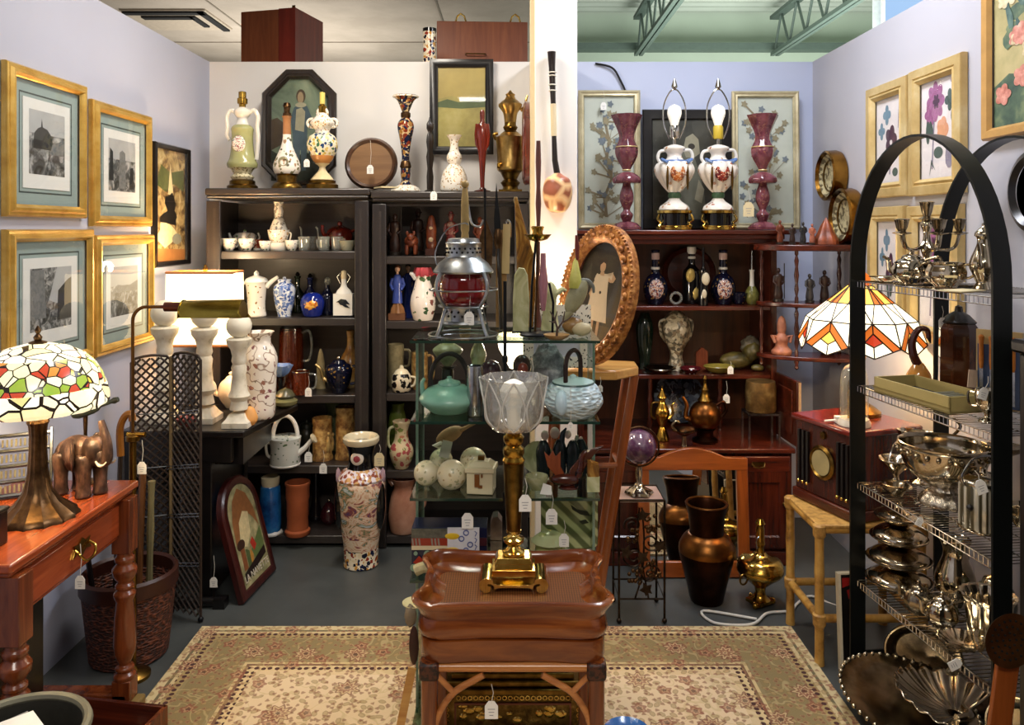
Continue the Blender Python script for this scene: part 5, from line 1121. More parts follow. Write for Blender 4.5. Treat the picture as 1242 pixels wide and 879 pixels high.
# ============================================================ big painted floor vase
d = 3.74; t = W('floor_vase', 'large rose and black oriental floor vase with flared rim on the grey floor', 'vase', 438, 0, d, [
    ('body', c_famille, 'L', sprof([(20, 6), (20, 12), (21, 24), (26, 60), (29, 90), (28, 102), (22, 108)])),
    ('foot', c_imari, 'L', [(20, 0), (21, 1), (21, 3), (20, 5), (21, 22)], {'c1': False}),
    ('shoulder_collar', floral('lilac_collar', '#d9d0d8', ['#b0764a', '#8a4a3a', '#c9a06a'], 40, .36), 'L', [(22, 108), (27, 103), (28, 106), (22, 115), (17, 118)], {'lobe': (10, .03), 'c0': False, 'c1': False}),
    ('neck', c_black, 'L', sprof([(17, 117), (15, 124), (15, 134), (18, 144), (20, 148)])),
    ('rim', c_cream, 'L', [(20, 147), (22, 150), (22, 154), (20, 156), (17, 153), (14, 142)], {'c0': False, 'c1': False}),
    ('medallion', plain('rose_white_medallion', '#e2d8cc', .2, var=.15), 'O', (-2, -14.5, 132), (8, 2.6, 8)), ('medallion>flower', plain('medallion_rose', '#9a3f48', .3, var=.3, scale=80), 'O', (-2, -17, 132), (4.4, .8, 3.6), {'lump': .2}),
    ('side_panel', c_black, 'O', (24, -6, 75), (7, 12, 30)), ('side_panel', c_black, 'O', (-24, -6, 75), (7, 12, 30)),
    ('dragon_handle', plain('lilac_lion', '#b59aa8', .2, var=.2), 'O', (27, -3, 108), (3.4, 3, 9), {'lump': .2}), ('dragon_handle', MC['lilac_lion'], 'O', (-27, -3, 108), (3.4, 3, 9), {'lump': .2})], seg=32)
price_tag(460, 549, 3.6, 'large buff price tag hanging from the rim of the floor vase', 12, True, 10)
# ============================================================ tray table in front
TD, TY1 = 1.97, 2.32; TZ = .655; tx = XX(622, TD); HW = .258
t = T('tray_table', 'polished brown tray table with scalloped rim and caned top in the foreground', 'table', (tx, TD, 0))
def scal(inset, n=26):
    """rim outline: rounded square, each side bows in the middle (front and back) ; returns x,y points"""
    w = HW-inset; y0 = inset; y1 = (TY1-TD)-inset; r = .055-inset*.4; o = []
    def side(p, q, nrm, amp):
        for i in range(n):
            s = i/n; x = p[0]+(q[0]-p[0])*s; y = p[1]+(q[1]-p[1])*s
            bow = amp*(math.sin(PI*s)**2)*(1 if True else 0)+.45*amp*math.sin(2*PI*s*1.0)**2
            o.append((x+nrm[0]*bow, y+nrm[1]*bow))
    a = .014
    def corner(cx, cy, a0):
        for i in range(7):
            t_ = math.radians(a0+90*i/6); o.append((cx+r*math.cos(t_), cy+r*math.sin(t_)))
    side((-w+r, y0), (w-r, y0), (0, 1), a*.45); corner(w-r, y0+r, -90)
    side((w, y0+r), (w, y1-r), (-1, 0), a*1.6); corner(w-r, y1-r, 0)
    side((w-r, y1), (-w+r, y1), (0, -1), a); corner(-w+r, y1-r, 90)
    side((-w, y1-r), (-w, y0+r), (1, 0), a*1.6); corner(-w+r, y0+r, 180)
    return o
def rim_ring(prof):
    return [[(x, y, z) for x, y in scal(t_)] for t_, z in prof]
z = TZ
B().rings(rim_ring([(.02, z-.05), (.012, z-.03), (-.001, z-.012), (-.004, z-.004), (0, z), (.008, z+.002), (.014, z-.003), (.018, z-.012), (.022, z-.03), (.03, z-.036), (.044, z-.044), (.05, z-.046)]), True, False, False).obj('rim', w_brown, t)
m_caned, nt_, b_ = _new('woven_cane_seat'); ck = nt_.nodes.new('ShaderNodeTexChecker'); ck.inputs['Scale'].default_value = 210; ck.inputs[1].default_value = lin('#8a5427'); ck.inputs[2].default_value = lin('#4a240c'); nt_.links.new(_co(nt_, 'Object', (1, .8, 1), (0, 0, .78)), ck.inputs[0])
nt_.links.new(ck.outputs[0], b_.inputs['Base Color']); b_.inputs['Roughness'].default_value = .45; _bump(nt_, b_, ck.outputs[1], .3, .002)
b = B(); b.rings([[(x, y, z-.046) for x, y in scal(.045)], [(x, y, z-.053) for x, y in scal(.045)]]); b.obj('caned_panel', m_caned, t)
B().rings(rim_ring([(.02, z-.048), (.016, z-.056), (.012, z-.075), (.016, z-.092), (.024, z-.1), (.04, z-.102)]), True, False, True).obj('upper_apron', w_brown, t)
B().rings(rim_ring([(.03, z-.1), (.02, z-.104), (.019, z-.15), (.022, z-.158), (.04, z-.16)]), True, False, True).obj('drawer_apron', w_brown, t)
yb = TY1-TD
for sx in (-1, 1):
    for yy in (.035, yb-.035):
        lg = B().tube([(sx*(HW-.045), yy, .0108), (sx*(HW-.045), yy, TZ-.155)], .022, 14).obj('leg', w_brownz, t)
        m_wrap = ramp('leather_wrap', [(.3, '#1c0a05'), (.7, '#4a2210')], 160, 'cell', rough=.5, bump=.4)
        B().box((sx*(HW-.045), yy, TZ-.178), (.05, .05, .045)).obj('rattan_wrapping', m_wrap, lg, bevel=.008)
for yy in (.03, yb-.03):
    B().tube([(-HW+.05, yy, TZ-.172), (HW-.05, yy, TZ-.172)], .0115, 12).obj('rail', w_cane, t)
    for sx in (-1, 1):
        a = B(); xs = lambda v: sx*v
        a.tube(spline([(xs(HW-.055), yy, TZ-.335), (xs(HW-.075), yy, TZ-.28), (xs(HW-.11), yy, TZ-.235), (xs(HW-.16), yy, TZ-.205), (xs(.075), yy, TZ-.192)]), .0085, 10)
        a.obj('brace', w_cane, t)
        B().tube([(xs(HW-.065), yy, TZ-.195), (xs(HW-.108), yy, TZ-.238)], .0075, 10).obj('brace_strut', w_cane, t)
for sx in (-1, 1): B().tube([(sx*(HW-.045), .035, TZ-.172), (sx*(HW-.045), yb-.035, TZ-.172)], .0115, 12).obj('rail', w_cane, t)
price_tag(596, 850, 1.965, 'white price tag hanging under the front of the tray table', 16, string=20)
# ============================================================ brass lamp with crystal shade on the tray
d = 2.18; k = d/FPX; zb = TZ-.0445
t = T('brass_crystal_lamp', 'bright brass column lamp with tulip shaped cut crystal shade on the tray table', 'lamp', (XX(623, d), d, zb))
b = B(k)
foot = [(-40, 8), (-41, 14), (-36, 20), (-26, 19), (-20, 13), (20, 13), (26, 19), (36, 20), (41, 14), (40, 8), (34, 3), (28, 5), (27, 10), (31, 12), (30, 14), (24, 12), (22, 6), (18, 9), (-18, 9), (-22, 6), (-24, 12), (-30, 14), (-31, 12), (-27, 10), (-28, 5), (-34, 3)]
outl = sp2(foot+[foot[0]], 3); b.prism([(p[0], p[2]-3) for p in outl[:-1]], -22, 22)
b.obj('scroll_foot', m_brassb, t, bevel=.001)
b = B(k); b.box((0, 0, 21), (52, 36, 8)); b.box((0, 0, 28), (44, 30, 6), None, .9); b.box((0, 0, 34), (46, 30, 7), None, .85); b.obj('plinth', m_brassb, t, bevel=.0015)
B(k).lathe([(13, 38), (14, 42), (9, 45), (7, 48), (12, 53), (13, 57), (7, 60), (6, 62), (9, 64), (9, 67)], 24).obj('knop', m_brassb, t)
B(k).lathe([(8.5, 66), (9, 70), (11.5, 120), (12.5, 145), (13, 149)], 24).obj('column', m_brassd, t)
b = B(k); b.lathe([(12, 148), (14, 152), (11, 156), (13, 160), (13, 166), (9, 170), (12, 174), (13, 180), (9, 184), (14, 188)], 24); b.obj('collar', m_brass, t)
B(k).lathe([(14, 186), (26, 190), (33, 202), (36, 220), (38, 240), (41, 252), (39.5, 252), (36, 238), (33.5, 220), (30, 204), (22, 194), (10, 190)], 48, lobe=(8, .035), c0=False, c1=False).obj('crystal_shade', g_cut, t)
g_petal = plain('crystal_cut_edge', '#f2f0ea', .05, coat=1, var=0, trans=.5)
for i in range(8):
    a = 2*PI*i/8
    pts = [(r*math.cos(a+da), r*math.sin(a+da), zz) for r, zz, da in ((27, 192, -.02), (35, 204, -.28), (37.5, 222, -.36), (39.4, 238, -.2), (41.5, 252, 0))]
    b = B(k); b.tube(spline(pts), 1.1, 6)
    pts = [(r*math.cos(a+da), r*math.sin(a+da), zz) for r, zz, da in ((27, 192, .02), (35, 204, .28), (37.5, 222, .36), (39.4, 238, .2), (41.5, 252, 0))]
    b.tube(spline(pts), 1.1, 6); b.obj('cut_petal', g_petal, t)
b = B(k); b.lathe([(7, 188), (8, 200), (9, 214), (15, 226), (17, 236), (12, 245), (4, 249), (0, 250)], 20); b.obj('bulb', plain('white_bulb', '#f2efe6', .3, var=0, emit='#fff6e6', es=.2), t)
price_tag(637, 600, 2.1, 'white price tag hanging from the brass column lamp', 15, string=20)
# ============================================================ glass display stand
EX0, EX1, EY0, EY1 = -.316, .2726, 2.42, 2.76
EZ = [1.256, 1.006, .769, .515, .03]
t = T('glass_display_stand', 'glass shelf display stand in the middle crowded with pottery and carvings', 'display stand', ((EX0+EX1)/2, EY0, 0))
w = EX1-EX0; dp = EY1-EY0
for zz in EZ:
    o = B().box((0, dp/2, zz-.004), (w, dp, .008)).obj('glass_shelf', g_pane, t, smooth=False)
    b = B(); b.box((0, -.0006, zz-.004), (w, .0012, .008)); b.obj('front_edge', g_edge, o, smooth=False)
for sx in (-1, 1):
    o = B().box((sx*(w/2-.004), dp/2+.07, .631), (.006, dp-.16, 1.236)).obj('side_pane', g_pane, t, smooth=False)
    for yy in (.155, dp-.015): B().box((sx*(w/2-.004), yy, .631), (.008, .004, 1.236)).obj('pane_edge', plain('pale_glass_edge', '#9db3a8', .1), o, smooth=False)
b = B(); b.tube([(-.0, -.008, .74), (0, -.008, 1.44)], .0055, 10)
for zz in (.78, 1.2): b.lathe([(.0055, zz-.012), (.009, zz-.008), (.009, zz+.008), (.0055, zz+.012)], 12, (0, -.008, 0))
b.obj('front_post', m_iron, t)
for sx in (-1, 1): B().box((sx*.2, dp/2, .0165), (.03, dp, .011)).obj('foot_rail', m_iron, t)
e1, e2, e3, e4, e5 = EZ
# ---- top glass shelf
d = 2.53; k = d/FPX
t = T('railway_lantern', 'galvanised railroad lantern with ruby red globe on the top glass shelf', 'lantern', (XX(562, d), d, e1+.0015)); k = 2.53/FPX
b = B(k); b.lathe([(27, 14), (28, 16), (27, 18), (24, 19), (23, 34), (25, 37), (22, 39)], 32, c0=False); b.lathe([(27, 14), (24, 12), (0, 12)], 32, c0=False); b.obj('burner_base', m_zinc, t)
b = B(k)
for i in range(16):
    a = 2*PI*i/16; b.ball((23.6*math.cos(a), 23.6*math.sin(a), 25), 1.5, 8, 5)
    b.ball((23.6*math.cos(a+.2), 23.6*math.sin(a+.2), 30), 1.5, 8, 5)
b.obj('air_hole', plain('hole_dark', '#15130f', .8), t); 
B(k).lathe(sprof([(21, 37), (27, 44), (29, 56), (28, 68), (24, 77)]), 32).obj('globe', ramp('ruby_globe', [(.3, '#5a060b'), (.7, '#8a0e14')], 4, rough=.05, coat=.6), t)
b = B(k); b.lathe([(24, 76), (36, 76), (37, 78), (30, 88), (22, 94), (21, 97), (21, 110), (22, 112), (20, 113), (19, 117), (14, 118), (0, 118)], 32, c1=False); b.obj('hood', m_zinc, t)
b = B(k)
for r_, zz, n, ph in ((21.2, 101, 20, 0), (21.2, 105.5, 20, .157)):
    for i in range(n):
        a = 2*PI*i/n+ph; b.ball((r_*math.cos(a), r_*math.sin(a), zz), 1.4, 8, 5)
b.obj('vent_hole', MC['hole_dark'], t)
for i in range(4):
    a = PI/4+PI/2*i; c, s_ = math.cos(a), math.sin(a)
    pts = [(r*c, r*s_, zz) for r, zz in ((42, 2.6), (37, 12), (31, 28), (29, 36), (37, 46), (42, 58), (41, 68), (36, 77))]
    B(k).tube(spline(pts), 2.2, 8).obj('guard_leg', m_zinc, t)
for zz, r_ in ((36, 30), (56, 41)): B(k).torus((0, 0, zz), r_, 1.1, 40, 6).obj('guard_ring', m_zinc, t)
B(k).torus((0, 0, 1.6), 42, 1.2, 40, 6).obj('base_ring', m_zinc, t)
B(k).tube(spline([(-30, 0, 80), (-34, 0, 100), (-20, 0, 128), (0, 0, 136), (6, 0, 134)], 5), .9, 6).obj('bail', m_steel, t)
price_tag(569, 378, 2.46, 'white price tag hanging in front of the ruby lantern globe', 12, string=48)
W('brass_candle_pillar', 'tall pale turned wooden rod with ball top standing behind the lantern', 'rod', 564, e1, 2.66, [
    ('shaft', plain('pale_turned_wood', '#9c8350', .4, var=.25), 'L', [(7, 0), (7, 4), (4.5, 10), (4.2, 60), (5, 110), (4.2, 118), (5.2, 122), (4.4, 160), (3, 172)]), ('ball', MC['pale_turned_wood'], 'O', (0, 0, 177), 5)])
W('hook_staff', 'dark iron scraper with flat blade standing behind the ruby lantern', 'tool', 588, e1, 2.7, [
    ('rod', m_iron, 'T', [(0, 0, 0), (1, 0, 60), (0, 0, 170)], 1.5), ('blade', m_bronze, 'P', [(-7, 62), (8, 62), (10, 110), (2, 132), (-6, 112)], -1, 1),
    ('hook', m_zinc, 'T', spline([(-20, 0, 150), (-16, 0, 128), (-6, 0, 124), (-2, 0, 132)]), 1.4)])
W('spear', 'dark twisted wooden spear with pointed blade on the top glass shelf', 'spear', 604, e1, 2.68, [
    ('shaft', w_stick, 'T', [(4, 0, 0), (2, 0, 60), (0, 0, 110)], 2.6), ('blade', m_iron, 'P', [(-4, 112), (0, 104), (4, 112), (3, 132), (-2, 178), (-5, 134)], -1, 1),
    ('binding', m_bronze, 'L', [(3, 98), (5, 104), (5, 116), (3, 122)])])
m_slat = wood('tan_slat', '#7b5a30', '#a9854e', .4, 4, 'Z', .1)
W('paper_knife_stack', 'upright tan wooden slats standing by the black front post', 'slat', 611, e1, 2.72, [
    ('slat', m_slat, 'X', (-3, 0, 60), (13, 3, 118)), ('slat', wood('pale_slat', '#b9a06a', '#d6c08c', .4, 4, 'Z', .1), 'X', (3, -4, 96), (9, 3, 60), {'M': Matrix.Rotation(.03, 3, 'Y')}),
    ('hanging_loop', m_steel, 'T', spline([(2, 0, 118), (4, 0, 130), (8, 0, 126), (8, 0, 110)]), 1.2)])
d = 2.6
W('onyx_slab', 'rounded pale green onyx slab standing upright beside the black post', 'slab', 632, e1, 2.60, [('slab', m_onyx, 'P', [(-10, 0), (9, 0), (10, 40), (8, 70), (4, 78), (-3, 79), (-8, 70), (-10, 40)], -3, 3, {'bevel': 1}), ('stand', m_iron, 'X', (0, 0, 1), (22, 12, 2))])
m_ban = ramp('amber_streaked_stone', [(.3, '#3a2510'), (.48, '#8f5f20'), (.6, '#c59a48'), (.75, '#7d4f1c')], 10, rough=.25, dist=2, coat=.4, sc=(1, 1, .5))
W('agate_point', 'tall pointed amber streaked stone slice rising behind the onyx slab', 'stone slice', 638, e1, 2.70, [('slice', m_ban, 'P', [(-8, 0), (8, 0), (12, 50), (10, 88), (0, 120), (-11, 160), (-14, 158), (-12, 110), (-11, 60)], -3, 3, {'bevel': 1}),
    ('cord_tie', plain('twine', '#8a7a55', .7), 'L', [(2, 152), (3, 156), (2, 160)], {'at': (-12.5, 0, 0)}), ('foot', m_iron, 'X', (0, 0, 1), (20, 14, 2))])
t = W('iron_candle_holder', 'black iron three rod candle holder with brass cup beside the onyx', 'candle holder', 652, e1, 2.52, [
    ('base', m_iron, 'L', [(22, 0), (22, 2), (19, 4), (3, 5)], {'ey': .6}), ('rod', m_iron, 'T', [(-9, 0, 3), (-7, 0, 60), (-2, 0, 116)], 1.5), ('rod', m_bronze, 'T', [(-3, 4, 3), (-1, 3, 60), (0, 0, 116)], 1.5), ('rod', m_iron, 'T', [(18, 0, 3), (19, 0, 40), (14, 0, 64)], 1.5),
    ('drip_pan', m_brass, 'L', [(3, 114), (12, 117), (17, 123), (15, 123), (8, 119)]), ('cup', m_brass, 'L', [(6, 118), (7, 122), (6, 126), (8, 132), (6.5, 133)]),
    ('pink_rod', plain('rose_glass_rod', '#a5707a', .15, coat=.5, var=.2), 'L', [(2.5, 30), (4.5, 44), (6, 64), (3.5, 86), (3, 100)], {'at': (7, 4, 0)})])
W('rose_candlestick', 'slim rosy twisted wooden spindle behind the brass candle cup', 'spindle', 653, e1, 2.74, [('shaft', wood('rosy_spindle', '#4a2420', '#7d4a40', .3, 8, 'Z', .3), 'L', [(5, 0), (4, 6), (2, 20), (2, 120), (3.5, 150), (2.5, 170), (3.5, 200), (2.5, 226)])])
W('onyx_carving', 'small pale green carved onyx figure behind the iron candle holder', 'carving', 667, e1, 2.66, [('body', m_onyx, 'L', sprof([(11, 0), (11, 4), (9, 20), (8, 36), (10, 46), (5, 56), (0, 60)]), {'ey': .6}), ('wing', m_onyx, 'T', [(6, 0, 44), (16, 0, 50), (20, 0, 48)], [4, 3, 1.4])])
t = W('driftwood_bird', 'carved green grey stone bird with yellow crest perched on a tan base', 'carving', 697, e1, 2.52, [
    ('base', m_slat, 'O', (-2, 0, 12), (14, 9, 10), {'lump': .12}), ('pebble', plain('pale_pebble', '#c3b48c', .5, var=.2), 'O', (8, -7, 9), (13, 8, 8), {'lump': .1}),
    ('body', c_stone, [('O', (2, 0, 48), (12, 9, 24), {'M': Matrix.Rotation(.45, 3, 'Y'), 'lump': .05}), ('T', spline([(-4, 0, 30), (-10, 0, 24), (-13, 0, 18)]), [6-.28*i for i in range(13)])], {'sub': 1}),
    ('head', ramp('yellow_crest_stone', [(.3, '#a3a23c'), (.6, '#d9d67a'), (.8, '#efeab0')], 9, rough=.4), 'L', [(8, 58), (8, 66), (5, 80), (3, 90), (0, 95)], {'at': (1, 0, 0)}),
    ('beak', plain('grey_beak', '#6d7068', .4), 'T', spline([(8, 0, 66), (16, 0, 66), (22, 0, 60), (23, 0, 52)]), [4-.15*i for i in range(19)]),
    ('feather_tip', plain('red_mineral', '#6d2c22', .4), 'T', [(3, 0, 92), (3, 0, 108), (2, 0, 122)], [2, 3, 1.4])])
W('branch_coral', 'small dark branching coral twig on the pale dish at the top shelf', 'coral', 675, e1, 2.44, [('twig', plain('coral_brown', '#4a3a33', .6), [('T', [(0, 0, 0), (1, 0, 14), (-3, 0, 26), (-8, 0, 34)], [1.6, 1.4, 1, .6]), ('T', [(1, 0, 12), (8, 0, 22), (10, 0, 34)], [1.3, 1, .6]), ('T', [(6, 0, 20), (14, 0, 24), (20, 0, 30)], [1, .8, .5]), ('T', [(-2, 0, 24), (1, 0, 34)], [1, .5]), ('T', [(-1, 0, 20), (-9, 0, 22)], [1, .5])]), ('dish', m_slat, 'L', [(8, 0), (14, 3), (16, 6), (8, 3), (0, 2)], {'c1': False})])
# pale speckled bordered tile standing at the right rear of the top shelf
t = T('speckled_panel', 'white panel with speckled border behind the bird carving, overlooking the oval portrait', 'panel', (.165, 2.88, 1.092), 0, rx=math.radians(-3))
m_speck = floral('black_speckle', '#e9e4d4', ['#1a1814', '#3a382f'], 60, .2)
B().box((0, 0, .1), (.22, .012, .2)).obj('ground', plain('bluish_white', '#c9cdd8', .4), t); B().loops(rect(.25, .23), [(0, 0), (0, .012), (.04, .012), (.04, 0)]).obj('border', m_speck, t); 
for c in t.children: c.location.z = .0 if c.name.startswith('ground') else .115
# ---- second glass shelf
d = 2.52
W('celadon_teapot', 'squat celadon green teapot with black wicker hoop handle on the second glass shelf', 'teapot', 545, e2, 2.55, [
    ('body', c_teal, 'L', sprof([(20, 0), (24, 2), (35, 12), (36, 18), (28, 27), (16, 32), (12, 33)]), {'seg': 40}),
    ('lid', c_teal, 'L', [(14, 33), (13, 36), (6, 38), (3, 40), (3, 42), (0, 43)]),
    ('spout', c_teal, 'T', spline([(-28, 0, 16), (-32, 0, 22), (-33, 0, 34), (-30, 0, 40)]), [4-.12*i for i in range(19)]),
    ('handle', plain('black_wicker_handle', '#1c1714', .6, var=.3, scale=80), 'T', arc(0, 36, 23, 34, -8, 188, 20), 3)], seg=36)
W('jade_bowl', 'small jade green lidded bowl standing behind the hoop of the celadon teapot', 'bowl', 543, e2, 2.69, [
    ('stand', w_stick, 'L', [(14, 0), (14, 4), (8, 8), (7, 40), (11, 44)]), ('body', c_stone, 'L', sprof([(5, 44), (7, 47), (16, 58), (18, 64), (10, 70)])), ('lid', m_onyx, 'L', [(8, 70), (5, 74), (2, 76), (0, 78)])])
W('steel_cylinder', 'shiny tall steel cylinder canister beside the celadon teapot', 'canister', 576, e2, 2.50, [('body', m_steel, 'L', [(9, 0), (9.5, 1), (9.5, 58), (9, 60), (8, 59), (8, 4)], {'c1': False})])
W('domed_jar', 'blue glass jar with dark domed lid behind the steel canister', 'jar', 595, e2, 2.62, [
    ('jar', plain('blue_grey_glass', '#31475c', .1, coat=.5, var=.3), 'L', [(13, 0), (13, 2), (13, 34), (12, 35)]), ('rim', m_chrome, 'R', (0, 0, 35), 13, 1), ('dome', ramp('dark_floral_dome', [(.35, '#1f1519'), (.55, '#4a3138'), (.75, '#7d6a55')], 30, rough=.2), 'L', sprof([(13, 36), (13, 44), (9, 53), (0, 57)]))])
W('onyx_bottle', 'small pale green onyx vase with wide lip near the middle of the second shelf', 'vase', 580, e2, 2.70, [('body', m_onyx, 'L', sprof([(8, 0), (7, 8), (8, 46), (10, 56), (7, 66), (5, 70), (5, 76), (11, 82), (10, 82)]))])
W('carved_face', 'reddish brown carved figure of a seated person in a dark hood on the second shelf', 'figurine', 633, e2, 2.56, [
    ('robe', m_figd, [('L', sprof([(14, 0), (13, 6), (10, 22), (11, 34), (7, 42)]), {'ey': .8}), ('O', (0, 1, 54), (11, 11, 14))]),
    ('face', plain('red_wood_face', '#6d2c1a', .3), [('O', (1, -8, 51), (6.5, 5, 9)), ('O', (1, -13, 50), (1.6, 1.6, 2.4)), ('O', (1, -12, 45.5), (3, 1.4, 1))]),
    ('earring', plain('bone_bead', '#d6c9a5', .4), 'L', [(1, 36), (2, 40), (1, 46)], {'at': (-8, -7, 0)}), ('pot', plain('orange_pot', '#9c6226', .3), 'L', sprof([(5, 0), (7, 4), (6, 12), (4, 14)]), {'at': (4, -12, 0)})])
price_tag(645, 458, 2.45, 'white price tag hanging in front of the grey geode', 13, string=24)
W('geode', 'large grey crystal geode standing on the second glass shelf', 'geode', 664, e2, 2.62, [('stone', m_geode, 'O', (0, 0, 40), (21, 13, 34), {'lump': .14, 'seg': 22, 'rings': 14}), ('base_rock', m_rock, 'O', (4, -6, 11), (20, 10, 9), {'lump': .2})])
W('pyrite_cluster', 'small brown knobbly mineral cluster at the foot of the grey geode', 'mineral', 655, e2, 2.48, [('cluster', m_rock, [('O', (-6, 0, 7), 7), ('O', (4, -2, 6), 6), ('O', (0, 2, 14), 6), ('O', (11, 0, 5), 5)])])
t = W('blue_basket_teapot', 'pale blue basket textured teapot with brown hoop handle on the second glass shelf', 'teapot', 695, e2, 2.49, [
    ('body', ramp('basket_relief_blue', [(.0, '#8fa9b6'), (.25, '#b9d0da'), (.6, '#cfe0e6')], 75, 'voronoi', rough=.3, bump=.9, sc=(.55, .55, 1.3)), 'L', sprof([(22, 0), (26, 2), (35, 14), (36, 22), (30, 36), (24, 40)])),
    ('lid', plain('pale_blue_lid', '#b9d3d0', .25, var=.05), 'L', [(25, 40), (25, 42), (16, 45), (4, 46), (4, 49), (0, 51)]), ('lid>rim', plain('lid_seam_line', '#3d5a58', .3), 'R', (0, 0, 40.5), 25, .9),  # lid with a dark teal ring at its seam
    ('spout', c_pbl, 'O', (-16, -29, 22), (8, 9, 15), {'M': Matrix.Rotation(-.3, 3, 'X')}),
    ('handle', plain('dark_brown_cane', '#2a1a14', .35), 'T', [(-10, -16, 36), (-10, -16, 62)]+[(-10+20*(1-math.cos(a))/2, -16+26*(1-math.cos(a))/2, 62+18*math.sin(a)) for a in [PI*i/12 for i in range(1, 12)]]+[(10, 10, 62), (10, 10, 42)], 2.8)], seg=40)
price_tag(692, 512, 2.40, 'narrow white price tag hanging from the blue basket teapot', 6, string=42)
# ---- third glass shelf
m_ball = floral('scrimshaw_ball', '#dccfa8', ['#a8a37a', '#b59f72', '#aaa988'], 40, .22, rough=.3, base2='#e6dcc0')
for i, (x, y, dd, r, lab) in enumerate(((517, 563, 2.54, 15, 'cream patterned carpet ball, leftmost on the third glass shelf'), (548, 563, 2.50, 18, 'largest cream patterned carpet ball in front on the third glass shelf'), (574, 545, 2.66, 16, 'cream green patterned carpet ball behind the ivory box'), (535, 544, 2.68, 14, 'pale patterned carpet ball behind the two front balls'))):
    o = W('carpet_ball', lab, 'ball', x, e3, dd, [('ball', m_ball, 'O', (0, 0, r), r, {'seg': 24, 'rings': 16})], 'patterned carpet balls on the third glass shelf')
    o.rotation_euler = (i*1.1, i*.7, i*.4); o.location.z = e3+r*dd/FPX+.001
    for v in o.data.vertices: v.co.z -= r*dd/FPX
W('bird_skull', 'pale carved wooden crab ornament behind the balls on the third glass shelf', 'ornament', 545, e3, 2.74, [('shell', plain('driftwood_tan', '#a3835a', .5, var=.3), 'O', (0, 0, 38), (18, 6, 9), {'M': Matrix.Rotation(-.5, 3, 'Y')}), ('claw', MC['driftwood_tan'], 'T', [(10, 0, 42), (24, -3, 50), (38, -3, 56)], [3, 2, 1]), ('claw', plain('bone_white', '#d6cfbf', .5), 'T', [(-8, -4, 30), (-18, -5, 26), (-10, -6, 24)], [3, 3, 2]), ('stand', w_stick, 'L', [(9, 0), (8, 3), (2, 5), (2, 34)])])
o = B().box((0, 0, .04), (.034, .002, .056)).obj('folded_card', plain('grey_card', '#9a9d8c', .7), None); o.location = (XX(537, 2.60), 2.60, e3+.062); o.rotation_euler = (0, .25, .1); tag(o, 'grey folded card tucked above the patterned balls', 'card')
t = W('ivory_box', 'cream lidded box with brown latch and sloped roof on the third glass shelf', 'box', 583, e3, 2.47, [
    ('body', plain('ivory_lacquer', '#ddd3ad', .35, var=.05), 'X', (0, 6, 13), (32, 28, 26), {'bevel': 1}), ('lid', MC['ivory_lacquer'], [('X', (0, 6, 29), (36, 32, 6)), ('X', (0, 6, 35), (32, 28, 6), {'taper': .6})], {'bevel': .6}),
    ('beaded_band', plain('grey_green_band', '#7d7f62', .5, var=.4, scale=120), 'X', (0, 6, 26.5), (34, 30, 1.6)), ('knob', m_brassd, 'X', (0, 6, 40), (8, 6, 6)), ('latch', plain('latch_brown', '#7d4a1c', .4), [('X', (-3, -9.3, 17), (6, 1.6, 15)), ('X', (1, -9.6, 10), (5, 1.6, 3)), ('X', (3, -9.6, 23), (2, 1.6, 4))])], rz=math.radians(-7))
d = 2.56
W('figure_group', 'dark cluster of small carved penguin like figures with white heads on the third shelf', 'figurine group', 681, e3, 2.63, [
    ('body', plain('blue_black_stone', '#1b2328', .25, var=.2), [('L', sprof([(8, 0), (8, 14), (9, 30), (6, 40), (3, 44)]), {'at': (x, y, 0), 'ey': .8}) for x, y in ((-22, 0), (-2, 3), (14, 0), (24, 6))]+[('T', [(0, 3, 40), (2, 3, 52), (6, 3, 58)], [4, 3, 1])]),
    ('head', plain('pinkish_white_stone', '#d9c0b5', .4), [('O', (-20, 0, 50), (5, 5, 6))]), ('head', MC['pinkish_white_stone'], [('O', (-8, 3, 52), (6, 5, 7))]), ('head', MC['pinkish_white_stone'], [('O', (8, 3, 50), (4, 4, 5))]), ('head', MC['pinkish_white_stone'], [('O', (24, 6, 44), (2.4, 2.4, 3))])])
t = W('eagle_carving', 'reddish brown carved wooden bird with raised wings on the third glass shelf', 'carving', 686, e3, 2.5, [
    ('body', wood('bird_mahogany', '#2a0f0a', '#5a2416', .2, 8, 'X', .5), [('O', (0, 0, 12), (20, 8, 8)), ('T', spline([(14, 0, 14), (18, 0, 26), (20, 0, 40), (26, 0, 46)]), [6-.16*i for i in range(19)]), ('L', [(14, 0), (14, 3), (3, 6)], {'at': (4, 0, 0), 'ey': .6})], {'sub': 1}),
    ('wing', MC['bird_mahogany'], 'P', [(2, 14), (6, 26), (18, 40), (34, 50), (46, 53), (38, 46), (28, 34), (20, 20), (14, 14)], -2, 2, {'bevel': 1}),
    ('wing', wood('orange_wing', '#6d2a12', '#a8532c', .2, 8, 'Z', .5), 'P', [(-10, 14), (-22, 28), (-26, 46), (-20, 40), (-16, 48), (-12, 40), (-6, 46), (-6, 28), (0, 16)], -2, 2, {'bevel': 1}),
    ('leg', m_iron, 'T', [(12, -3, 2), (13, -3, 22)], 1.6), ('leg', m_iron, 'T', [(16, -3, 2), (17, -3, 22)], 1.6), ('beak', m_cream, 'T', [(26, 0, 46), (34, 0, 45)], [2, .5])])
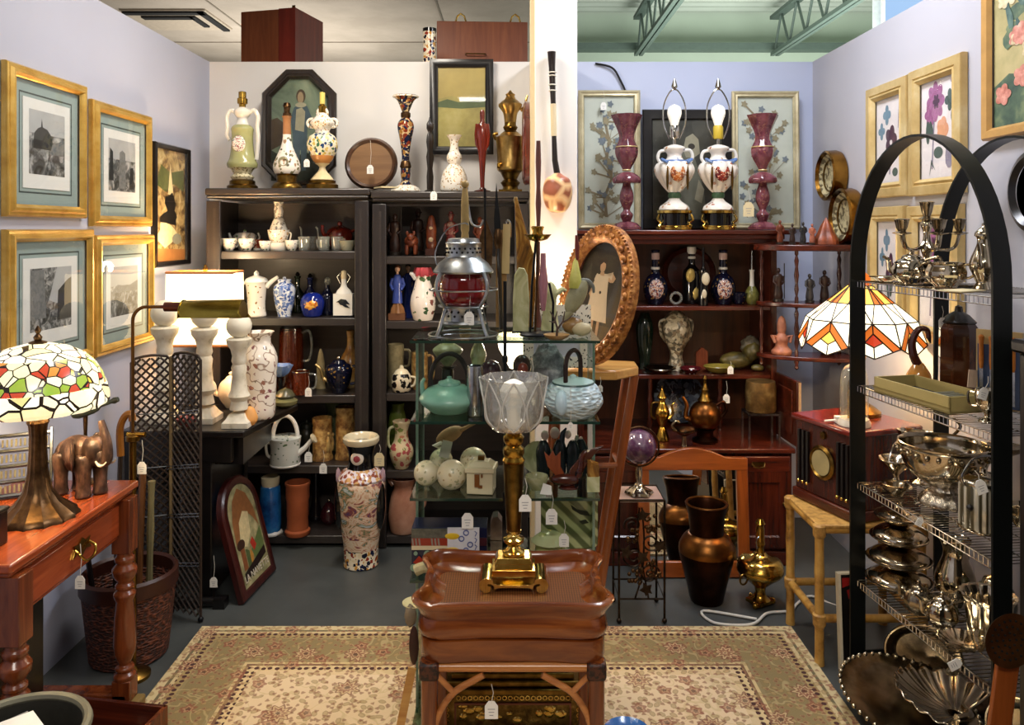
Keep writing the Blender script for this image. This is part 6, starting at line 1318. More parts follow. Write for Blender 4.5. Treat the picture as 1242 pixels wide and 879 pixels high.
for i, (x, s, dd, lab) in enumerate(((652, 1, 2.66, 'round green onyx plate standing behind the brass column lamp'), )):
    W('onyx_plate', lab, 'plate', x, e3, dd, [('plate', m_onyx, 'L', [(4, 0), (12, 1), (19, 3), (19, 4), (12, 3), (0, 2)], {'M': Matrix.Rotation(math.radians(75), 3, 'X'), 'at': (0, 0, 20), 'seg': 32}), ('stand', w_stick, [('T', [(-8, 3, 0), (-8, 5, 14)], 1), ('T', [(8, 3, 0), (8, 5, 14)], 1)])])
W('onyx_bowl', 'small green grey onyx bowl beside the brass column lamp on the third shelf', 'bowl', 651, e3, 2.5, [('bowl', m_onyx, 'L', sprof([(6, 0), (8, 2), (13, 10), (14, 16), (12, 16), (7, 5), (0, 4)]), {'c1': False})])
W('striped_stone', 'banded green and amber stone wedge at the right end of the third shelf', 'stone', 719, e3, 2.49, [('lower_block', m_onyx, 'X', (0, 0, 9), (15, 14, 18)), ('upper_block', m_ban, 'P', [(-7, 18), (7, 18), (7, 32), (-7, 38)], -6, 6)])
W('glass_wedge', 'pale grey glass pyramid paperweight behind the carved bird', 'paperweight', 700, e3, 2.72, [('wedge', plain('pale_glass_block', '#9aa596', .1, coat=.6, var=.1), 'L', [(14, 0), (14, 14), (2, 40)], {'seg': 4, 'sq': 1})])
o = B().prism([(-.02, 0), (.02, 0), (.016, .028), (-.012, .034)], -.0006, .0006).obj('price_card', m_tagp, None, smooth=False); o.location = (XX(662, 2.45), 2.45, e3+.001); o.rotation_euler = (-.25, .2, .3); tag(o, 'bent white card lying on the edge of the third shelf by the carved bird', 'card')
price_tag(669, 617, 2.41, 'white price tag hanging below the third glass shelf, over the lidded dish', 14, string=22)
# ---- fourth glass shelf
t = T('tile_box', 'box covered in navy, red and yellow painted tiles on the fourth glass shelf', 'box', (XX(546, 2.5), 2.46, e4+.0015))
k = 2.5/FPX
B(k).box((0, 19, 28), (90, 34, 54)).obj('body', plain('tile_navy', '#161c38', .25), t, bevel=.001)
def strip(x0, x1, z0, z1, m, nm, y=1.2): return B(k).box(((x0+x1)/2, y, (z0+z1)/2), (x1-x0, 1.6, z1-z0)).obj(nm, m, t, smooth=False)
strip(-45, -2, 34, 43, plain('tile_red', '#93301d', .3), 'red_band'); strip(36, 45, 34, 43, plain('tile_wine', '#3d1a22', .3), 'red_band'); strip(-45, -2, 29, 34, plain('tile_cream', '#d6c8a5', .3), 'cream_band'); strip(-45, -2, 43, 54, plain('tile_black_grey', '#5b5a50', .4, var=.5, scale=60), 'black_band')
for x in (-44, -40, -36, -21, -17, -13): B(k).prism([(x, 34.5), (x+2, 34.5), (x+1, 42.5), (x-1, 42.5)], 0, .4).obj('grey_stripe', plain('tile_stripe', '#8a8378', .4), t, smooth=False)
for x, zz, r in ((-40, 25, 2.4), (-26, 24, 4.5), (-42, 8, 4.5), (-10, 22, 4), (43, 10, 4)): B(k).lathe([(r, 0), (r, .6)], 16, (x, .3, zz), Matrix.Rotation(PI/2, 3, 'X')).obj('green_dot', plain('tile_green', '#7f9c86', .3), t)
B(k).prism([(-43, 14), (-36, 22), (-30, 16), (-34, 9)], 0, .6).obj('red_blot', plain('tile_red2', '#a8321f', .3), t)
strip(-2, 36, 4, 56, plain('tile_white', '#d6d6dc', .2), 'white_tile', -.4)
for zz in (46, 29): B(k).ball((4, -1, zz), (9, 1, 4)).obj('yellow_fruit', plain('tile_yellow', '#d9b52c', .3), t)
b = B(k)
for i in range(7): b.torus((20+6*math.sin(i*2.1), -1.4, 8+i*7), 3, .7, 12, 5, Matrix.Rotation(PI/2, 3, 'X'))
for i in range(5): b.tube([(31, -1.4, 14+i*8), (33, -1.4, 18+i*8), (30.5, -1.4, 20+i*8)], .6, 4)
b.obj('blue_scroll', plain('tile_blue', '#4d5a94', .3), t)
price_tag(567, 622, 2.45, 'white price tag on the front of the tiled box', 14, string=0)
W('steel_flask', 'brushed grey metal box with hinge beside the tiled box on the fourth shelf', 'box', 602, e4, 2.56, [('body', m_zinc, 'X', (0, 0, 14), (14, 20, 28)), ('lid', m_zinc, 'P', [(-7, 29), (7, 29), (7, 50), (2, 57), (-4, 56), (-7, 48)], -10, 10)])
t = W('lidded_dish', 'green lidded pottery dish with wide brim on the fourth shelf right', 'dish', 667, e4, 2.5, [('body', c_green, 'L', sprof([(16, 0), (18, 4), (18, 26), (16, 34)])), ('lid', plain('pale_green_lid', '#b3b98c', .25, var=.15), 'L', [(22, 34), (22.5, 35), (14, 42), (5, 44), (0, 45)]), ('lid>knob', c_green, 'O', (-9, -4, 42), (5, 4, 3), {'lump': .2})])
W('reeded_panel', 'green streaked glass tray standing on edge at the right of the fourth shelf', 'tray', 694, e4, 2.66, [('panel', ramp('green_streak_panel', [(.3, '#5f6640'), (.5, '#8c9160'), (.7, '#b9bb88')], 8, 'wave', rough=.2, dist=1.2, coat=.4, rot=(0, .8, 0)), 'P', [(-38, 0), (26, 0), (31, 5), (31, 58), (26, 62), (-38, 62)], -2, 2, {'bevel': 1.5}), ('dark_leaf', plain('dark_leaf_paint', '#23281c', .4), [('P', [(-2, 54), (6, 48), (18, 46), (22, 40), (10, 42), (0, 48)], -2.6, -2.2), ('P', [(8, 34), (16, 36), (20, 32), (12, 30)], -2.6, -2.2)])])
price_tag(684, 647, 2.45, 'greenish white price tag hanging on the lidded dish', 12, string=16)
W('straw_roll', 'coiled straw coloured cloth bundle draped at the left end of the fourth shelf', 'bundle', 522, e4, 2.44, [('bundle', ramp('woven_straw', [(.3, '#8a8060'), (.6, '#c3b68c'), (.8, '#a8704a')], 30, rough=.8), 'T', spline([(-18, 0, 8), (-8, 0, 12), (10, 0, 13), (30, 0, 10)]), 7)])
# ---- bottom glass shelf
t = T('embossed_chest', 'embossed brass chest with beaded border under the tray table', 'chest', (XX(622, 2.46), 2.46, e5+.0015))
k = 2.46/FPX; m_emb = ramp('embossed_brass', [(.3, '#3a2c12'), (.55, '#7d6430'), (.8, '#b39a58')], 30, rough=.35, metal=.8, bump=.6)
B(k).box((0, 50, 21), (170, 96, 42)).obj('body', m_emb, t, bevel=.002)
b = B(k); b.box((0, 48, 46), (178, 104, 7)); b.box((0, 48, 53), (166, 94, 7)); b.box((0, 48, 60), (150, 84, 7)); b.box((0, 48, 67), (136, 76, 6)); b.obj('stepped_lid', m_brassd, t, bevel=.003)
b = B(k)
for i in range(24): b.torus((-80+i*7, 1.2, 37), 2.4, .8, 10, 5, Matrix.Rotation(PI/2, 3, 'X'))
for s in (-1, 1):
    for i in range(4): b.torus((s*80, 1.2, 30-i*7), 2.4, .8, 10, 5, Matrix.Rotation(PI/2, 3, 'X'))
b.obj('beaded_border', m_brassb, t)
b = B(k); b.loops(rect(142, 30), [(0, -1), (0, 1.4), (2, 1.4), (2, -1)]); o_ = b.obj('inner_border', plain('reddish_border', '#7d4a3a', .4, .4), t); o_.location = (0, 1.2*k, 16*k)
for i in range(16): B(k).ball((random.uniform(-64, 64), 2, random.uniform(8, 27)), (random.uniform(4, 8), 2, random.uniform(3, 6)), 10, 6).obj('relief_motif', m_brassb, t)
W('rosette_block', 'carved wooden rosette ornament on top of the embossed chest', 'ornament', 625, e5+.0015+k*70, 2.56, [('base', w_stick, 'X', (0, 0, 2), (26, 14, 4)), ('rosette', plain('dusty_rose_carving', '#7d5a4a', .5, var=.4, scale=50), 'L', [(13, 0), (11, 4), (5, 6), (0, 7)], {'M': Matrix.Rotation(PI/2, 3, 'X'), 'at': (0, 0, 16), 'lobe': (7, .14)})])
# a jug of feathers/wood slab at the left foot, blue plate at right foot
W('driftwood_board', 'pale honey wooden board leaning at the left foot of the glass stand', 'board', 500, .0115, 2.39, [('board', w_pine, 'X', (-10, 0, 50), (10, 3, 100), {'M': Matrix.Rotation(.2, 3, 'Y')})])
o = B().lathe([(.03, 0), (.055, .006), (.075, .018), (.073, .021), (.053, .01), (0, .006)], 32).obj('blue_plate', ramp('blue_white_plate', [(.35, '#1f4f9c'), (.6, '#3f74b8'), (.7, '#d9e0ea')], 14, rough=.15), None); o.location = (.36, 2.45, .0115); tag(o, 'blue plate on the rug by the right foot of the tray table', 'plate')
W('hanging_pouch', 'brown leather pouch hanging at the left side of the glass stand', 'pouch', 502, .40, 2.37, [('pouch', plain('brown_leather', '#3a1f18', .5, var=.25), 'O', (0, 0, -24), (6, 3, 24)), ('knot', plain('grey_cloth_knot', '#7d705c', .7, var=.3), 'O', (-4, 0, 12), (8, 5, 13), {'lump': .15})])
W('straw_hat', 'pale straw saucer poking out behind the left of the tray rim', 'saucer', 503, e4-.075, 2.40, [('saucer', plain('straw_pale', '#d9cf9f', .6), 'L', [(3, 0), (10, 3), (15, 6), (15, 7), (8, 4), (0, 2)])])
# ============================================================ tall easel-like stand with honey slab and oval portrait
t = T('pedestal_stand', 'tall reddish wooden stand with a thick honey wood slab under the oval portrait', 'stand', (.33, 3.0, 0))
SZ = 1.085
b = B(); b.prism([(-.2, -.13), (.05, -.15), (.145, -.06), (.15, .06), (-.2, .16)], SZ-.035, SZ, Matrix(((1, 0, 0), (0, 0, 1), (0, 1, 0)))); b.obj('slab', w_pine, t, bevel=.006)
for (x0, y0, x1, y1) in ((.13, -.06, -.045, -.1), (.12, .06, -.03, .1), (-.16, -.08, -.2, -.12), (-.16, .1, -.2, .12)):
    lg = B().tube([(x1, y1, .0135), (x0, y0, SZ-.035)], .017, 10).obj('leg', w_oak, t)
for zz in (.28, .72): 
    f = zz/SZ; B().tube([(-.045+.175*f, -.1+.04*f, zz), (-.03+.15*f, .1-.04*f, zz)], .01, 8).obj('stretcher', w_oak, t); B().tube([(-.045+.175*f, -.1+.04*f, zz), (-.2+.04*f, -.12+.04*f, zz)], .01, 8).obj('stretcher', w_oak, t)
price_tag(728, 467, 2.8, 'small white price tag hanging below the honey wood slab', 6, string=10)
price_tag(723, 482, 2.77, 'longer buff price tag hanging from the glass stand corner by the slab', 8, True, 8)
ow, oh = .44, .54
of = oval(ow/2, oh/2, 48)
ob = plain('portrait_ground', '#2a2018', .5, var=.3, scale=8); pd = plain('portrait_dress', '#cbb296', .5, var=.08, scale=14); pf = plain('portrait_flesh', '#b98f6c', .5); ph = plain('portrait_hair', '#2c1a12', .5); pg = plain('portrait_grass', '#4a3a24', .5, var=.3, scale=12)
t_oval = picture('oval_portrait', 'oval gilt carved frame with a child in a white dress, on the honey wood slab', 'picture', ow, oh, [(0, 0), (0, .02), (.012, .034), (.03, .03), (.05, .038), (.062, .03), (.07, .014)], m_goldd,
        (.335, 2.99, SZ+.001+oh/2*math.cos(.2)), math.radians(-58), None,
        [(pg, [(0, 0), (1, 0), (1, .2), (0, .24)]), (pf, [(.42, .1), (.42, .3), (.47, .3), (.47, .1)]), (pf, [(.54, .1), (.54, .3), (.59, .3), (.59, .1)]), (pf, [(.62, .64), (.7, .72), (.78, .66), (.74, .62), (.68, .62)]), (pf, [(.36, .62), (.3, .5), (.34, .46), (.4, .6)]),
         (pd, [(.38, .68), (.34, .5), (.28, .26), (.72, .24), (.66, .5), (.64, .66), (.72, .72), (.7, .64), (.6, .7), (.48, .7)]), (pf, [(.46, .68), (.47, .72), (.54, .72), (.55, .68)]), (pd, [(.36, .64), (.4, .7), (.5, .68), (.44, .6)]), (ph, ell(.5, .785, .085, .075)), (pf, ell(.5, .765, .055, .055)), (ph, [(.44, .78), (.46, .83), (.55, .83), (.56, .79), (.5, .81)]), (ph, ell(.52, .52, .022, .015))], ob, 0, outline=of, rx=-.2)
b = B()
for i in range(84):
    a = 2*PI*i/84; b.ball(((ow/2-.008)*math.cos(a), -.03, (oh/2-.008)*math.sin(a)), .006, 8, 5)
b.obj('beaded_edge', m_goldd, t_oval)
b = B()
for i in range(30):
    a = 2*PI*i/30; b.ball(((ow/2-.038)*math.cos(a), -.034, (oh/2-.038)*math.sin(a)), (.013, .009, .017), 8, 6, Matrix.Rotation(-a, 3, 'Y'))
b.obj('leaf_carving', m_goldd, t_oval)
# unseen lamp added behind the stand to make the pillar glow
t = T('added_pillar_lamp', 'added unseen lamp behind the glass stand, lighting the white pillar', 'lamp', (.02, 3.28, 0))
B().lathe([(.09, 0), (.09, .015), (.02, .03), (.014, .05), (.012, 1.02), (.02, 1.04)], 20).obj('pole', m_brassd, t)
B().lathe([(.03, 1.02), (.075, 1.1), (.085, 1.16), (.08, 1.16), (.07, 1.1), (.02, 1.03)], 24, c0=False, c1=False).obj('glass_shade', lit('uplight_glow', '#ffe9c8', 3.5), t)
bulb_light((.05, 3.27, 1.2), LP[7], (1, .84, .62), .04)
# ============================================================ hutch
t = T('hutch', 'large dark mahogany hutch with open shelves, drawers and cupboards in the right booth', 'hutch', (.815, 3.72, 0))
hx0, hx1 = .335-.815, 1.335-.815; lx1 = 1.335-.815; yu = .23; yb_ = .60; CTZ = .56
b = B(); b.box(((hx0+hx1)/2, (yu+yb_)/2-.02, 1.585), (hx1-hx0+.11, yb_-yu+.08, .022)); b.box(((hx0+hx1)/2, (yu+yb_)/2-.01, 1.562), (hx1-hx0+.06, yb_-yu+.05, .026)); b.box(((hx0+hx1)/2, (yu+yb_)/2, 1.54), (hx1-hx0+.02, yb_-yu+.01, .03)); b.obj('cornice', w_mah, t, bevel=.005)
for x in (hx0+.014, hx1-.014): B().box((x, (yu+yb_)/2, (1.525+CTZ)/2), (.028, yb_-yu, 1.525-CTZ)).obj('upright', w_mahz, t)
B().box(((hx0+hx1)/2, yb_-.006, (1.525+CTZ)/2), (hx1-hx0-.05, .012, 1.525-CTZ)).obj('back_panel', w_hback, t)
HS = [1.211, .866]
for z in HS: B().box(((hx0+hx1)/2, (yu+yb_)/2-.004, z-.011), (hx1-hx0-.056, yb_-yu-.02, .022)).obj('shelf', w_mah, t, bevel=.003)
for x in (hx0+.365-.0, hx0+.72):
    pr = [(.012, 0), (.012, .02), (.007, .03), (.014, .06), (.009, .1), (.012, .15), (.014, .18), (.008, .2), (.012, .24), (.012, .27), (.012, .283)]
    B().lathe(pr, 14, (x, yu+.025, CTZ)).obj('spindle', w_mahz, t)
b = B(); b.box(((hx0+lx1)/2, yb_/2, CTZ-.012), (lx1-hx0+.02, yb_+.02, .024)); b.obj('counter', w_mah, t, bevel=.006)
B().box(((hx0+lx1)/2, yb_/2+.01, (CTZ-.03)/2+.03), (lx1-hx0, yb_-.02, CTZ-.085)).obj('carcass', w_mahz, t)
B().box(((hx0+lx1)/2, yb_/2, .035), (lx1-hx0+.02, yb_, .07)).obj('plinth', w_mah, t, bevel=.006)
ww = (lx1-hx0)/3
for i in range(3):
    x = hx0+ww*(i+.5)
    o = B().box((x, .004, CTZ-.075), (ww-.03, .02, .075)).obj('drawer', w_mah, t, bevel=.005)
    b = B(); b.tube([(x-.03, -.008, CTZ-.07), (x-.025, -.02, CTZ-.082), (x, -.022, CTZ-.088), (x+.025, -.02, CTZ-.082), (x+.03, -.008, CTZ-.07)], .0035, 6); b.box((x, -.007, CTZ-.072), (.06, .004, .018)); b.obj('drawer_pull', m_brassd, o)
    o = B().loops(rect(ww-.03, .36), [(0, 0), (0, .02), (.05, .02), (.056, .012)]).obj('cupboard_door', w_mahz, t); o.location = (x, .012, .27)
    B().box((0, -.004, 0), (ww-.13, .012, .26)).obj('door_panel', w_mahz, o, bevel=.006)
    B().ball((ww*.36, -.026, .03), .009, 10, 6).obj('door_knob', m_brassd, o)
o = B().box((0, -.13, 0), (.02, .26, .31)).obj('open_door', w_mahz, t, bevel=.004); o.location = (hx1-.0, .222, .728); o.rotation_euler[2] = math.radians(3)
B().box((-.012, -.13, 0), (.006, .17, .21)).obj('door_moulding', w_mah, o, bevel=.004); B().box((.004, -.262, 0), (.012, .003, .3)).obj('pale_edge', plain('pale_door_edge', '#a3896a', .5), o)
# ---- pictures behind the lamps on the hutch
HT = 1.597
m_sage = plain('sage_silk', '#d0d3c8', .7, var=.04, scale=20); kb = plain('embroidered_blue', '#77808a', .7, var=.2); kv = plain('embroidered_vine', '#94856a', .7, var=.2); kg = plain('embroidered_grey', '#9a8f74', .7, var=.2)
def sprig(seed, blue=.5):
    r = random.Random(seed); s = []
    trunk = [(.45, .05), (.4, .2), (.55, .35), (.45, .5), (.5, .65), (.42, .8)]
    for a, c in zip(trunk, trunk[1:]): s.append((kv, [(a[0]-.03, a[1]), (a[0]+.03, a[1]), (c[0]+.025, c[1]), (c[0]-.025, c[1])]))
    for i in range(64):
        a = trunk[r.randrange(6)]; x = a[0]+r.uniform(-.36, .36); z = a[1]+r.uniform(-.02, .16)
        x = min(max(x, .08), .92); z = min(max(z, .05), .95)
        if i % 2 == 0: s.append((kv, [(a[0], a[1]), (a[0]+.02, a[1]+.012), (x+.012, z), (x, z-.012)]))
        pet = []
        for j in range(10):
            q = .07 if j % 2 == 0 else .04; pet.append((x+q*math.cos(2*PI*j/10), z+q*.45*math.sin(2*PI*j/10)))
        s.append((kb if r.random() < blue else kg, pet))
    return s
CPROF = [(0, 0), (0, .02), (.01, .028), (.02, .022), (.028, .024), (.034, .012)]
for x0, x1, y0, y1, lab, sd in ((701, 776, 104, 272, 'tall champagne framed embroidered blossom branch behind the left glass candlestick', 3), (887, 968, 107, 274, 'tall champagne framed embroidered flowers behind the right glass candlestick', 8)):
    dd = 4.30; w_ = (x1-x0)*dd/FPX; h_ = (y1-y0)*dd/FPX
    picture('framed_embroidery', lab, 'picture', w_, h_, CPROF, ramp('champagne_frame', [(.3, '#a89a74'), (.6, '#cfc4a0'), (.8, '#e0d8bb')], 8, rough=.4, metal=.35), (XX((x0+x1)/2, dd), dd-.005, HT+h_/2+.003 if True else 0), 0, 'champagne framed embroideries on the hutch', sprig(sd), m_sage, 0, rx=math.radians(-1.5))
dd = 4.31; w_ = (888-779)*dd/FPX; h_ = (275-130)*dd/FPX
kk = plain('dark_photo_grey', '#6d6a5c', .5, var=.25, scale=10); kp = plain('dark_photo_pale', '#a39a84', .5, var=.15); kd = plain('dark_photo_brown', '#3a332a', .5, var=.3)
picture('framed_photograph', 'large black framed dim figure photograph behind the two porcelain lamps', 'picture', w_, h_, [(0, 0), (0, .016), (.006, .022), (.05, .018), (.056, .01)], w_black, (XX(833.5, dd), dd, HT+h_/2+.003), 0, None,
        [(kk, [(.3, .0), (.36, .3), (.44, .5), (.4, .62), (.46, .72), (.56, .7), (.66, .5), (.74, .24), (.78, 0)]), (kp, [(.48, .62), (.44, .7), (.48, .82), (.58, .86), (.66, .8), (.68, .66), (.6, .62)]), (kd, ell(.56, .73, .05, .03)), (kp, [(.6, .2), (.66, .4), (.74, .3), (.7, .16)]), (kd, [(0, 0), (.3, 0), (.28, .3), (0, .4)])],
        ramp('dim_photo', [(.3, '#25231e'), (.6, '#4a463c'), (.8, '#6a6454')], 6, rough=.5), 0, rx=math.radians(-1.5))
B().tube(spline([(XX(722, 4.34), 4.34, ZZ(77, 4.34)), (XX(742, 4.33), 4.33, ZZ(82, 4.33)), (XX(752, 4.33), 4.335, ZZ(96, 4.33)), (XX(764, 4.33), 4.335, ZZ(122, 4.33))]), .006, 6).obj('hanging_cable', m_cordb); tag(bpy.data.objects['hanging_cable'], 'black cable drooping over the back wall above the left embroidery', 'cable')
m_lampw = floral('swirl_majolica', '#ece4d8', ['#c08a5a', '#d0a884', '#8f9ab5'], 24, .16)
m_lampr = floral('swirl_majolica_red', '#ece4d8', ['#a8624a', '#c9a084', '#a8744a'], 24, .16)
def majolica(x, lab, mm):
    d = 4.09
    return W('porcelain_lamp', lab, 'lamp', x, HT, d, [
    ('base', m_brassb, [('L', [(22, 0), (22, 3), (20, 4), (20, 5)]), ('L', [(19, 19), (21, 20), (21, 23), (16, 24)])]), ('base>dark_drum', c_black, 'L', [(17, 4), (17, 20)]),
    ('base>scroll_foot', m_brassb, [('T', spline([(-19, -4, 18), (-21, -5, 12), (-17, -4, 8), (-20, -5, 4)]), 1.6), ('T', spline([(19, -4, 18), (21, -5, 12), (17, -4, 8), (20, -5, 4)]), 1.6)]),
    ('foot', mm, 'L', sprof([(18, 24), (16, 29), (9, 34), (6, 38)]), {'lobe': (8, .05)}), ('green_ring', plain('green_ring', '#3f5a3f', .25), 'L', [(7, 38), (8, 41), (7, 45)]),
    ('body', mm, 'L', sprof([(7, 45), (13, 52), (20, 63), (23, 72), (20, 80), (11, 83)]), {'lobe': (8, .08), 'seg': 64}), ('medallion', floral('majolica_medallion' if mm is m_lampw else 'majolica_medallion_red', '#e0c4a4', ['#b9602c', '#c98a54', '#8a4a30'] if mm is m_lampw else ['#7d2424', '#a84a34', '#5d2020'], 60, .5), 'O', (0, -19, 68), (9, 5, 11)), ('side_leaf', m_brassd, 'O', (-12, -18, 62), (1.6, 3, 15)), ('side_leaf', m_brassd, 'O', (12, -18, 62), (1.6, 3, 15)),
    ('blue_scroll', plain('blue_majolica_scroll', '#5f7db0', .2), [('R', (0, 0, 82), 13, 2), ('T', spline([(-12, -8, 82), (-18, -14, 84), (-12, -20, 80)]), 1.8), ('T', spline([(12, -8, 82), (18, -14, 84), (12, -20, 80)]), 1.8)]),
    ('neck', mm, 'L', sprof([(12, 83), (9, 88), (9, 92), (13, 97), (12, 100), (4, 103)])),
    ('handle', c_white, 'T', spline([(11, 0, 96), (19, 0, 96), (22, 0, 88), (18, 0, 80)]), 2), ('handle', c_white, 'T', spline([(-11, 0, 96), (-18, 0, 94), (-20, 0, 86), (-16, 0, 80)]), 2),
    ('stem', m_chrome, 'L', [(2, 102), (2, 110)]), ('socket', m_chrome if mm is m_lampw else plain('yellow_socket', '#c9ae3a', .4), 'L', [(5, 110), (6, 112), (6, 124), (5, 126)]),
    ('bulb', m_bulb, 'L', sprof([(4, 125), (6, 132), (8.5, 140), (7, 148), (0, 152)])),
    ('harp', m_chrome, 'T', spline([(-6, 0, 110), (-13, 0, 128), (-13, 0, 150), (-6, 0, 166), (0, 0, 170), (6, 0, 166), (13, 0, 150), (13, 0, 128), (6, 0, 110)]), .9), ('finial', m_chrome, 'L', [(1.5, 170), (4, 173), (3, 177), (1, 183)])], rz=0)
majolica(818, 'porcelain lamp with orange swirled body and bare bulb, left one on the hutch', m_lampw)
majolica(871, 'porcelain lamp with bare bulb in a yellow socket, right one on the hutch', m_lampr)
def epergne(x, lab, h=1):
    return W('glass_candlestick', lab, 'candlestick', x, HT, 4.02, [
      ('base', g_cran, 'L', [(17, 0), (17, 3), (12, 8), (6, 10)], {'lobe': (8, .04)}), ('stem', g_cran, 'L', sprof([(5, 10), (8, 18), (4, 24), (8, 34), (8, 44), (5, 54), (5, 58)])), ('drip_pan', g_cran, 'L', sprof([(5, 56), (15, 56), (16, 62), (10, 68), (4, 70)]), {'lobe': (10, .05)}),
      ('hurricane_shade', g_cran, 'L', sprof([(4, 72), (7, 78), (12, 88), (13, 98), (9, 108), (9, 116), (13, 127), (17, 136), (18, 139)]), {'lobe': (8, .07), 'c1': False}), ('gilt_band', m_goldp, 'R', (0, 0, 100), 13, .7), ('gilt_band', m_goldp, 'R', (0, 0, 72), 4.6, 1)], 'cranberry glass candlesticks on the hutch')
epergne(760, 'tall cranberry glass candlestick with flared shade at the left end of the hutch top'); epergne(925, 'tall cranberry glass candlestick with flared shade at the right end of the hutch top')
price_tag(908, 245, 3.99, 'tall buff card tag standing beside the right cranberry candlestick', 13, True, 14)
price_tag(732, 124, 4.26, 'white price tag hanging on the left embroidery frame', 7, string=14)
# ---- hutch shelf contents
s1, s2 = HS[0], HS[1]; d = 4.08
def navybottle(x, lab, d=4.06):
    return W('imari_bottle', lab, 'bottle', x, s1, d, [
     ('body', c_navy, 'L', sprof([(9, 0), (10, 2), (14, 12), (14.5, 22), (11, 32), (5, 38), (4.5, 48), (4.5, 62), (5.5, 65), (4, 66)]), {'seg': 28}),
     ('medallion', floral('imari_medallion', '#d0bdb5', ['#7d3a30', '#2a2a4a', '#b98a6a'], 90, .4), 'O', (-1, -12, 19), (9, 3.6, 12)), ('neck_band', plain('pinkish_band', '#b59a94', .2), 'L', [(4.8, 54), (5, 56), (5, 61), (4.8, 62)]), ('neck_band', plain('white_band', '#d0ccc4', .2), 'L', [(5, 42), (5.4, 43), (5, 45)])], 'navy gilt bottles on the upper hutch shelf')
navybottle(795, 'navy gilt bottle with oval medallion, leftmost on the upper hutch shelf'); navybottle(877, 'navy gilt bottle with oval medallion right of the tall black bottles')
t = T('round_plaque', 'large round red brown wooden tray standing at the back of the upper hutch shelf', 'tray', (XX(838, 4.2), 4.24, s1+.002), 0, rx=math.radians(-5)); k = 4.2/FPX
B(k).lathe([(0, 1), (26, 1), (28, 3), (31, 5), (33, 2), (32, -2)], 44, (0, 0, 33.5), Matrix.Rotation(PI/2, 3, 'X')).obj('plate', wood('dull_red_tray', '#331109', '#54200f', .3, 4, 'X', .3), t)
W('tall_black_bottle', 'tall black bottle with gold panels and banded neck in front of the round tray', 'bottle', 839, s1, 4.10, [
    ('body', c_black, 'L', sprof([(10, 0), (11, 4), (11, 36), (8, 42), (4, 48), (4, 66), (5, 69)])), ('gold_panel', plain('pale_gold_panel', '#c9ad62', .25, .4), 'O', (-3, -9, 34), (6, 3, 9)), ('neck_band', MC['white_band'], 'L', [(4.2, 60), (5.5, 63), (5.5, 68), (4.6, 69)]), ('neck_band', MC['white_band'], 'L', [(4.2, 54), (4.8, 55), (4.2, 57)]), ('gold_flower', MC['pale_gold_panel'], 'O', (2, -10.5, 13), (4, 1.6, 7), {'lump': .2})])
W('stacked_pot_figure', 'slim black and ivory stacked figure beside the tall black bottle', 'figurine', 853, s1, 4.0, [('body', c_black, 'L', sprof([(6, 0), (6, 14), (5, 28), (4, 34), (5, 42), (2, 46), (1.5, 70)])), ('ivory_panel', plain('ivory_panel', '#d9ccae', .3), 'O', (2, -4, 32), (5, 3, 8)), ('ivory_panel', MC['ivory_panel'], 'O', (0, -5, 14), (3, 2, 6))])
W('crystal_ring', 'small clear glass ring paperweight beside the left navy bottle', 'paperweight', 820, s1, 4.02, [('ring', g_clear, 'R', (0, 0, 8.2), 6.5, 1.6, {'M': Matrix.Rotation(PI/2, 3, 'X')})])
W('dark_bowl', 'small dark blue bowl at the right of the upper hutch shelf', 'bowl', 896, s1, 4.06, [('bowl', c_navy, 'L', sprof([(5, 0), (7, 2), (10, 9), (11, 14), (9, 13)]), {'c1': False})])
W('green_flask', 'small yellow green bottle with slim white neck near the corner shelf', 'bottle', 912, s1, 4.05, [('body', plain('olive_gilt', '#6d6a35', .25, var=.4, scale=60), 'L', sprof([(5, 0), (8, 6), (8, 14), (4, 22)])), ('neck', c_white, 'L', [(3, 22), (2.6, 30), (2.6, 38), (3.4, 42)]), ('stopper', m_steel, 'L', [(1.4, 42), (1.2, 64), (.4, 66)])])
W('rococo_vase', 'ornate silver grey encrusted vase in the middle of the lower hutch shelf', 'vase', 820, s2, 4.08, [
    ('body', floral('encrusted_grey', '#8a8068', ['#b5a88a', '#5b5444', '#c9bda0', '#7d6a50'], 46, .5, rough=.3), 'L', sprof([(11, 0), (9, 6), (7, 16), (9, 26), (15, 38), (17, 52), (13, 64), (6, 70), (3, 72)]), {'lobe': (5, .08)}), ('handle', MC['encrusted_grey'], 'T', spline([(12, 0, 62), (19, 0, 58), (18, 0, 44), (12, 0, 34)]), 2), ('handle', MC['encrusted_grey'], 'T', spline([(-12, 0, 62), (-19, 0, 58), (-18, 0, 44), (-12, 0, 34)]), 2)])
W('green_dark_vase', 'dark green ribbed vase at the left of the lower hutch shelf', 'vase', 782, s2, 4.12, [('body', plain('bottle_green', '#12241a', .15, coat=.4), 'L', sprof([(7, 0), (6, 10), (9, 30), (10, 50), (7, 62), (5, 68)]), {'lobe': (10, .05)})])
W('silver_salver', 'small dark silver dish lying on the lower hutch shelf', 'dish', 800, s2, 4.0, [('dish', m_silverd, 'L', [(8, 0), (12, 2), (20, 6), (19, 7), (11, 3), (0, 2)])])
W('red_glass_dish', 'low ruby dish beside the encrusted vase', 'dish', 838, s2, 3.99, [('dish', plain('dark_ruby_dish', '#4a1418', .12, coat=.5), 'L', [(6, 0), (8, 2), (14, 6), (13, 7), (7, 3), (0, 2)])])
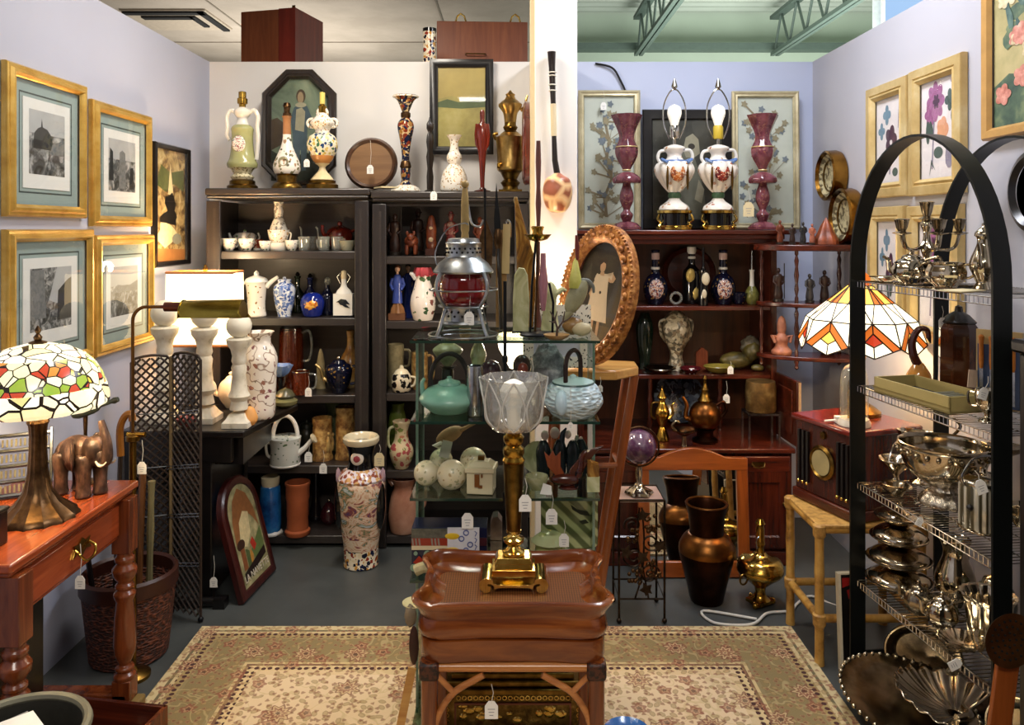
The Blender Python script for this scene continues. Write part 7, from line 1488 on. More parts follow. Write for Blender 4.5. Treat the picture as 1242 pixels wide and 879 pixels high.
W('brown_book_end', 'small reddish wooden bookend on the lower hutch shelf', 'bookend', 851, s2, 4.1, [('panel', wood('bookend_red', '#5a2514', '#8a4426', .35, 6, 'Z', .2), 'P', [(-7, 0), (7, 0), (7, 22), (0, 27), (-7, 20)], -2, 2), ('foot', MC['bookend_red'], 'X', (0, -6, 1.2), (14, 10, 2))])
W('small_price_card', 'tiny white folded card on the lower hutch shelf', 'card', 839, s2, 3.97, [('card', m_tagp, 'P', [(-3, 0), (3, 0), (3, 7), (-3, 7)], -1, -.4)])
W('olive_dish', 'olive green oval dish lying on the lower hutch shelf', 'dish', 872, s2, 4.0, [('dish', plain('olive_dish', '#7d7030', .25, var=.2), 'L', [(8, 0), (14, 3), (19, 8), (18, 9), (12, 5), (0, 4)], {'ey': .8})])
W('lion_figure', 'olive glazed crouching lion figurine at the right of the lower hutch shelf', 'figurine', 899, s2, 4.1, [
    ('body', ramp('olive_lion', [(.3, '#2e2814'), (.55, '#5f5428'), (.8, '#8a7d48')], 16, rough=.35), [('O', (-6, 0, 11), (22, 10, 10), {'lump': .1}), ('O', (12, -2, 22), (12, 11, 12), {'lump': .15}), ('O', (16, -12, 4), (8, 5, 4)), ('O', (-18, -8, 5), (8, 5, 5))], {'sub': 1}),
    ('mane', ramp('grey_mane', [(.3, '#3a362c'), (.7, '#8a8270')], 40, rough=.5, bump=.4), 'O', (12, 2, 26), (13, 9, 13), {'lump': .2})])
price_tag(886, 444, 3.9, 'white price tag lying over the edge of the lower hutch shelf', 7, string=6)
# counter row
cz = CTZ
t = T('blue_platter', 'large dark blue patterned platter standing at the back of the hutch counter', 'platter', (XX(826, 4.15), 4.2, cz+.002), 0, rx=math.radians(-10)); k = 4.15/FPX
B(k).lathe([(0, 1), (22, 1), (24, 3), (31, 6), (31, 7), (24, 4), (0, 2)], 44, (0, 0, 31.5), Matrix.Rotation(PI/2, 3, 'X')).obj('plate', floral('navy_platter', '#1a2236', ['#39485f', '#566377', '#10141f'], 30, .4, line='#5f6d80'), t)
W('brass_shaker', 'brass gourd shaped coffee pot on the hutch counter', 'coffee pot', 803, cz, 3.86, [
    ('body', m_brass, 'L', sprof([(8, 0), (9, 2), (5, 14), (4, 18), (8, 28), (9, 36), (4, 46), (4, 50), (6, 52), (3, 58), (1, 62), (.6, 66)])), ('spout', m_brass, 'T', spline([(7, 0, 26), (13, 0, 32), (12, 0, 42), (16, 0, 46)]), [2.5-.1*i for i in range(19)]), ('handle', m_brassd, 'T', spline([(-4, 0, 46), (-12, 0, 44), (-13, 0, 30), (-8, 0, 26)]), 1.2)])
W('copper_teapot', 'round copper kettle with curved spout on a dark stand on the hutch counter', 'kettle', 855, cz, 3.84, [
    ('stand', m_copperd, 'L', [(15, 0), (15, 3), (10, 6), (10, 12), (13, 16)]), ('body', m_copper, 'L', sprof([(10, 15), (17, 22), (19, 34), (14, 44), (8, 48)])), ('lid', m_brassd, 'L', [(8, 48), (9, 50), (6, 54), (4, 60), (5, 63), (2, 68), (2, 74), (3, 76), (1, 80)]),
    ('spout', m_copper, 'T', spline([(-15, 0, 26), (-23, 0, 30), (-22, 0, 44), (-27, 0, 54)]), [3.6-.1*i for i in range(19)]), ('handle', m_copperd, 'T', spline([(14, 0, 44), (22, 0, 48), (26, 0, 38), (18, 0, 28)]), 2)])
price_tag(857, 487, 3.82, 'white price tag leaning on the copper kettle', 8, string=8)
price_tag(881, 478, 3.9, 'white price tag hanging beside the hutch spindle', 8, string=16)
t = T('coal_scuttle_stand', 'round aged brass canister on a steel four legged stand on the hutch counter', 'canister', (XX(921, 3.88), 3.86, cz+.0015)); k = 3.86/FPX
B(k).lathe([(17, 36), (18, 38), (18, 66), (17, 72), (16, 72)], 28).obj('drum', ramp('worn_brass_drum', [(.3, '#3a2a18'), (.55, '#7d6036'), (.8, '#c0a86a')], 14, rough=.4, metal=.6), t)
b = B(k)
for x in (-18, 18):
    for y in (-14, 14): b.box((x, y, 17), (2.4, 2.4, 34))
b.box((0, -14, 34), (38, 2.4, 2.4)); b.box((0, 14, 34), (38, 2.4, 2.4)); b.box((-18, 0, 34), (2.4, 28, 2.4)); b.box((18, 0, 34), (2.4, 28, 2.4)); b.obj('stand', m_steel, t)
W('grey_bird_dish', 'small silver bird shaped dish on the hutch counter beside the brass coffee pot', 'dish', 830, cz, 3.76, [('dish', m_silverd, 'L', [(4, 0), (3, 3), (3, 12), (14, 18), (15, 20), (3, 15), (0, 14)]), ('neck', m_silverd, 'T', spline([(-10, 0, 18), (-15, 0, 24), (-10, 0, 30), (-6, 0, 28)]), 1.8)])
# ============================================================ mirror with arched crest leaning on the hutch
t = T('wood_mirror', 'orange wood framed mirror with arched crest leaning against the hutch', 'mirror', (XX(841, 3.62), 3.60, .004), 0, rx=math.radians(-5.5))
mw, mh = .51, .535
B().box((0, .0, mh/2), (mw-.08, .006, mh-.08)).obj('glass', plain('mirror_silvering', '#e8e8e8', .01, 1, var=0), t, smooth=False)
for x in (-mw/2+.026, mw/2-.026): B().box((x, 0, mh/2), (.052, .03, mh)).obj('stile', w_oak, t, bevel=.003)
B().box((0, 0, .035), (mw-.104, .03, .07)).obj('bottom_rail', w_oakx, t, bevel=.003)
b = B(); top = [(-mw/2, mh-.055), (mw/2, mh-.055), (mw/2, mh), (mw*.3, mh+.004)]+[(mw*.3-mw*.6*i/12, mh+.004+.042*math.sin(PI*i/12)) for i in range(1, 12)]+[(-mw*.3, mh+.004), (-mw/2, mh)]
b.prism(top, -.017, .017); b.obj('crest_rail', w_oakx, t, bevel=.003)
# ============================================================ copper pot on the floor
d = 3.38; W('copper_urn', 'large dark copper urn with wide neck standing before the mirror', 'urn', 857, 0, d, [
    ('lower_body', m_copperd, 'L', sprof([(18, 0), (20, 2), (24, 20), (32, 52), (33, 60)]), {'seg': 36}), ('shoulder', m_copper, 'L', sprof([(33, 59), (33, 66), (28, 76), (21, 82)]), {'seg': 36}),
    ('neck', m_copperd, 'L', [(21, 81), (20, 86), (22, 104), (25, 114), (26, 117), (24, 118), (21, 112), (17, 86), (16, 60)], {'c1': False, 'seg': 36}), ('rim', m_copper, 'R', (0, 0, 117), 24, 1.6),
    ('rivet', m_brassd, [('O', (19.5+.045*z*1.0, -9, 84+z), 1.3) for z in (2, 8, 14, 20, 26)])], seg=36)
t = W('brass_urn_lamp', 'squat polished brass urn lamp base on the floor beside the rattan stand', 'lamp', 922, 0, 3.34, [
    ('foot', m_brass, [('L', [(12, 4), (12, 7), (8, 10), (6, 16), (7, 22)]), ('O', (-14, -6, 4), 4), ('O', (14, -6, 4), 4), ('O', (0, 14, 4), 4), ('X', (0, 0, 5), (26, 22, 4))]),
    ('bowl', m_brass, 'L', sprof([(7, 22), (16, 30), (26, 38), (28, 44), (25, 50)]), {'seg': 32}), ('lid', m_brassb, 'L', sprof([(27, 50), (22, 56), (10, 60), (6, 64)]), {'seg': 32}),
    ('stem', m_brass, 'L', [(5, 63), (4, 70), (6, 74), (5, 78), (5, 92), (4, 96), (6, 98), (3, 104)]), ('ring_handle', m_brassd, 'R', (-27, 0, 36), 6, 1.2, {'M': Matrix.Rotation(PI/2, 3, 'X')}), ('ring_handle', m_brassd, 'R', (27, 0, 36), 6, 1.2, {'M': Matrix.Rotation(PI/2, 3, 'X')}),
    ('wire', m_steel, 'T', spline([(-8, -3, 70), (-9, -3, 80), (-5, -3, 84)]), .8)], rz=.5)
o = B().tube(spline([P(925, 0, 1)*0+Vector((1.0, 3.2, .008)), (.8, 3.27, .008), (.82, 3.17, .008), (.96, 3.145, .0145), (1.06, 3.25, .008), (1.16, 3.27, .008), (1.22, 3.34, .008), (1.3, 3.4, .008), (1.42, 3.3, .02), (1.44, 3.3, .3)]), .0055, 8).obj('power_lead', m_cordw); tag(o, 'white electrical cord looping on the floor by the brass urn lamp', 'cord')
# ============================================================ wrought iron plant stand
x0, x1 = XX(748, 3.25), XX(802, 3.25); zt = .5
t = T('wrought_iron_stand', 'black wrought iron plant stand with grape scrolls and pale tile top', 'stand', ((x0+x1)/2, 3.27, 0)); w2 = (x1-x0)/2
b = B(); b.box((0, 0, zt-.005), (w2*2, .17, .01)); b.obj('tile_top', plain('pale_pink_tile', '#b59a90', .4, var=.15), t)
B().tube([(-w2, -.09, zt), (w2, -.09, zt), (w2, .09, zt), (-w2, .09, zt)], .005, 6, True).obj('top_frame', m_wrought, t)
for sx in (-1, 1):
    for sy in (-1, 1):
        b = B(); b.tube([(sx*w2, sy*.09, .02), (sx*w2, sy*.09, zt)], .0048, 8); b.ball((sx*w2, sy*.09, .012), .011, 10, 6); b.obj('leg', m_wrought, t)
B().tube([(-w2, -.09, .1), (w2, -.09, .1), (w2, .09, .1), (-w2, .09, .1)], .004, 6, True).obj('lower_rail', m_wrought, t)
b = B()
def scroll(b, cx, cz, r, s, y=-.09, turns=1.6, a0=0):
    pts = []
    for i in range(28):
        a = a0+s*2*PI*turns*i/27; q = r*(1-.78*i/27); pts.append((cx+q*math.cos(a), y, cz+q*math.sin(a)))
    b.tube(pts, .004, 6)
scroll(b, -w2*.35, .27, .045, 1, a0=2.6); scroll(b, w2*.4, .33, .04, -1, a0=.3); scroll(b, -w2*.4, .4, .035, -1, a0=3.6); scroll(b, w2*.35, .2, .042, 1, a0=.2)
b.tube(spline([(-w2*.3, -.09, .02+.08), (0, -.09, .2), (w2*.1, -.09, .34), (0, -.09, .47)]), .004, 6); b.tube(spline([(w2*.3, -.09, .1), (w2*.1, -.09, .2), (-w2*.2, -.09, .34), (-w2*.1, -.09, .47)]), .004, 6)
b.obj('scrollwork', m_wrought, t)
rr = random.Random(4)
for cx, cz in ((-w2*.45, .36), (w2*.45, .41), (w2*.5, .23), (-w2*.3, .2)):
    b = B()
    for i in range(14): b.ball((cx+rr.uniform(-.026, .026), -.098+rr.uniform(-.008, .008), cz+rr.uniform(-.035, .03)), .0085, 8, 6)
    b.obj('grape_cluster', m_bronze, t)
for cx, cz, a in ((0, .44, .3), (-w2*.7, .29, 1.2), (w2*.75, .32, -.5), (0, .27, .8), (w2*.2, .14, 2)):
    b = B(); b.prism([(cx+.03*math.cos(a+q)*s, cz+.03*math.sin(a+q)*s) for q, s in ((0, 1.2), (.6, .6), (1.2, 1), (2, .5), (2.6, .9), (3.14, .4), (3.7, .9), (4.3, .5), (5.1, 1), (5.7, .6))], -.1, -.097)
    b.obj('iron_leaf', m_wrought, t)
d = 3.25; W('purple_globe', 'purple glass globe in a ring on a silver figural foot, on the iron stand', 'globe', 775, zt+.0055, d, [
    ('foot', m_silver, [('L', [(16, 0), (15, 3), (6, 8), (3, 14), (4, 24), (3, 32)], {'lobe': (6, .12)})]), ('globe', ramp('purple_marbled', [(.3, '#1d1020'), (.5, '#54304f'), (.66, '#8a7a86'), (.8, '#c9c2c4')], 9, rough=.08, coat=.6, dist=1), 'O', (0, 0, 56), 21, {'seg': 24, 'rings': 16}), ('meridian_ring', m_bronze, 'R', (0, 0, 56), 24, 1.2, {'M': Matrix.Rotation(PI/2, 3, 'X'), 'seg': 36})])
# ============================================================ corner whatnot shelf
t = T('corner_shelf', 'mahogany three tier corner shelf with turned spindles in the right rear corner', 'corner shelf', (1.665, 3.935, .98))
def tri(r=.44, n=10, cut=.0):
    pts = [(0, 0)]
    for i in range(n+1):
        a = PI+PI/2*i/n; pts.append((r*math.cos(a)*1.0, r*math.sin(a)*.5))
    return pts
flat = Matrix(((1, 0, 0), (0, 0, 1), (0, 1, 0)))
for zz, th in ((.545, .03), (.262, .02), (.005, .02)):
    b = B(); b.prism([(min(x, -.004), min(y, -.004)) for x, y in tri(.455 if th > .02 else .44)], zz-th, zz, flat); b.obj('tier', w_mah, t, bevel=.004)
b = B()
for x, y in ((-.43, -.03), (-.3, -.3), (-.03, -.43)):
    pass
pr = [(.009, 0), (.009, .03), (.005, .04), (.011, .07), (.007, .1), (.012, .14), (.007, .18), (.011, .21), (.005, .235), (.009, .24), (.009, .262)]
b.bm.free()
for x, y in ((-.42, -.025), (-.29, -.15), (-.03, -.2), (-.03, -.02)):
    b = B(); b.lathe([(r_, z_) for r_, z_ in pr], 12, (x, y, 0)); b.lathe([(r_, z_+.258) for r_, z_ in pr], 12, (x, y, 0)); b.lathe([(.002, -.06), (.011, -.05), (.007, -.035), (.012, -.02), (.009, -.01)], 12, (x, y, 0)); b.obj('spindle_post', w_mahz, t)
b = B(); gal = [(-.44, .545), (-.38, .553), (-.3, .561), (-.2, .555), (0, .561), (0, .545)]
b.prism(gal, -.014, -.004); b.obj('gallery_rail', w_mah, t)
TP = .98
for i, (x, dd, h, m, lab) in enumerate(((946, 3.86, 30, m_figr, 'small reddish carved figurine, leftmost on the top of the corner shelf'), (961, 3.84, 26, m_figd, 'small dark round figurine, second from the left on the corner shelf top'), (974, 3.82, 28, plain('smoky_glass', '#2a2a2c', .15, coat=.4), 'dark glassy figurine in the middle of the corner shelf top'), (985, 3.80, 26, plain('coral_figure', '#a3604a', .4, var=.3, scale=50), 'coral pink figurine beside the orange mound on the corner shelf'))):
    carved('figurine', lab, x, TP+.545, dd, h, m, '', group='small figurines on top of the corner shelf')
W('coral_mound', 'orange carved stone mound at the right of the corner shelf top', 'carving', 1002, TP+.545, 3.82, [('mound', ramp('orange_stone', [(.3, '#5a2410'), (.6, '#9a4a24'), (.8, '#c07a4a')], 22, rough=.4, bump=.3), 'L', sprof([(14, 0), (13, 6), (9, 14), (6, 22), (2, 30), (0, 33)]), {'lobe': (5, .15)})])
for x, dd, h, m, lab in ((944, 3.88, 42, m_figd, 'dark standing figurine on the middle tier of the corner shelf, left'), (982, 3.82, 36, plain('pewter_figure', '#4d4a48', .35, .5, var=.3), 'pewter figurine on the middle tier of the corner shelf'), (1000, 3.84, 40, m_figd, 'dark hooded figurine on the middle tier, right of the pewter one')):
    carved('figurine', lab, x, TP+.262, dd, h, m, 'staff' if x == 944 else '', group='figurines on the middle tier of the corner shelf')
W('pink_ganesh', 'orange pink carved stone seated figurine on the lower tier of the corner shelf', 'figurine', 948, TP+.005, 3.86, [('body', ramp('salmon_stone', [(.3, '#8f4f38'), (.6, '#c07f62'), (.8, '#d9a488')], 20, rough=.5), [('L', sprof([(11, 0), (12, 4), (7, 10), (8, 18), (5, 24), (4, 26)])), ('L', sprof([(4, 24), (5.5, 32), (4, 42), (1, 46)])), ('T', [(-6, 0, 20), (-12, -2, 22), (-9, -4, 14)], [2.6, 2.4, 1.6]), ('T', [(6, 0, 20), (12, -2, 22), (9, -4, 14)], [2.6, 2.4, 1.6])])])
W('dark_wall_flask', 'dark bottle on the lower tier of the corner shelf beside the tag', 'bottle', 1004, TP+.005, 3.86, [('body', plain('dark_flask', '#1c1512', .3), 'L', sprof([(8, 0), (10, 8), (8, 24), (3, 30), (3, 38)]))])
price_tag(980, 400, 3.72, 'white price tag hanging in the lower bay of the corner shelf', 7, string=14)
# ============================================================ pictures and plates on the right wall
rb = plain('rose_paper', '#e8dde0', .8, var=.02); f1 = plain('flower_plum', '#4a2740', .7, var=.3, scale=50); f2 = plain('flower_purple', '#a0608e', .7, var=.3, scale=60); f3 = plain('leaf_blue', '#6f8aa0', .7, var=.2); f4 = plain('leaf_green', '#4a5a54', .7, var=.3); f5 = plain('flower_peach', '#d99a7a', .7, var=.2); f6 = plain('stem_mauve', '#8a7f94', .7)
RPROF = [(0, 0), (0, .02), (.004, .028), (.038, .03), (.042, .024), (.052, .03), (.06, .022), (.066, .012)]
petal = lambda cx, cz, r, n, q=.55: [(cx+r*(q+(1-q)*abs(math.cos(n*PI*i/(8*n))))*math.cos(2*PI*i/(8*n)), cz+r*.8*(q+(1-q)*abs(math.cos(n*PI*i/(8*n))))*math.sin(2*PI*i/(8*n))) for i in range(8*n)]
fa = [(f6, [(.48, .1), (.52, .1), (.56, .5), (.52, .5)]), (f1, petal(.55, .5, .22, 5, .7)), (rb, ell(.55, .47, .05, .03)), (f3, petal(.4, .8, .15, 4)), (f3, petal(.2, .62, .13, 4)), (f4, ell(.45, .28, .05, .1, rot=.5)), (f4, ell(.6, .3, .05, .1, rot=-.5)), (f6, ell(.16, .2, .05, .12)), (f4, ell(.7, .12, .1, .05)), (f6, [(.8, .62), (.82, .62), (.86, .92), (.84, .92)]), (f6, ell(.86, .38, .05, .08))]
fb = [(f6, [(.3, .1), (.34, .1), (.4, .6), (.36, .6)]), (f2, petal(.42, .78, .26, 8, .75)), (f1, petal(.44, .78, .1, 6, .6)), (f2, petal(.26, .66, .16, 6, .7)), (f5, petal(.62, .48, .17, 5, .8)), (f4, ell(.2, .48, .06, .12)), (f4, ell(.3, .5, .05, .1, rot=.4)), (f4, petal(.82, .76, .14, 4)), (f4, ell(.92, .6, .07, .08)), (f6, petal(.92, .95, .08, 4)), (f4, ell(.5, .26, .13, .06)), (f6, ell(.8, .22, .1, .12, 10, .3)), (f4, [(.24, .02), (.3, .2), (.42, .08), (.31, .15)])]
for yy0, yy1, zz0, zz1, shp, lab in ((3.262, 3.635, 1.74, 2.245, fa, 'pale gilt framed dark anemone print, upper row beside the round wall plates'), (2.865, 3.245, 1.735, 2.25, fb, 'pale gilt framed purple dahlia print, upper row behind the arched rack'),
                               (3.29, 3.62, 1.15, 1.70, fa[::-1], 'pale gilt framed flower print, lower row half hidden behind the rack post'), (2.88, 3.26, 1.15, 1.695, fb[:6], 'pale gilt framed flower print, lower row behind the silver candelabra')):
    picture('framed_botanical', lab, 'picture', yy1-yy0, zz1-zz0, RPROF, m_goldp, (RX-.003, (yy0+yy1)/2, (zz0+zz1)/2), -PI/2, 'pale gilt framed flower prints on the right wall', shp, rb, 0)
og = ramp('oil_foliage', [(.3, '#2f4440'), (.5, '#4f6450'), (.7, '#7d8a66')], 14, detail=6, rough=.5); ot = ramp('oil_leaf_teal', [(.3, '#2c4444'), (.7, '#5f7a70')], 30, rough=.5); opk = ramp('oil_rose', [(.3, '#a85f50'), (.55, '#cf8f80'), (.75, '#e6c0a8')], 40, rough=.5); ow_ = ramp('oil_cream', [(.3, '#b8a880'), (.7, '#e2d8b8')], 40, rough=.5)
r_ = random.Random(11); km = [(og, [(0, 0), (1, 0), (1, .36), (.85, .4), (.66, .33), (.5, .37), (.3, .27), (.15, .3), (0, .24)])]
for i in range(34):
    x, z = .42+r_.gauss(0, .16), .58+r_.gauss(0, .16); km.append((ot if i % 3 else og, ell(x, z, r_.uniform(.02, .05), r_.uniform(.05, .1), 10, .2, r_.uniform(0, 3))))
for i in range(16):
    x, z = .4+r_.gauss(0, .15), .6+r_.gauss(0, .17); km.append((opk if i % 2 else ow_, petal(x, z, r_.uniform(.05, .085), 5, .7)))
km.append((ow_, [(.34, .1), (.4, .12), (.44, .4), (.32, .4)]))
picture('framed_oil_painting', 'large gilt framed flower oil painting at the upper right edge', 'picture', .62, .66, [(0, 0), (0, .02), (.006, .03), (.03, .026), (.04, .012)], plain('honey_frame', '#c09455', .4, .2, var=.15), (RX-.003, 2.74-.31, 1.908+.33), -PI/2, None, km,
        ramp('oil_ground', [(.3, '#8a8558'), (.55, '#b5a878'), (.75, '#c9b58a')], 5, detail=7, rough=.5), 0, glassy=False)
def wallplate(y, z, r, lab):
    t = T('hanging_plate', lab, 'plate', (RX-.012, y, z), -PI/2, 'gilt rimmed plates on the right wall')
    MX = Matrix.Rotation(PI/2, 3, 'X')
    B().lathe([(r*.96, -.005), (r, .012), (r*.98, .06), (r*.9, .066), (r*.82, .05)], 44, (0, 0, 0), MX, c0=True, c1=False).obj('rim', metal('amber_gilt_rim', '#5a3a14', '#a87a35', .25, 10), t)
    B().lathe([(0, .03), (r*.6, .03), (r*.84, .05)], 44, (0, 0, 0), MX, c1=False).obj('well', floral('relief_plate', '#7d7258', ['#a89c78', '#5b5038', '#c0b48c'], 40, .5, rough=.4), t)
    B().torus((0, -.036, 0), r*.6, .004, 36, 6, MX).obj('beaded_ring', m_brassd, t)
wallplate(4.0, 1.6+65*4.0/950, .13, 'round gilt rimmed relief plate, higher and nearer the corner'); wallplate(3.82, 1.6+16*3.82/950, .138, 'round gilt rimmed relief plate, lower beside the corner shelf')
# ============================================================ rattan stand with radio, lamp and clock
t = T('rattan_stand', 'honey coloured bamboo and rattan side stand under the wooden radio', 'stand', (1.305, 3.05, 0)); RZ = .515
px0, px1, py0, py1 = -.175, .2, -.17, .13
for x, y in ((px0, py0), (px0, py1), (px1, py0), (px1, py1)):
    lg = B(); pts = []; rad = []
    for i in range(13): 
        pts.append((x, y, RZ*i/12)); rad.append(.0165 if i % 4 else .0185)
    lg.tube(pts, rad, 12); lg.obj('leg', m_bamboo, t)
for z in (RZ-.018, .17):
    for a, c in (((px0, py0), (px0, py1)), ((px0, py1), (px1, py1)), ((px1, py1), (px1, py0)), ((px1, py0), (px0, py0))): B().tube([(a[0], a[1], z), (c[0], c[1], z)], .015, 10).obj('rail', m_bamboo, t)
    for x, y in ((px0, py0), (px0, py1), (px1, py0), (px1, py1)): B().lathe([(.018, -.03), (.023, -.022), (.024, .014), (.018, .02)], 14, (x, y, z)).obj('wrapping', m_rattan, t)
b = B(); b.box(((px0+px1)/2, (py0+py1)/2, RZ-.004), (px1-px0+.02, py1-py0+.03, .014)); b.obj('woven_top', m_rattan, t, bevel=.004)
t = T('wooden_radio', 'glossy dark red wooden radio cabinet with round dial on the rattan stand', 'radio', (1.345, 3.075, RZ+.0055), math.radians(-70)); rw, rd, rh = .32, .30, .325
B().box((0, 0, .02), (rw+.02, rd+.02, .04)).obj('plinth', w_mah, t, bevel=.006); B().box((0, 0, rh/2+.02), (rw, rd, rh-.04)).obj('case', w_mahz, t, bevel=.004)
B().box((0, 0, rh), (rw+.03, rd+.03, .024)).obj('top', wood('cherry_top', '#4a120c', '#7d2418', .15, 4, 'X', .8), t, bevel=.008)
o = B().lathe([(.062, 0), (.066, .012), (.056, .02), (.05, .014), (0, .014)], 36, (0, -rd/2, .18), Matrix.Rotation(PI/2, 3, 'X')).obj('dial', m_brassd, t); B().lathe([(.048, 0), (0, .001)], 30, (0, -rd/2-.0165, .18), Matrix.Rotation(PI/2, 3, 'X')).obj('dial_face', plain('dial_cream', '#a39468', .3, var=.2), o)
for s in (-1, 1):
    b = B()
    for i in range(3): b.box((s*(.082+i*.024), -rd/2-.006, .18), (.011, .012, .2))
    b.obj('grille_slat', w_black, t)
    for i in range(3): B().ball((s*(.082+i*.024), -rd/2-.012, .075), .007, 10, 6).obj('knob', m_brassb, t)
B().lathe([(.016, 0), (.014, .008), (0, .01)], 16, (0, -rd/2, .285), Matrix.Rotation(PI/2, 3, 'X')).obj('badge', m_brassd, t)
d = 2.97; k = d/FPX; t = T('dome_clock', 'anniversary clock under a glass dome on the wooden radio', 'clock', (XX(1036, d), d, RZ+.0055+rh+.0135))
B(k).lathe([(19, 0), (19, 4), (17, 7), (17, 8)], 28).obj('base', plain('clock_base_white', '#d6cdbb', .3), t)
B(k).lathe(sprof([(16, 8), (16, 50), (14, 64), (8, 72), (0, 75)]), 28, c0=False).obj('glass_dome', g_clear, t)
b = B(k); b.lathe([(9, 0), (10, 2), (10, 4), (0, 4)], 24, (0, -3, 50), Matrix.Rotation(PI/2, 3, 'X')); b.obj('clock_movement', m_brassb, t); B(k).lathe([(8.4, 0), (0, .4)], 24, (0, -7.2, 50), Matrix.Rotation(PI/2, 3, 'X')).obj('clock_face', plain('enamel_white', '#ece6d4', .3), t)
b = B(k)
for x in (-7, 7): b.tube([(x, 0, 8), (x, 0, 48)], 1.3, 8)
b.tube([(0, 0, 20), (0, 0, 46)], .6, 6); b.ball((0, 0, 18), (7, 7, 4)); b.obj('pendulum', m_brassb, t)
W('white_switch', 'small white plastic plug lying on the wooden radio beside the dome clock', 'plug', 1018, RZ+.0055+rh+.0125, 3.0, [('body', m_cordw, [('X', (0, 0, 4), (10, 8, 8)), ('T', [(-5, 0, 3), (-18, 0, 2)], 1.4)])])
# ---- second leaded lamp
m_geo = {}
d = 3.1; k = d/FPX; LZ = RZ+.0055+rh+.0135
t = T('orange_leaded_lamp', 'lamp with orange and cream geometric leaded glass shade behind the arched rack', 'lamp', (XX(1050, d), d+.05, LZ))
gw = lit('cream_lit_glass', '#fff2cf', 1.25); go = lit('orange_lit_glass', '#d2691e', .62); gy = lit('amber_lit_glass', '#f0bf50', 1.0); gr = lit('red_lit_glass', '#c23a1c', .6); lead = plain('lead_came', '#2a1a10', .5, .5)
b = B(k); N = 8; mats = [gw, go, gy, gr]
def ptk(a, r, z): return (r*math.cos(a), r*math.sin(a), z)
R0, Z0, R1, Z1, R2, Z2 = 14, 158, 64, 117, 74, 82
edges = []
def quad(pts, mi):
    b.mi = mi; b.F([b.V(p) for p in pts])
    for p, q in zip(pts, pts[1:]+pts[:1]): edges.append((p, q))
def lerp(p, q, t_): return tuple(p[i]+(q[i]-p[i])*t_ for i in range(3))
for i in range(N):
    a0, a1 = 2*PI*i/N+.2, 2*PI*(i+1)/N+.2; am = (a0+a1)/2; cm = math.cos(PI/N)
    A, Bq = ptk(a0, R0, Z0), ptk(a1, R0, Z0); C, D = ptk(a0, R1, Z1), ptk(a1, R1, Z1); M = lerp(C, D, .5); Tm = lerp(A, Bq, .5)
    # sloping upper panel: centre diamond and side panes
    U = lerp(A, C, .5); Vv = lerp(Bq, D, .5); Wm = lerp(Tm, M, .5)
    quad([A, Bq, lerp(Vv, U, .25), lerp(U, Vv, .25)], 2); 
    quad([lerp(U, Vv, .25), lerp(Vv, U, .25), M], 0)
    quad([A, lerp(U, Vv, .25), U], 1); quad([Bq, Vv, lerp(U, Vv, .75)], 1)
    quad([U, lerp(U, Vv, .25), M, C], 0); quad([lerp(U, Vv, .75), Vv, D, M], 0)
    # skirt panel: chevron over a diamond
    E, Fq = ptk(a0, R2, Z2+8), ptk(a1, R2, Z2+8); G = lerp(E, Fq, .5); G = (G[0], G[1], Z2-4)
    top = M; l1 = lerp(C, E, .98); 
    pA, pB = lerp(E, G, .02), lerp(Fq, G, .02)
    cl, cr = lerp(M, E, .3), lerp(M, Fq, .3)
    iM = lerp(M, G, .28); iE = lerp(E, G, .3); iF = lerp(Fq, G, .3)
    quad([C, M, E], 0); quad([M, D, Fq], 0)
    quad([M, iM, iE, E], 1); quad([M, Fq, iF, iM], 1)
    di = lerp(iM, G, .55); dl = lerp(iM, iE, .5); dr = lerp(iM, iF, .5)
    quad([iM, dr, di, dl], 3 if i % 2 else 2); quad([dl, di, G, iE], 0); quad([dr, iF, G, di], 0)
o = b.obj('shade', mats, t, smooth=False)
b = B(k)
seen = set()
for p, q in edges:
    key = tuple(sorted((tuple(round(v, 1) for v in p), tuple(round(v, 1) for v in q))))
    if key in seen: continue
    seen.add(key); b.tube([p, q], .85, 4)
b.obj('lead_lines', lead, t, smooth=False)
b = B(k)
for i in range(6):
    a = 2*PI*i/6; b.prism([(-7, 0), (7, 0), (9, 14), (0, 22), (-9, 14)], -.6, .6, Matrix.Rotation(a, 3, 'Z') @ Matrix.Rotation(-.35, 3, 'X'), (11*math.cos(a-PI/2), 11*math.sin(a-PI/2), 156))
b.obj('crown', go, t, smooth=False)
B(k).lathe([(24, 0), (24, 4), (16, 10), (6, 16), (5, 60), (7, 70), (4, 74), (3, 100)], 20).obj('base', m_brassd, t)
bulb_light((t.location.x, d+.05, LZ+.33), LP[8], (1, .74, .42))
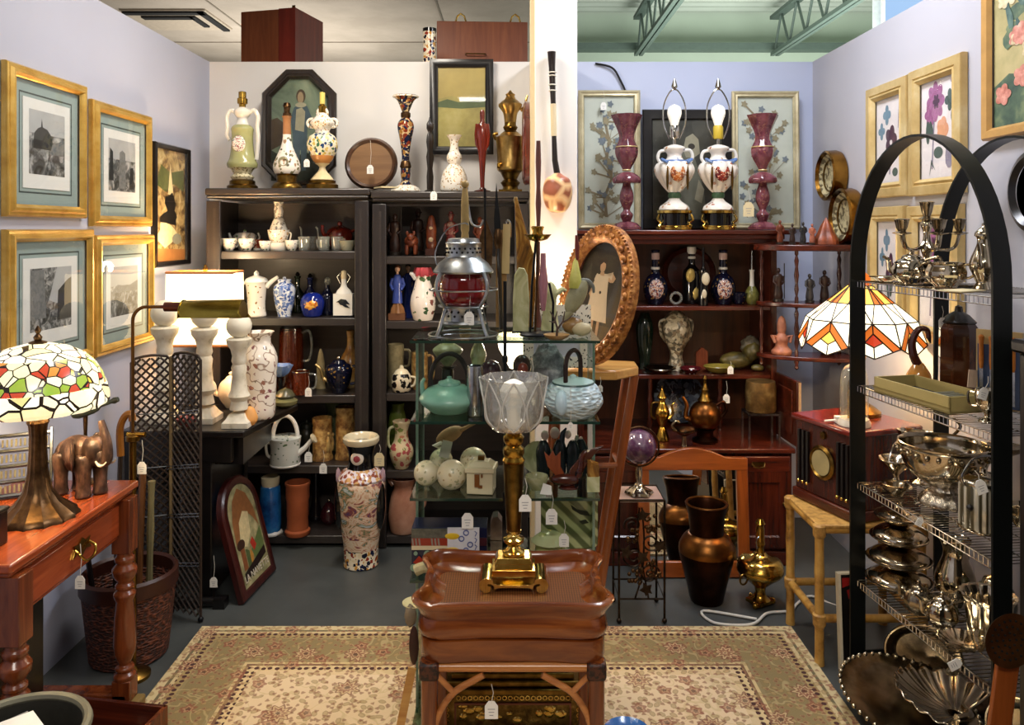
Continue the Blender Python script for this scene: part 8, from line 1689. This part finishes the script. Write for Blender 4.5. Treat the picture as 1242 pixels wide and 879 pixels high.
# ============================================================ arched black rack with wire shelves, full of silver
RF = Vector((1.235, 2.80, 0)); RN = Vector((1.313, 2.10, 0)); RU = (RN-RF); RLn = RU.length; RU.normalize(); RV = Vector((-RU.y, RU.x, 0)); RDp = .32
def RK(s, t, z=0): p = RF+RU*s+RV*t; return Vector((p.x, p.y, z))
ang = math.atan2(RU.y, RU.x)
t = T('arched_rack', 'tall black arched metal rack with wire shelves of silver along the right wall', 'rack', RF, ang)      # local x runs along the rack towards the camera, local y towards the wall
RZS = [1.417, 1.045, .70, .352]; ZS = 1.45; ZP = 1.892
for y in (0, RDp):
    pts = [(0, 0), (0, ZS)]+[(RLn/2-RLn/2*math.cos(PI*i/28), ZS+(ZP-ZS)*math.sin(PI*i/28)) for i in range(1, 28)]+[(RLn, ZS), (RLn, 0)]
    b = B(); rg = []
    for i, p in enumerate(pts):
        a = Vector(pts[max(i-1, 0)]); c = Vector(pts[min(i+1, len(pts)-1)]); tn = (c-a).normalized(); n = Vector((-tn.y, tn.x))*.004
        w = .028
        rg.append([(p[0]+n.x, y-w, p[1]+n.y), (p[0]+n.x, y+w, p[1]+n.y), (p[0]-n.x, y+w, p[1]-n.y), (p[0]-n.x, y-w, p[1]-n.y)])
    b.rings(rg); b.obj('arch_frame', m_rackblk, t)
for z in RZS:
    b = B()
    for y in (-.004, RDp):
        for zz in (z-.002, z-.024): b.tube([(0, y, zz), (RLn, y, zz)], .0022, 6)
        for i in range(38): b.tube([(RLn*(i+.5)/38, y, z-.002), (RLn*(i+.5)/38, y, z-.024)], .0015, 4)
    for i in range(38): b.tube([(RLn*(i+.5)/38, -.004, z-.002), (RLn*(i+.5)/38, RDp, z-.002)], .0017, 5)
    for y in (.1, .2): b.tube([(0, y, z-.006), (RLn, y, z-.006)], .002, 5)
    b.obj('wire_shelf', m_chrome, t)
for x in (0, RLn):
    for z in (.08,): B().box((x, RDp/2, z), (.006, RDp, .03)).obj('end_bar', m_rackblk, t)
def S(name, label, cat, s, tt, z, parts, group=None, rz=0, seg=26, sc=1):
    p = RK(s, tt); return W(name, label, cat, 0, z+.0005, p.y, parts, group, rz, X=p.x, seg=seg, sc=sc)
q1, q2, q3, q4 = RZS
# ---- top shelf
t2 = S('candelabra', 'five light silver candelabra with scrolled arms on the top wire shelf', 'candelabra', .14, .17, q1, [
    ('stem', m_silver, 'L', sprof([(20, 0), (20, 3), (12, 8), (6, 14), (4, 28), (7, 40), (5, 50), (4, 60), (7, 70), (4, 76)])),
    ('candle_cup', m_silverd, 'L', [(3, 74), (10, 77), (4, 80), (6, 86), (8, 96), (9, 97), (7, 98), (5, 90)])]+
    [('arm', m_silver, 'T', spline([(0, 0, 52), (14*math.cos(a), 14*math.sin(a), 40), (30*math.cos(a), 30*math.sin(a), 42), (36*math.cos(a), 36*math.sin(a), 58)]), 2) for a in (PI, PI*1.35, PI*.55, .35, -.5)]+
    [('candle_cup', m_silverd, 'L', [(2, 57), (9, 59), (10, 60), (3, 62), (5, 66), (7, 75), (8, 76), (6, 77), (4, 68)], {'at': (36*math.cos(a), 36*math.sin(a), 0)}) for a in (PI, PI*1.35, PI*.55, .35, -.5)], rz=.3)
def teapot(label, s, tt, z, h=34, r=22, rz=PI, sc=1, m=None, name='silver_teapot', cat='teapot', group='silver pots on the rack'):
    m = m or m_silver
    return S(name, label, cat, s, tt, z, [
        ('body', m, 'L', sprof([(r*.55, 0), (r*.6, 2), (r*.9, h*.25), (r, h*.5), (r*.8, h*.78), (r*.5, h*.9)]), {'lobe': (10, .05), 'seg': 40}), ('lid', m, 'L', sprof([(r*.55, h*.88), (r*.45, h*1.0), (r*.15, h*1.08), (r*.14, h*1.16), (0, h*1.22)])),
        ('spout', m, 'T', spline([(r*.8, 0, h*.35), (r*1.2, 0, h*.45), (r*1.3, 0, h*.8), (r*1.6, 0, h*.95)]), [r*.17-.004*r*i for i in range(19)]),
        ('handle', m_silverd, 'T', spline([(-r*.75, 0, h*.85), (-r*1.5, 0, h*.95), (-r*1.55, 0, h*.4), (-r*.85, 0, h*.25)]), r*.09)], group, rz, sc=sc)
teapot('lobed silver teapot in front of the candelabra on the top wire shelf', .20, .075, q1, rz=2.2)
S('silver_sugar_bowl', 'lobed silver sugar bowl with ring handles beside the lobed teapot', 'bowl', .352, .09, q1, [('body', m_silver, 'L', sprof([(12, 0), (13, 2), (20, 9), (22, 18), (19, 26), (21, 30), (19, 29)]), {'lobe': (10, .05), 'seg': 40, 'c1': False}),
    ('handle', m_silverd, 'R', (-24, 0, 20), 8, 1.6, {'M': Matrix.Rotation(PI/2, 3, 'X')}), ('handle', m_silverd, 'R', (24, 0, 20), 8, 1.6, {'M': Matrix.Rotation(PI/2, 3, 'X')})], rz=-.9)
S('silver_ewer', 'tall silver coffee pot with domed lid at the near end of the top shelf', 'coffee pot', .44, .15, q1, [
    ('body', m_silver, 'L', sprof([(12, 0), (10, 4), (8, 10), (15, 24), (15, 34), (8, 52), (7, 60), (9, 64)])), ('lid', m_silver, 'L', sprof([(10, 64), (9, 69), (4, 74), (2, 76), (2, 79), (0, 80)])),
    ('spout', m_silver, 'T', spline([(-13, 0, 26), (-20, 0, 32), (-19, 0, 46), (-24, 0, 56)]), [3.2-.09*i for i in range(19)]), ('handle', w_black, 'T', spline([(8, 0, 60), (20, 0, 62), (22, 0, 40), (14, 0, 28)]), 1.8)], rz=.8)
S('silver_creamer', 'small silver creamer between the candelabra and the domed coffee pot', 'creamer', .31, .25, q1, [('body', m_silverd, 'L', sprof([(8, 0), (8, 3), (12, 12), (13, 20), (9, 28), (11, 34), (9, 34)]), {'c1': False}), ('handle', m_silverd, 'T', spline([(10, 0, 32), (19, 0, 32), (18, 0, 16), (12, 0, 10)]), 1.3)], rz=.5)
S('low_dish', 'low brownish silver dish at the far end of the top wire shelf', 'dish', .07, .06, q1, [('dish', m_silverd, 'L', [(9, 0), (12, 2), (18, 5), (17, 6), (11, 3), (0, 2)])])
p = RK(.5, .035); o = B().box((0, 0, .002), (.12, .07, .003)).obj('cream_card', m_tagc, None); o.location = (p.x, p.y, q1+.001); o.rotation_euler[2] = .5; tag(o, 'cream card lying at the front of the top wire shelf', 'card')
# ---- second shelf
p = RK(.285, .085); t = T('cutlery_box', 'long olive green open cutlery box with navy lining on the second wire shelf', 'box', (p.x, p.y, q2+.001), ang+math.radians(6))
bw, bd, bh = .34, .16, .052; m_ol = plain('olive_box', '#a3925a', .5, var=.06)
for c, s_ in (((0, 0, .004), (bw, bd, .008)), ((0, -bd/2+.003, bh/2), (bw, .006, bh)), ((0, bd/2-.003, bh/2), (bw, .006, bh)), ((-bw/2+.003, 0, bh/2), (.006, bd, bh)), ((bw/2-.003, 0, bh/2), (.006, bd, bh))): B().box(c, s_).obj('box_side', m_ol, t, bevel=.001)
B().box((0, 0, .011), (bw-.014, bd-.014, .006)).obj('lining', m_felt, t)
b = B()
for i in range(8): b.box((bw/2-.02-i*.019, .0, .022), (.006, bd-.018, .02))
b.obj('cutlery_divider', plain('grey_divider', '#8a8a7a', .5), t)
B().box((0, -bd/2-.001, bh*.36), (bw+.004, .004, .005)).obj('seam', plain('seam_gold', '#7d6c38', .4), t)
S('brown_decanter', 'tall dark brown octagonal glass canister with lid behind the olive cutlery box', 'canister', .17, .265, q2, [
    ('body', ramp('brown_tortoise_glass', [(.3, '#1f0c06'), (.55, '#4a2412'), (.75, '#8a5a34')], 7, rough=.1, coat=.6, sc=(1, 1, .4)), 'L', [(22, 0), (23, 3), (22, 78), (18, 84)], {'seg': 8}), ('lid', w_black, 'L', [(19, 84), (20, 86), (12, 94), (5, 98), (4, 104), (0, 106)], {'seg': 8})], seg=8)
price_tag(1143, 385, 2.66, 'white price tag hanging from the tall brown glass canister', 9, string=14)
S('amber_swan', 'amber glass swan with curved brown neck beside the brown canister', 'ornament', .08, .18, q2, [
    ('body', plain('amber_swan_glass', '#c98a3f', .1, coat=.6, var=.3), 'L', sprof([(9, 0), (12, 4), (14, 14), (9, 24), (5, 30)]), {'ey': .8}), ('neck', plain('brown_swan_neck', '#4a2012', .15, coat=.6), 'T', spline([(0, 0, 26), (-6, 0, 40), (-7, 0, 56), (0, 0, 70), (9, 0, 70), (11, 0, 60)]), [5.5-.09*i for i in range(31)]), ('beak', w_black, 'T', [(11, 0, 62), (13, 0, 54)], [3, .8])], rz=-.3)
p = RK(.41, .22); t = T('carving_set', 'upright cutlery case with amber handled knives on blue lining, second wire shelf', 'cutlery case', (p.x, p.y, q2+.001), ang+math.radians(30), rx=0)
B().box((0, .012, .12), (.13, .012, .24)).obj('case_back', plain('tan_case', '#b59a68', .6), t); B().box((0, .004, .1), (.118, .006, .19)).obj('lining', plain('slate_blue_lining', '#3d4a66', .8), t)
for i in range(4):
    kn = B().lathe([(.005, .12), (.007, .14), (.0065, .2), (.0085, .22), (.004, .225)], 12, (-.045+i*.03, -.006, 0)).obj('knife_handle', plain('amber_handle', '#b06a2c', .25, var=.3, scale=40), t); b = B(); b.box((-.045+i*.03, -.006, .07), (.011, .002, .11)); b.obj('blade', m_steel, kn)
S('silver_cup', 'small footed silver cup at the near end of the second wire shelf', 'cup', .56, .07, q2, [('body', m_silver, 'L', sprof([(10, 0), (9, 2), (4, 6), (4, 10), (11, 18), (14, 28), (13, 38), (12, 38), (9, 20)]), {'c1': False}), ('handle', m_silverd, 'T', spline([(12, 0, 34), (20, 0, 34), (19, 0, 20), (11, 0, 18)]), 1.4)], rz=2.6)
price_tag(1195, 470, 2.22, 'white price tag hanging on the footed silver cup', 11, string=14, tilt=.3)
p = RK(.36, .17); o = B().box((0, 0, .03), (.035, .002, .055)).obj('small_card', plain('peach_card', '#e0c3a8', .7), None); o.location = (p.x, p.y, q2+.056); o.rotation_euler = (0, .12, .3); tag(o, 'small peach card standing beside the olive cutlery box', 'card')
# ---- third shelf
S('punch_bowl', 'large silver punch bowl on a pierced foot, biggest thing on the third wire shelf', 'bowl', .255, .15, q3, [
    ('bowl', m_silver, 'L', sprof([(14, 22), (22, 26), (40, 40), (48, 56), (50, 72), (51, 74), (48, 73), (45, 56), (30, 38), (0, 32)]), {'c1': False, 'seg': 44}), ('foot', metal('pierced_silver', '#7d7466', '#cfc6b6', .25, 70, .5), 'L', sprof([(27, 0), (27, 4), (22, 12), (15, 18), (14, 23)]), {'lobe': (12, .05), 'seg': 44}),
    ('rim_band', m_silverd, 'R', (0, 0, 70), 50.5, 1.2), ('floral_band', m_silverd, [('O', (51*math.cos(a), 51*math.sin(a), 64), (3, 3, 3.4), {'seg': 8, 'rings': 6}) for a in [2*PI*i/26 for i in range(26)]])], seg=40)
S('sauce_boat', 'silver sauce boat on tall foot with long scrolled handle, third wire shelf', 'sauce boat', .045, .21, q3, [('foot', m_silver, 'L', sprof([(12, 0), (11, 2), (3, 8), (3, 36), (7, 42)])), ('body', m_silver, 'L', sprof([(6, 40), (12, 44), (24, 54), (27, 60), (25, 60), (10, 46), (0, 44)]), {'ey': .5, 'c1': False}), ('handle', m_silverd, 'T', spline([(22, 0, 56), (34, 0, 62), (44, 0, 76), (36, 0, 84)]), 1.8)], rz=-.8)
S('compote', 'small round silver footed compote at the front of the third wire shelf', 'compote', .08, .095, q3, [('body', m_silver, 'L', sprof([(17, 0), (18, 2), (8, 5), (4, 10), (4, 16), (12, 24), (19, 32), (20, 34), (18, 34), (8, 24)]), {'c1': False}), ('wire_handle', m_steel, 'T', spline([(-18, 0, 33), (-12, 0, 46), (0, 0, 54), (12, 0, 50), (18, 0, 33)]), .9)], rz=.7)
price_tag(1045, 560, 2.84, 'narrow white price tag hanging from the silver compote', 6, string=18)
S('silver_salt', 'small silver bowl between compote and punch bowl', 'bowl', .155, .045, q3, [('body', m_silverd, 'L', sprof([(8, 0), (9, 2), (14, 8), (16, 13), (14, 13), (8, 4)]), {'c1': False})])
S('pedestal_dish', 'dark silver dish on a tall pedestal behind the punch bowl', 'dish', .35, .295, q3, [('body', m_silverd, 'L', sprof([(11, 0), (11, 3), (4, 8), (4, 80), (6, 90), (22, 100), (26, 106), (27, 108), (24, 106), (0, 100)]), {'c1': False})], sc=.75)
S('silver_basket', 'oval rimmed silver basket at the back of the third wire shelf', 'basket', .46, .265, q3, [('body', m_silver, 'L', sprof([(14, 0), (16, 3), (26, 20), (30, 34), (28, 34), (18, 10), (0, 4)]), {'c1': False, 'ey': .75, 'lobe': (14, .03), 'seg': 42})], sc=.7)
S('biscuit_barrel', 'ribbed glass and silver biscuit barrel with lid at the near end of the third shelf', 'barrel', .465, .13, q3, [
    ('body', ramp('ribbed_silver_glass', [(.3, '#5b5440'), (.55, '#a39a80'), (.8, '#d9d2be')], 26, 'wave', rough=.15, metal=.4, dist=.4), 'L', [(25, 0), (26, 3), (26, 52), (24, 56)], {'lobe': (20, .03), 'seg': 60}), ('lid', m_silver, 'L', sprof([(27, 56), (26, 60), (16, 66), (5, 68), (4, 73), (0, 75)])), ('swing_handle', m_steel, 'T', spline([(-26, 0, 54), (-30, 0, 66), (-16, 0, 84), (0, 0, 88), (16, 0, 84), (30, 0, 66), (26, 0, 54)]), 1.2), ('foot', m_silver, 'L', [(28, 0), (28, 2), (25, 4)]), ('side_knob', w_black, 'O', (-26, -8, 30), 4)], rz=.2)
price_tag(1187, 582, 2.12, 'white price tag hanging over the ribbed biscuit barrel', 13, string=12, tilt=-.35)
price_tag(1118, 628, 2.42, 'white price tag clipped to the front edge of the third wire shelf', 8, string=0, tilt=.5)
# ---- fourth shelf
dz = q4
for i, (r, lab) in enumerate(((36, 'bottom covered silver dish of the stack on the fourth wire shelf'), (35, 'second covered silver dish of the stack on the fourth wire shelf'), (31, 'third silver dish of the stack, under the smallest one'), (26, 'topmost and smallest silver dish of the stack on the fourth wire shelf'))):
    k = 2.8/FPX
    S('covered_dish', lab, 'dish', .09, .10, dz, [('dish', m_silver, 'L', sprof([(r*.5, 0), (r*.6, 2), (r*.95, 8), (r*1.05, 11), (r*1.0, 12)])), ('lid', m_silver if i != 1 else m_silverd, 'L', sprof([(r*.95, 11.5), (r*.9, 16), (r*.6, 22), (r*.3, 24), (r*.2, 25)]) if i < 3 else sprof([(r*.95, 11.5), (r*.7, 16), (r*.2, 20), (r*.1, 26), (0, 28)])), ('rim_band', m_silverd, 'R', (0, 0, 11), r*1.04, 1)], 'stacked silver dishes on the fourth wire shelf', seg=36)
    dz += 25.2*2.8/FPX
price_tag(1046, 664, 2.86, 'white price tag hanging from the stacked silver dishes', 9, string=34)
price_tag(1048, 700, 2.9, 'second white price tag hanging lower at the rack post', 7, string=10)
teapot('small ribbed silver teapot at the front of the fourth wire shelf', .26, .06, q4, 33, 17, 2.4, m=m_silverd)
teapot('larger silver teapot with black finial behind the ribbed teapot', .355, .075, q4, 36, 18, 2.8, m=m_silver)
S('silver_pitcher', 'tall silver water pitcher at the back of the fourth wire shelf', 'pitcher', .215, .22, q4, [('body', m_silver, 'L', sprof([(14, 0), (15, 3), (22, 18), (22, 34), (14, 56), (14, 68), (18, 78), (16, 78), (11, 66)]), {'c1': False}), ('spout', m_silver, 'T', [(-14, 0, 68), (-20, 0, 76), (-24, 0, 79)], [5, 4, 2]), ('handle', m_silverd, 'T', spline([(15, 0, 74), (29, 0, 72), (29, 0, 40), (20, 0, 24)]), 2)], rz=.6)
S('glass_sphere_jar', 'greenish glass jar with silver lid behind the ribbed ice bucket', 'jar', .36, .25, q4, [('body', plain('smoky_green_glass', '#4a5040', .08, coat=.6, var=.2), 'L', sprof([(14, 0), (20, 8), (24, 26), (20, 44), (12, 50)])), ('lid', m_silver, 'L', sprof([(14, 50), (12, 56), (4, 60), (0, 64)]))])
S('ice_bucket', 'ribbed silver ice bucket with flared rim at the near end of the fourth shelf', 'bucket', .46, .15, q4, [('body', m_silver, 'L', [(17, 0), (18, 3), (22, 44), (25, 50), (27, 52), (24, 51), (20, 44), (15, 6), (0, 5)], {'lobe': (18, .04), 'seg': 54, 'c1': False})], sc=1.15)
S('silver_bonbon_dish', 'round silver dish with pierced edge at the front near end of the fourth shelf', 'dish', .48, .05, q4, [('dish', m_silver, 'L', [(10, 0), (13, 3), (24, 8), (27, 12), (25, 12), (13, 5), (0, 4)], {'lobe': (16, .05), 'seg': 48})])
price_tag(1166, 802, 2.24, 'white price tag clipped to the front edge of the fourth wire shelf', 12, string=0, tilt=1.1)
# ---- floor under the rack
d = 2.56
t = T('silver_platter', 'large round silver platter with beaded edge tilted on the floor under the rack', 'platter', (1.285, 2.55, .05), 0, rx=math.radians(10), ry=math.radians(5))
B().lathe([(0, 0), (.12, .002), (.15, .012), (.205, .022), (.21, .026), (.15, .018), (.12, .008), (0, .006)], 48).obj('plate', m_silverd, t)
b = B()
for i in range(48): b.ball((.206*math.cos(2*PI*i/48), .206*math.sin(2*PI*i/48), .026), .0075, 8, 5)
b.obj('beaded_edge', m_silver, t)
t = T('shell_dish', 'large silver scallop shell dish resting on the round platter', 'dish', (1.33, 2.52, .088), math.radians(48), rx=math.radians(8), ry=math.radians(6))
b = B(); nr, na = 10, 64; grid = []
for j in range(nr+1):
    f = j/nr; row = []
    for i in range(na+1):
        a = math.radians(-20+220*i/na); rib = math.cos(i/na*13*2*PI)
        r = .025+.16*f; row.append((r*math.cos(a)*1.08, -.09+r*math.sin(a)*1.0, -.0+.045*f**2.2+.006*rib*f))
    grid.append(row)
b.rings(grid, closed=False); o = b.obj('shell', m_silver, t); sd = o.modifiers.new('s', 'SOLIDIFY'); sd.thickness = .003
B().tube(spline([(-.05, -.1, .012), (0, -.125, .018), (.05, -.1, .012)]), .012, 10).obj('hinge_scroll', m_silver, t)
for i, (loc, rx_, rz_, r, lab) in enumerate((((1.43, 2.725, .125), 80, -24, .12, 'dark silver oval tray leaning behind the shell dish under the rack'), ((1.52, 2.31, .11), 66, -62, .11, 'handled silver tray leaning nearest the camera under the rack'))):
    t = T('leaning_tray', lab, 'tray', loc, math.radians(rz_), 'silver trays leaning under the rack', math.radians(rx_))
    B().lathe([(0, 0), (r*.7, 0), (r*.8, .01), (r, .014), (r, .018), (r*.8, .014), (r*.7, .004), (0, .004)], 40, ey=.8).obj('plate', m_silverd, t); B().torus((0, 0, .016), r, .005, 40, 6, None, .8).obj('rim', m_silver, t)
W('jelly_mould', 'round copper toned mould among the trays under the rack', 'mould', 0, .002, 2.62, [('mould', metal('coppery_silver', '#5a4030', '#a88a6a', .25), 'L', sprof([(24, 0), (24, 6), (20, 22), (10, 30), (4, 26)]), {'lobe': (10, .07), 'seg': 50})], X=1.56)
t = T('narrow_picture', 'narrow white edged black picture standing on edge on the floor by the rattan stand', 'picture', (XX(1034, 2.84), 2.838, .003), math.radians(4), rx=math.radians(-4))
h = .34; w_ = .075
B().box((0, .008, h/2), (w_, .012, h)).obj('panel', plain('black_art', '#15110f', .4, var=.4, scale=14), t); B().box((-w_/2-.004, .004, h/2), (.009, .024, h+.008)).obj('white_edge', plain('cream_edge', '#d9ccae', .5), t); B().box((.0, .004, h+.002), (w_, .02, .006)).obj('white_edge', MC['cream_edge'], t)
b = B(); b.prism([(-.028, .29), (.03, .31), (.03, .325), (-.028, .325)], .0012, .0016); b.prism([(-.005, .25), (.008, .25), (.0, .285), (-.012, .28)], .0012, .0016); b.obj('red_patch', plain('red_patch', '#a3231f', .4), t, smooth=False)
# perforated skimmer and paddle hanging at the near post
p = Vector((1.27, 1.985, ZZ(775, 1.985))); t = T('hanging_skimmer', 'large brown perforated skimmer on a flat wooden handle, lower right corner', 'skimmer', (XX(1223, 1.985), 1.985, p.z), math.radians(6))
m_sk = metal('skimmer_copper', '#5f4a30', '#8f6f48', .4, 14, .1)
b = B(); b.lathe([(0, 0), (.05, .001), (.068, .006), (.07, .009), (.048, .004), (0, .003)], 40, (0, 0, 0), Matrix.Rotation(PI/2, 3, 'X')); b.obj('disc', m_sk, t)
b = B()
for j, n in ((.0, 1), (.018, 8), (.034, 14), (.05, 20)):
    for i in range(n): b.lathe([(.0028, 0), (.0028, .002)], 8, (j*math.cos(2*PI*i/n), -.0045-.0015*(j > .04), j*math.sin(2*PI*i/n)), Matrix.Rotation(PI/2, 3, 'X'))
b.obj('perforation', plain('hole_black', '#0a0807', .9), t)
B().box((-.012, .012, -.2), (.062, .012, .3), Matrix.Rotation(.14, 3, 'Y')).obj('handle', w_oak, t, bevel=.003)
W('wood_scraper', 'pale worn wooden scoop lying before the silver trays at the bottom edge', 'scoop', 1166, .002, 2.33, [('blade', plain('worn_tan_wood', '#7d6040', .6, var=.3), 'P', [(-14, 0), (16, 0), (18, 20), (12, 30), (-8, 32), (-16, 22)], -2, 2, {'bevel': 1}), ('foot', MC['worn_tan_wood'], 'X', (0, 6, 1), (20, 10, 2))])
t = T('round_mirror', 'round dark framed mirror on the right wall behind the rack arch', 'mirror', (RX-.01, 2.46, 1.72), -PI/2)
MX = Matrix.Rotation(PI/2, 3, 'X'); B().lathe([(.13, 0), (.135, .02), (.115, .03), (.1, .014)], 40, (0, 0, 0), MX, c0=False, c1=False).obj('frame', w_black, t); B().lathe([(.105, .008), (0, .008)], 40, (0, 0, 0), MX).obj('glass', MC['mirror_silvering'], t, smooth=False)

t = T('cabinet', 'dark wooden cabinet at the right edge with the perforated skimmer hanging on it', 'cabinet', (1.478, 1.82, 0))
B().box((0, 0, .65), (.34, .4, 1.26)).obj('case', w_black, t, bevel=.004); B().box((0, 0, 1.3), (.37, .43, .035)).obj('top', w_black, t, bevel=.008); B().box((0, 0, .012), (.35, .41, .022)).obj('plinth', w_black, t)
for z in (.42, .95): B().box((-.172, 0, z), (.012, .34, .42)).obj('side_panel', w_mahz, t, bevel=.005)
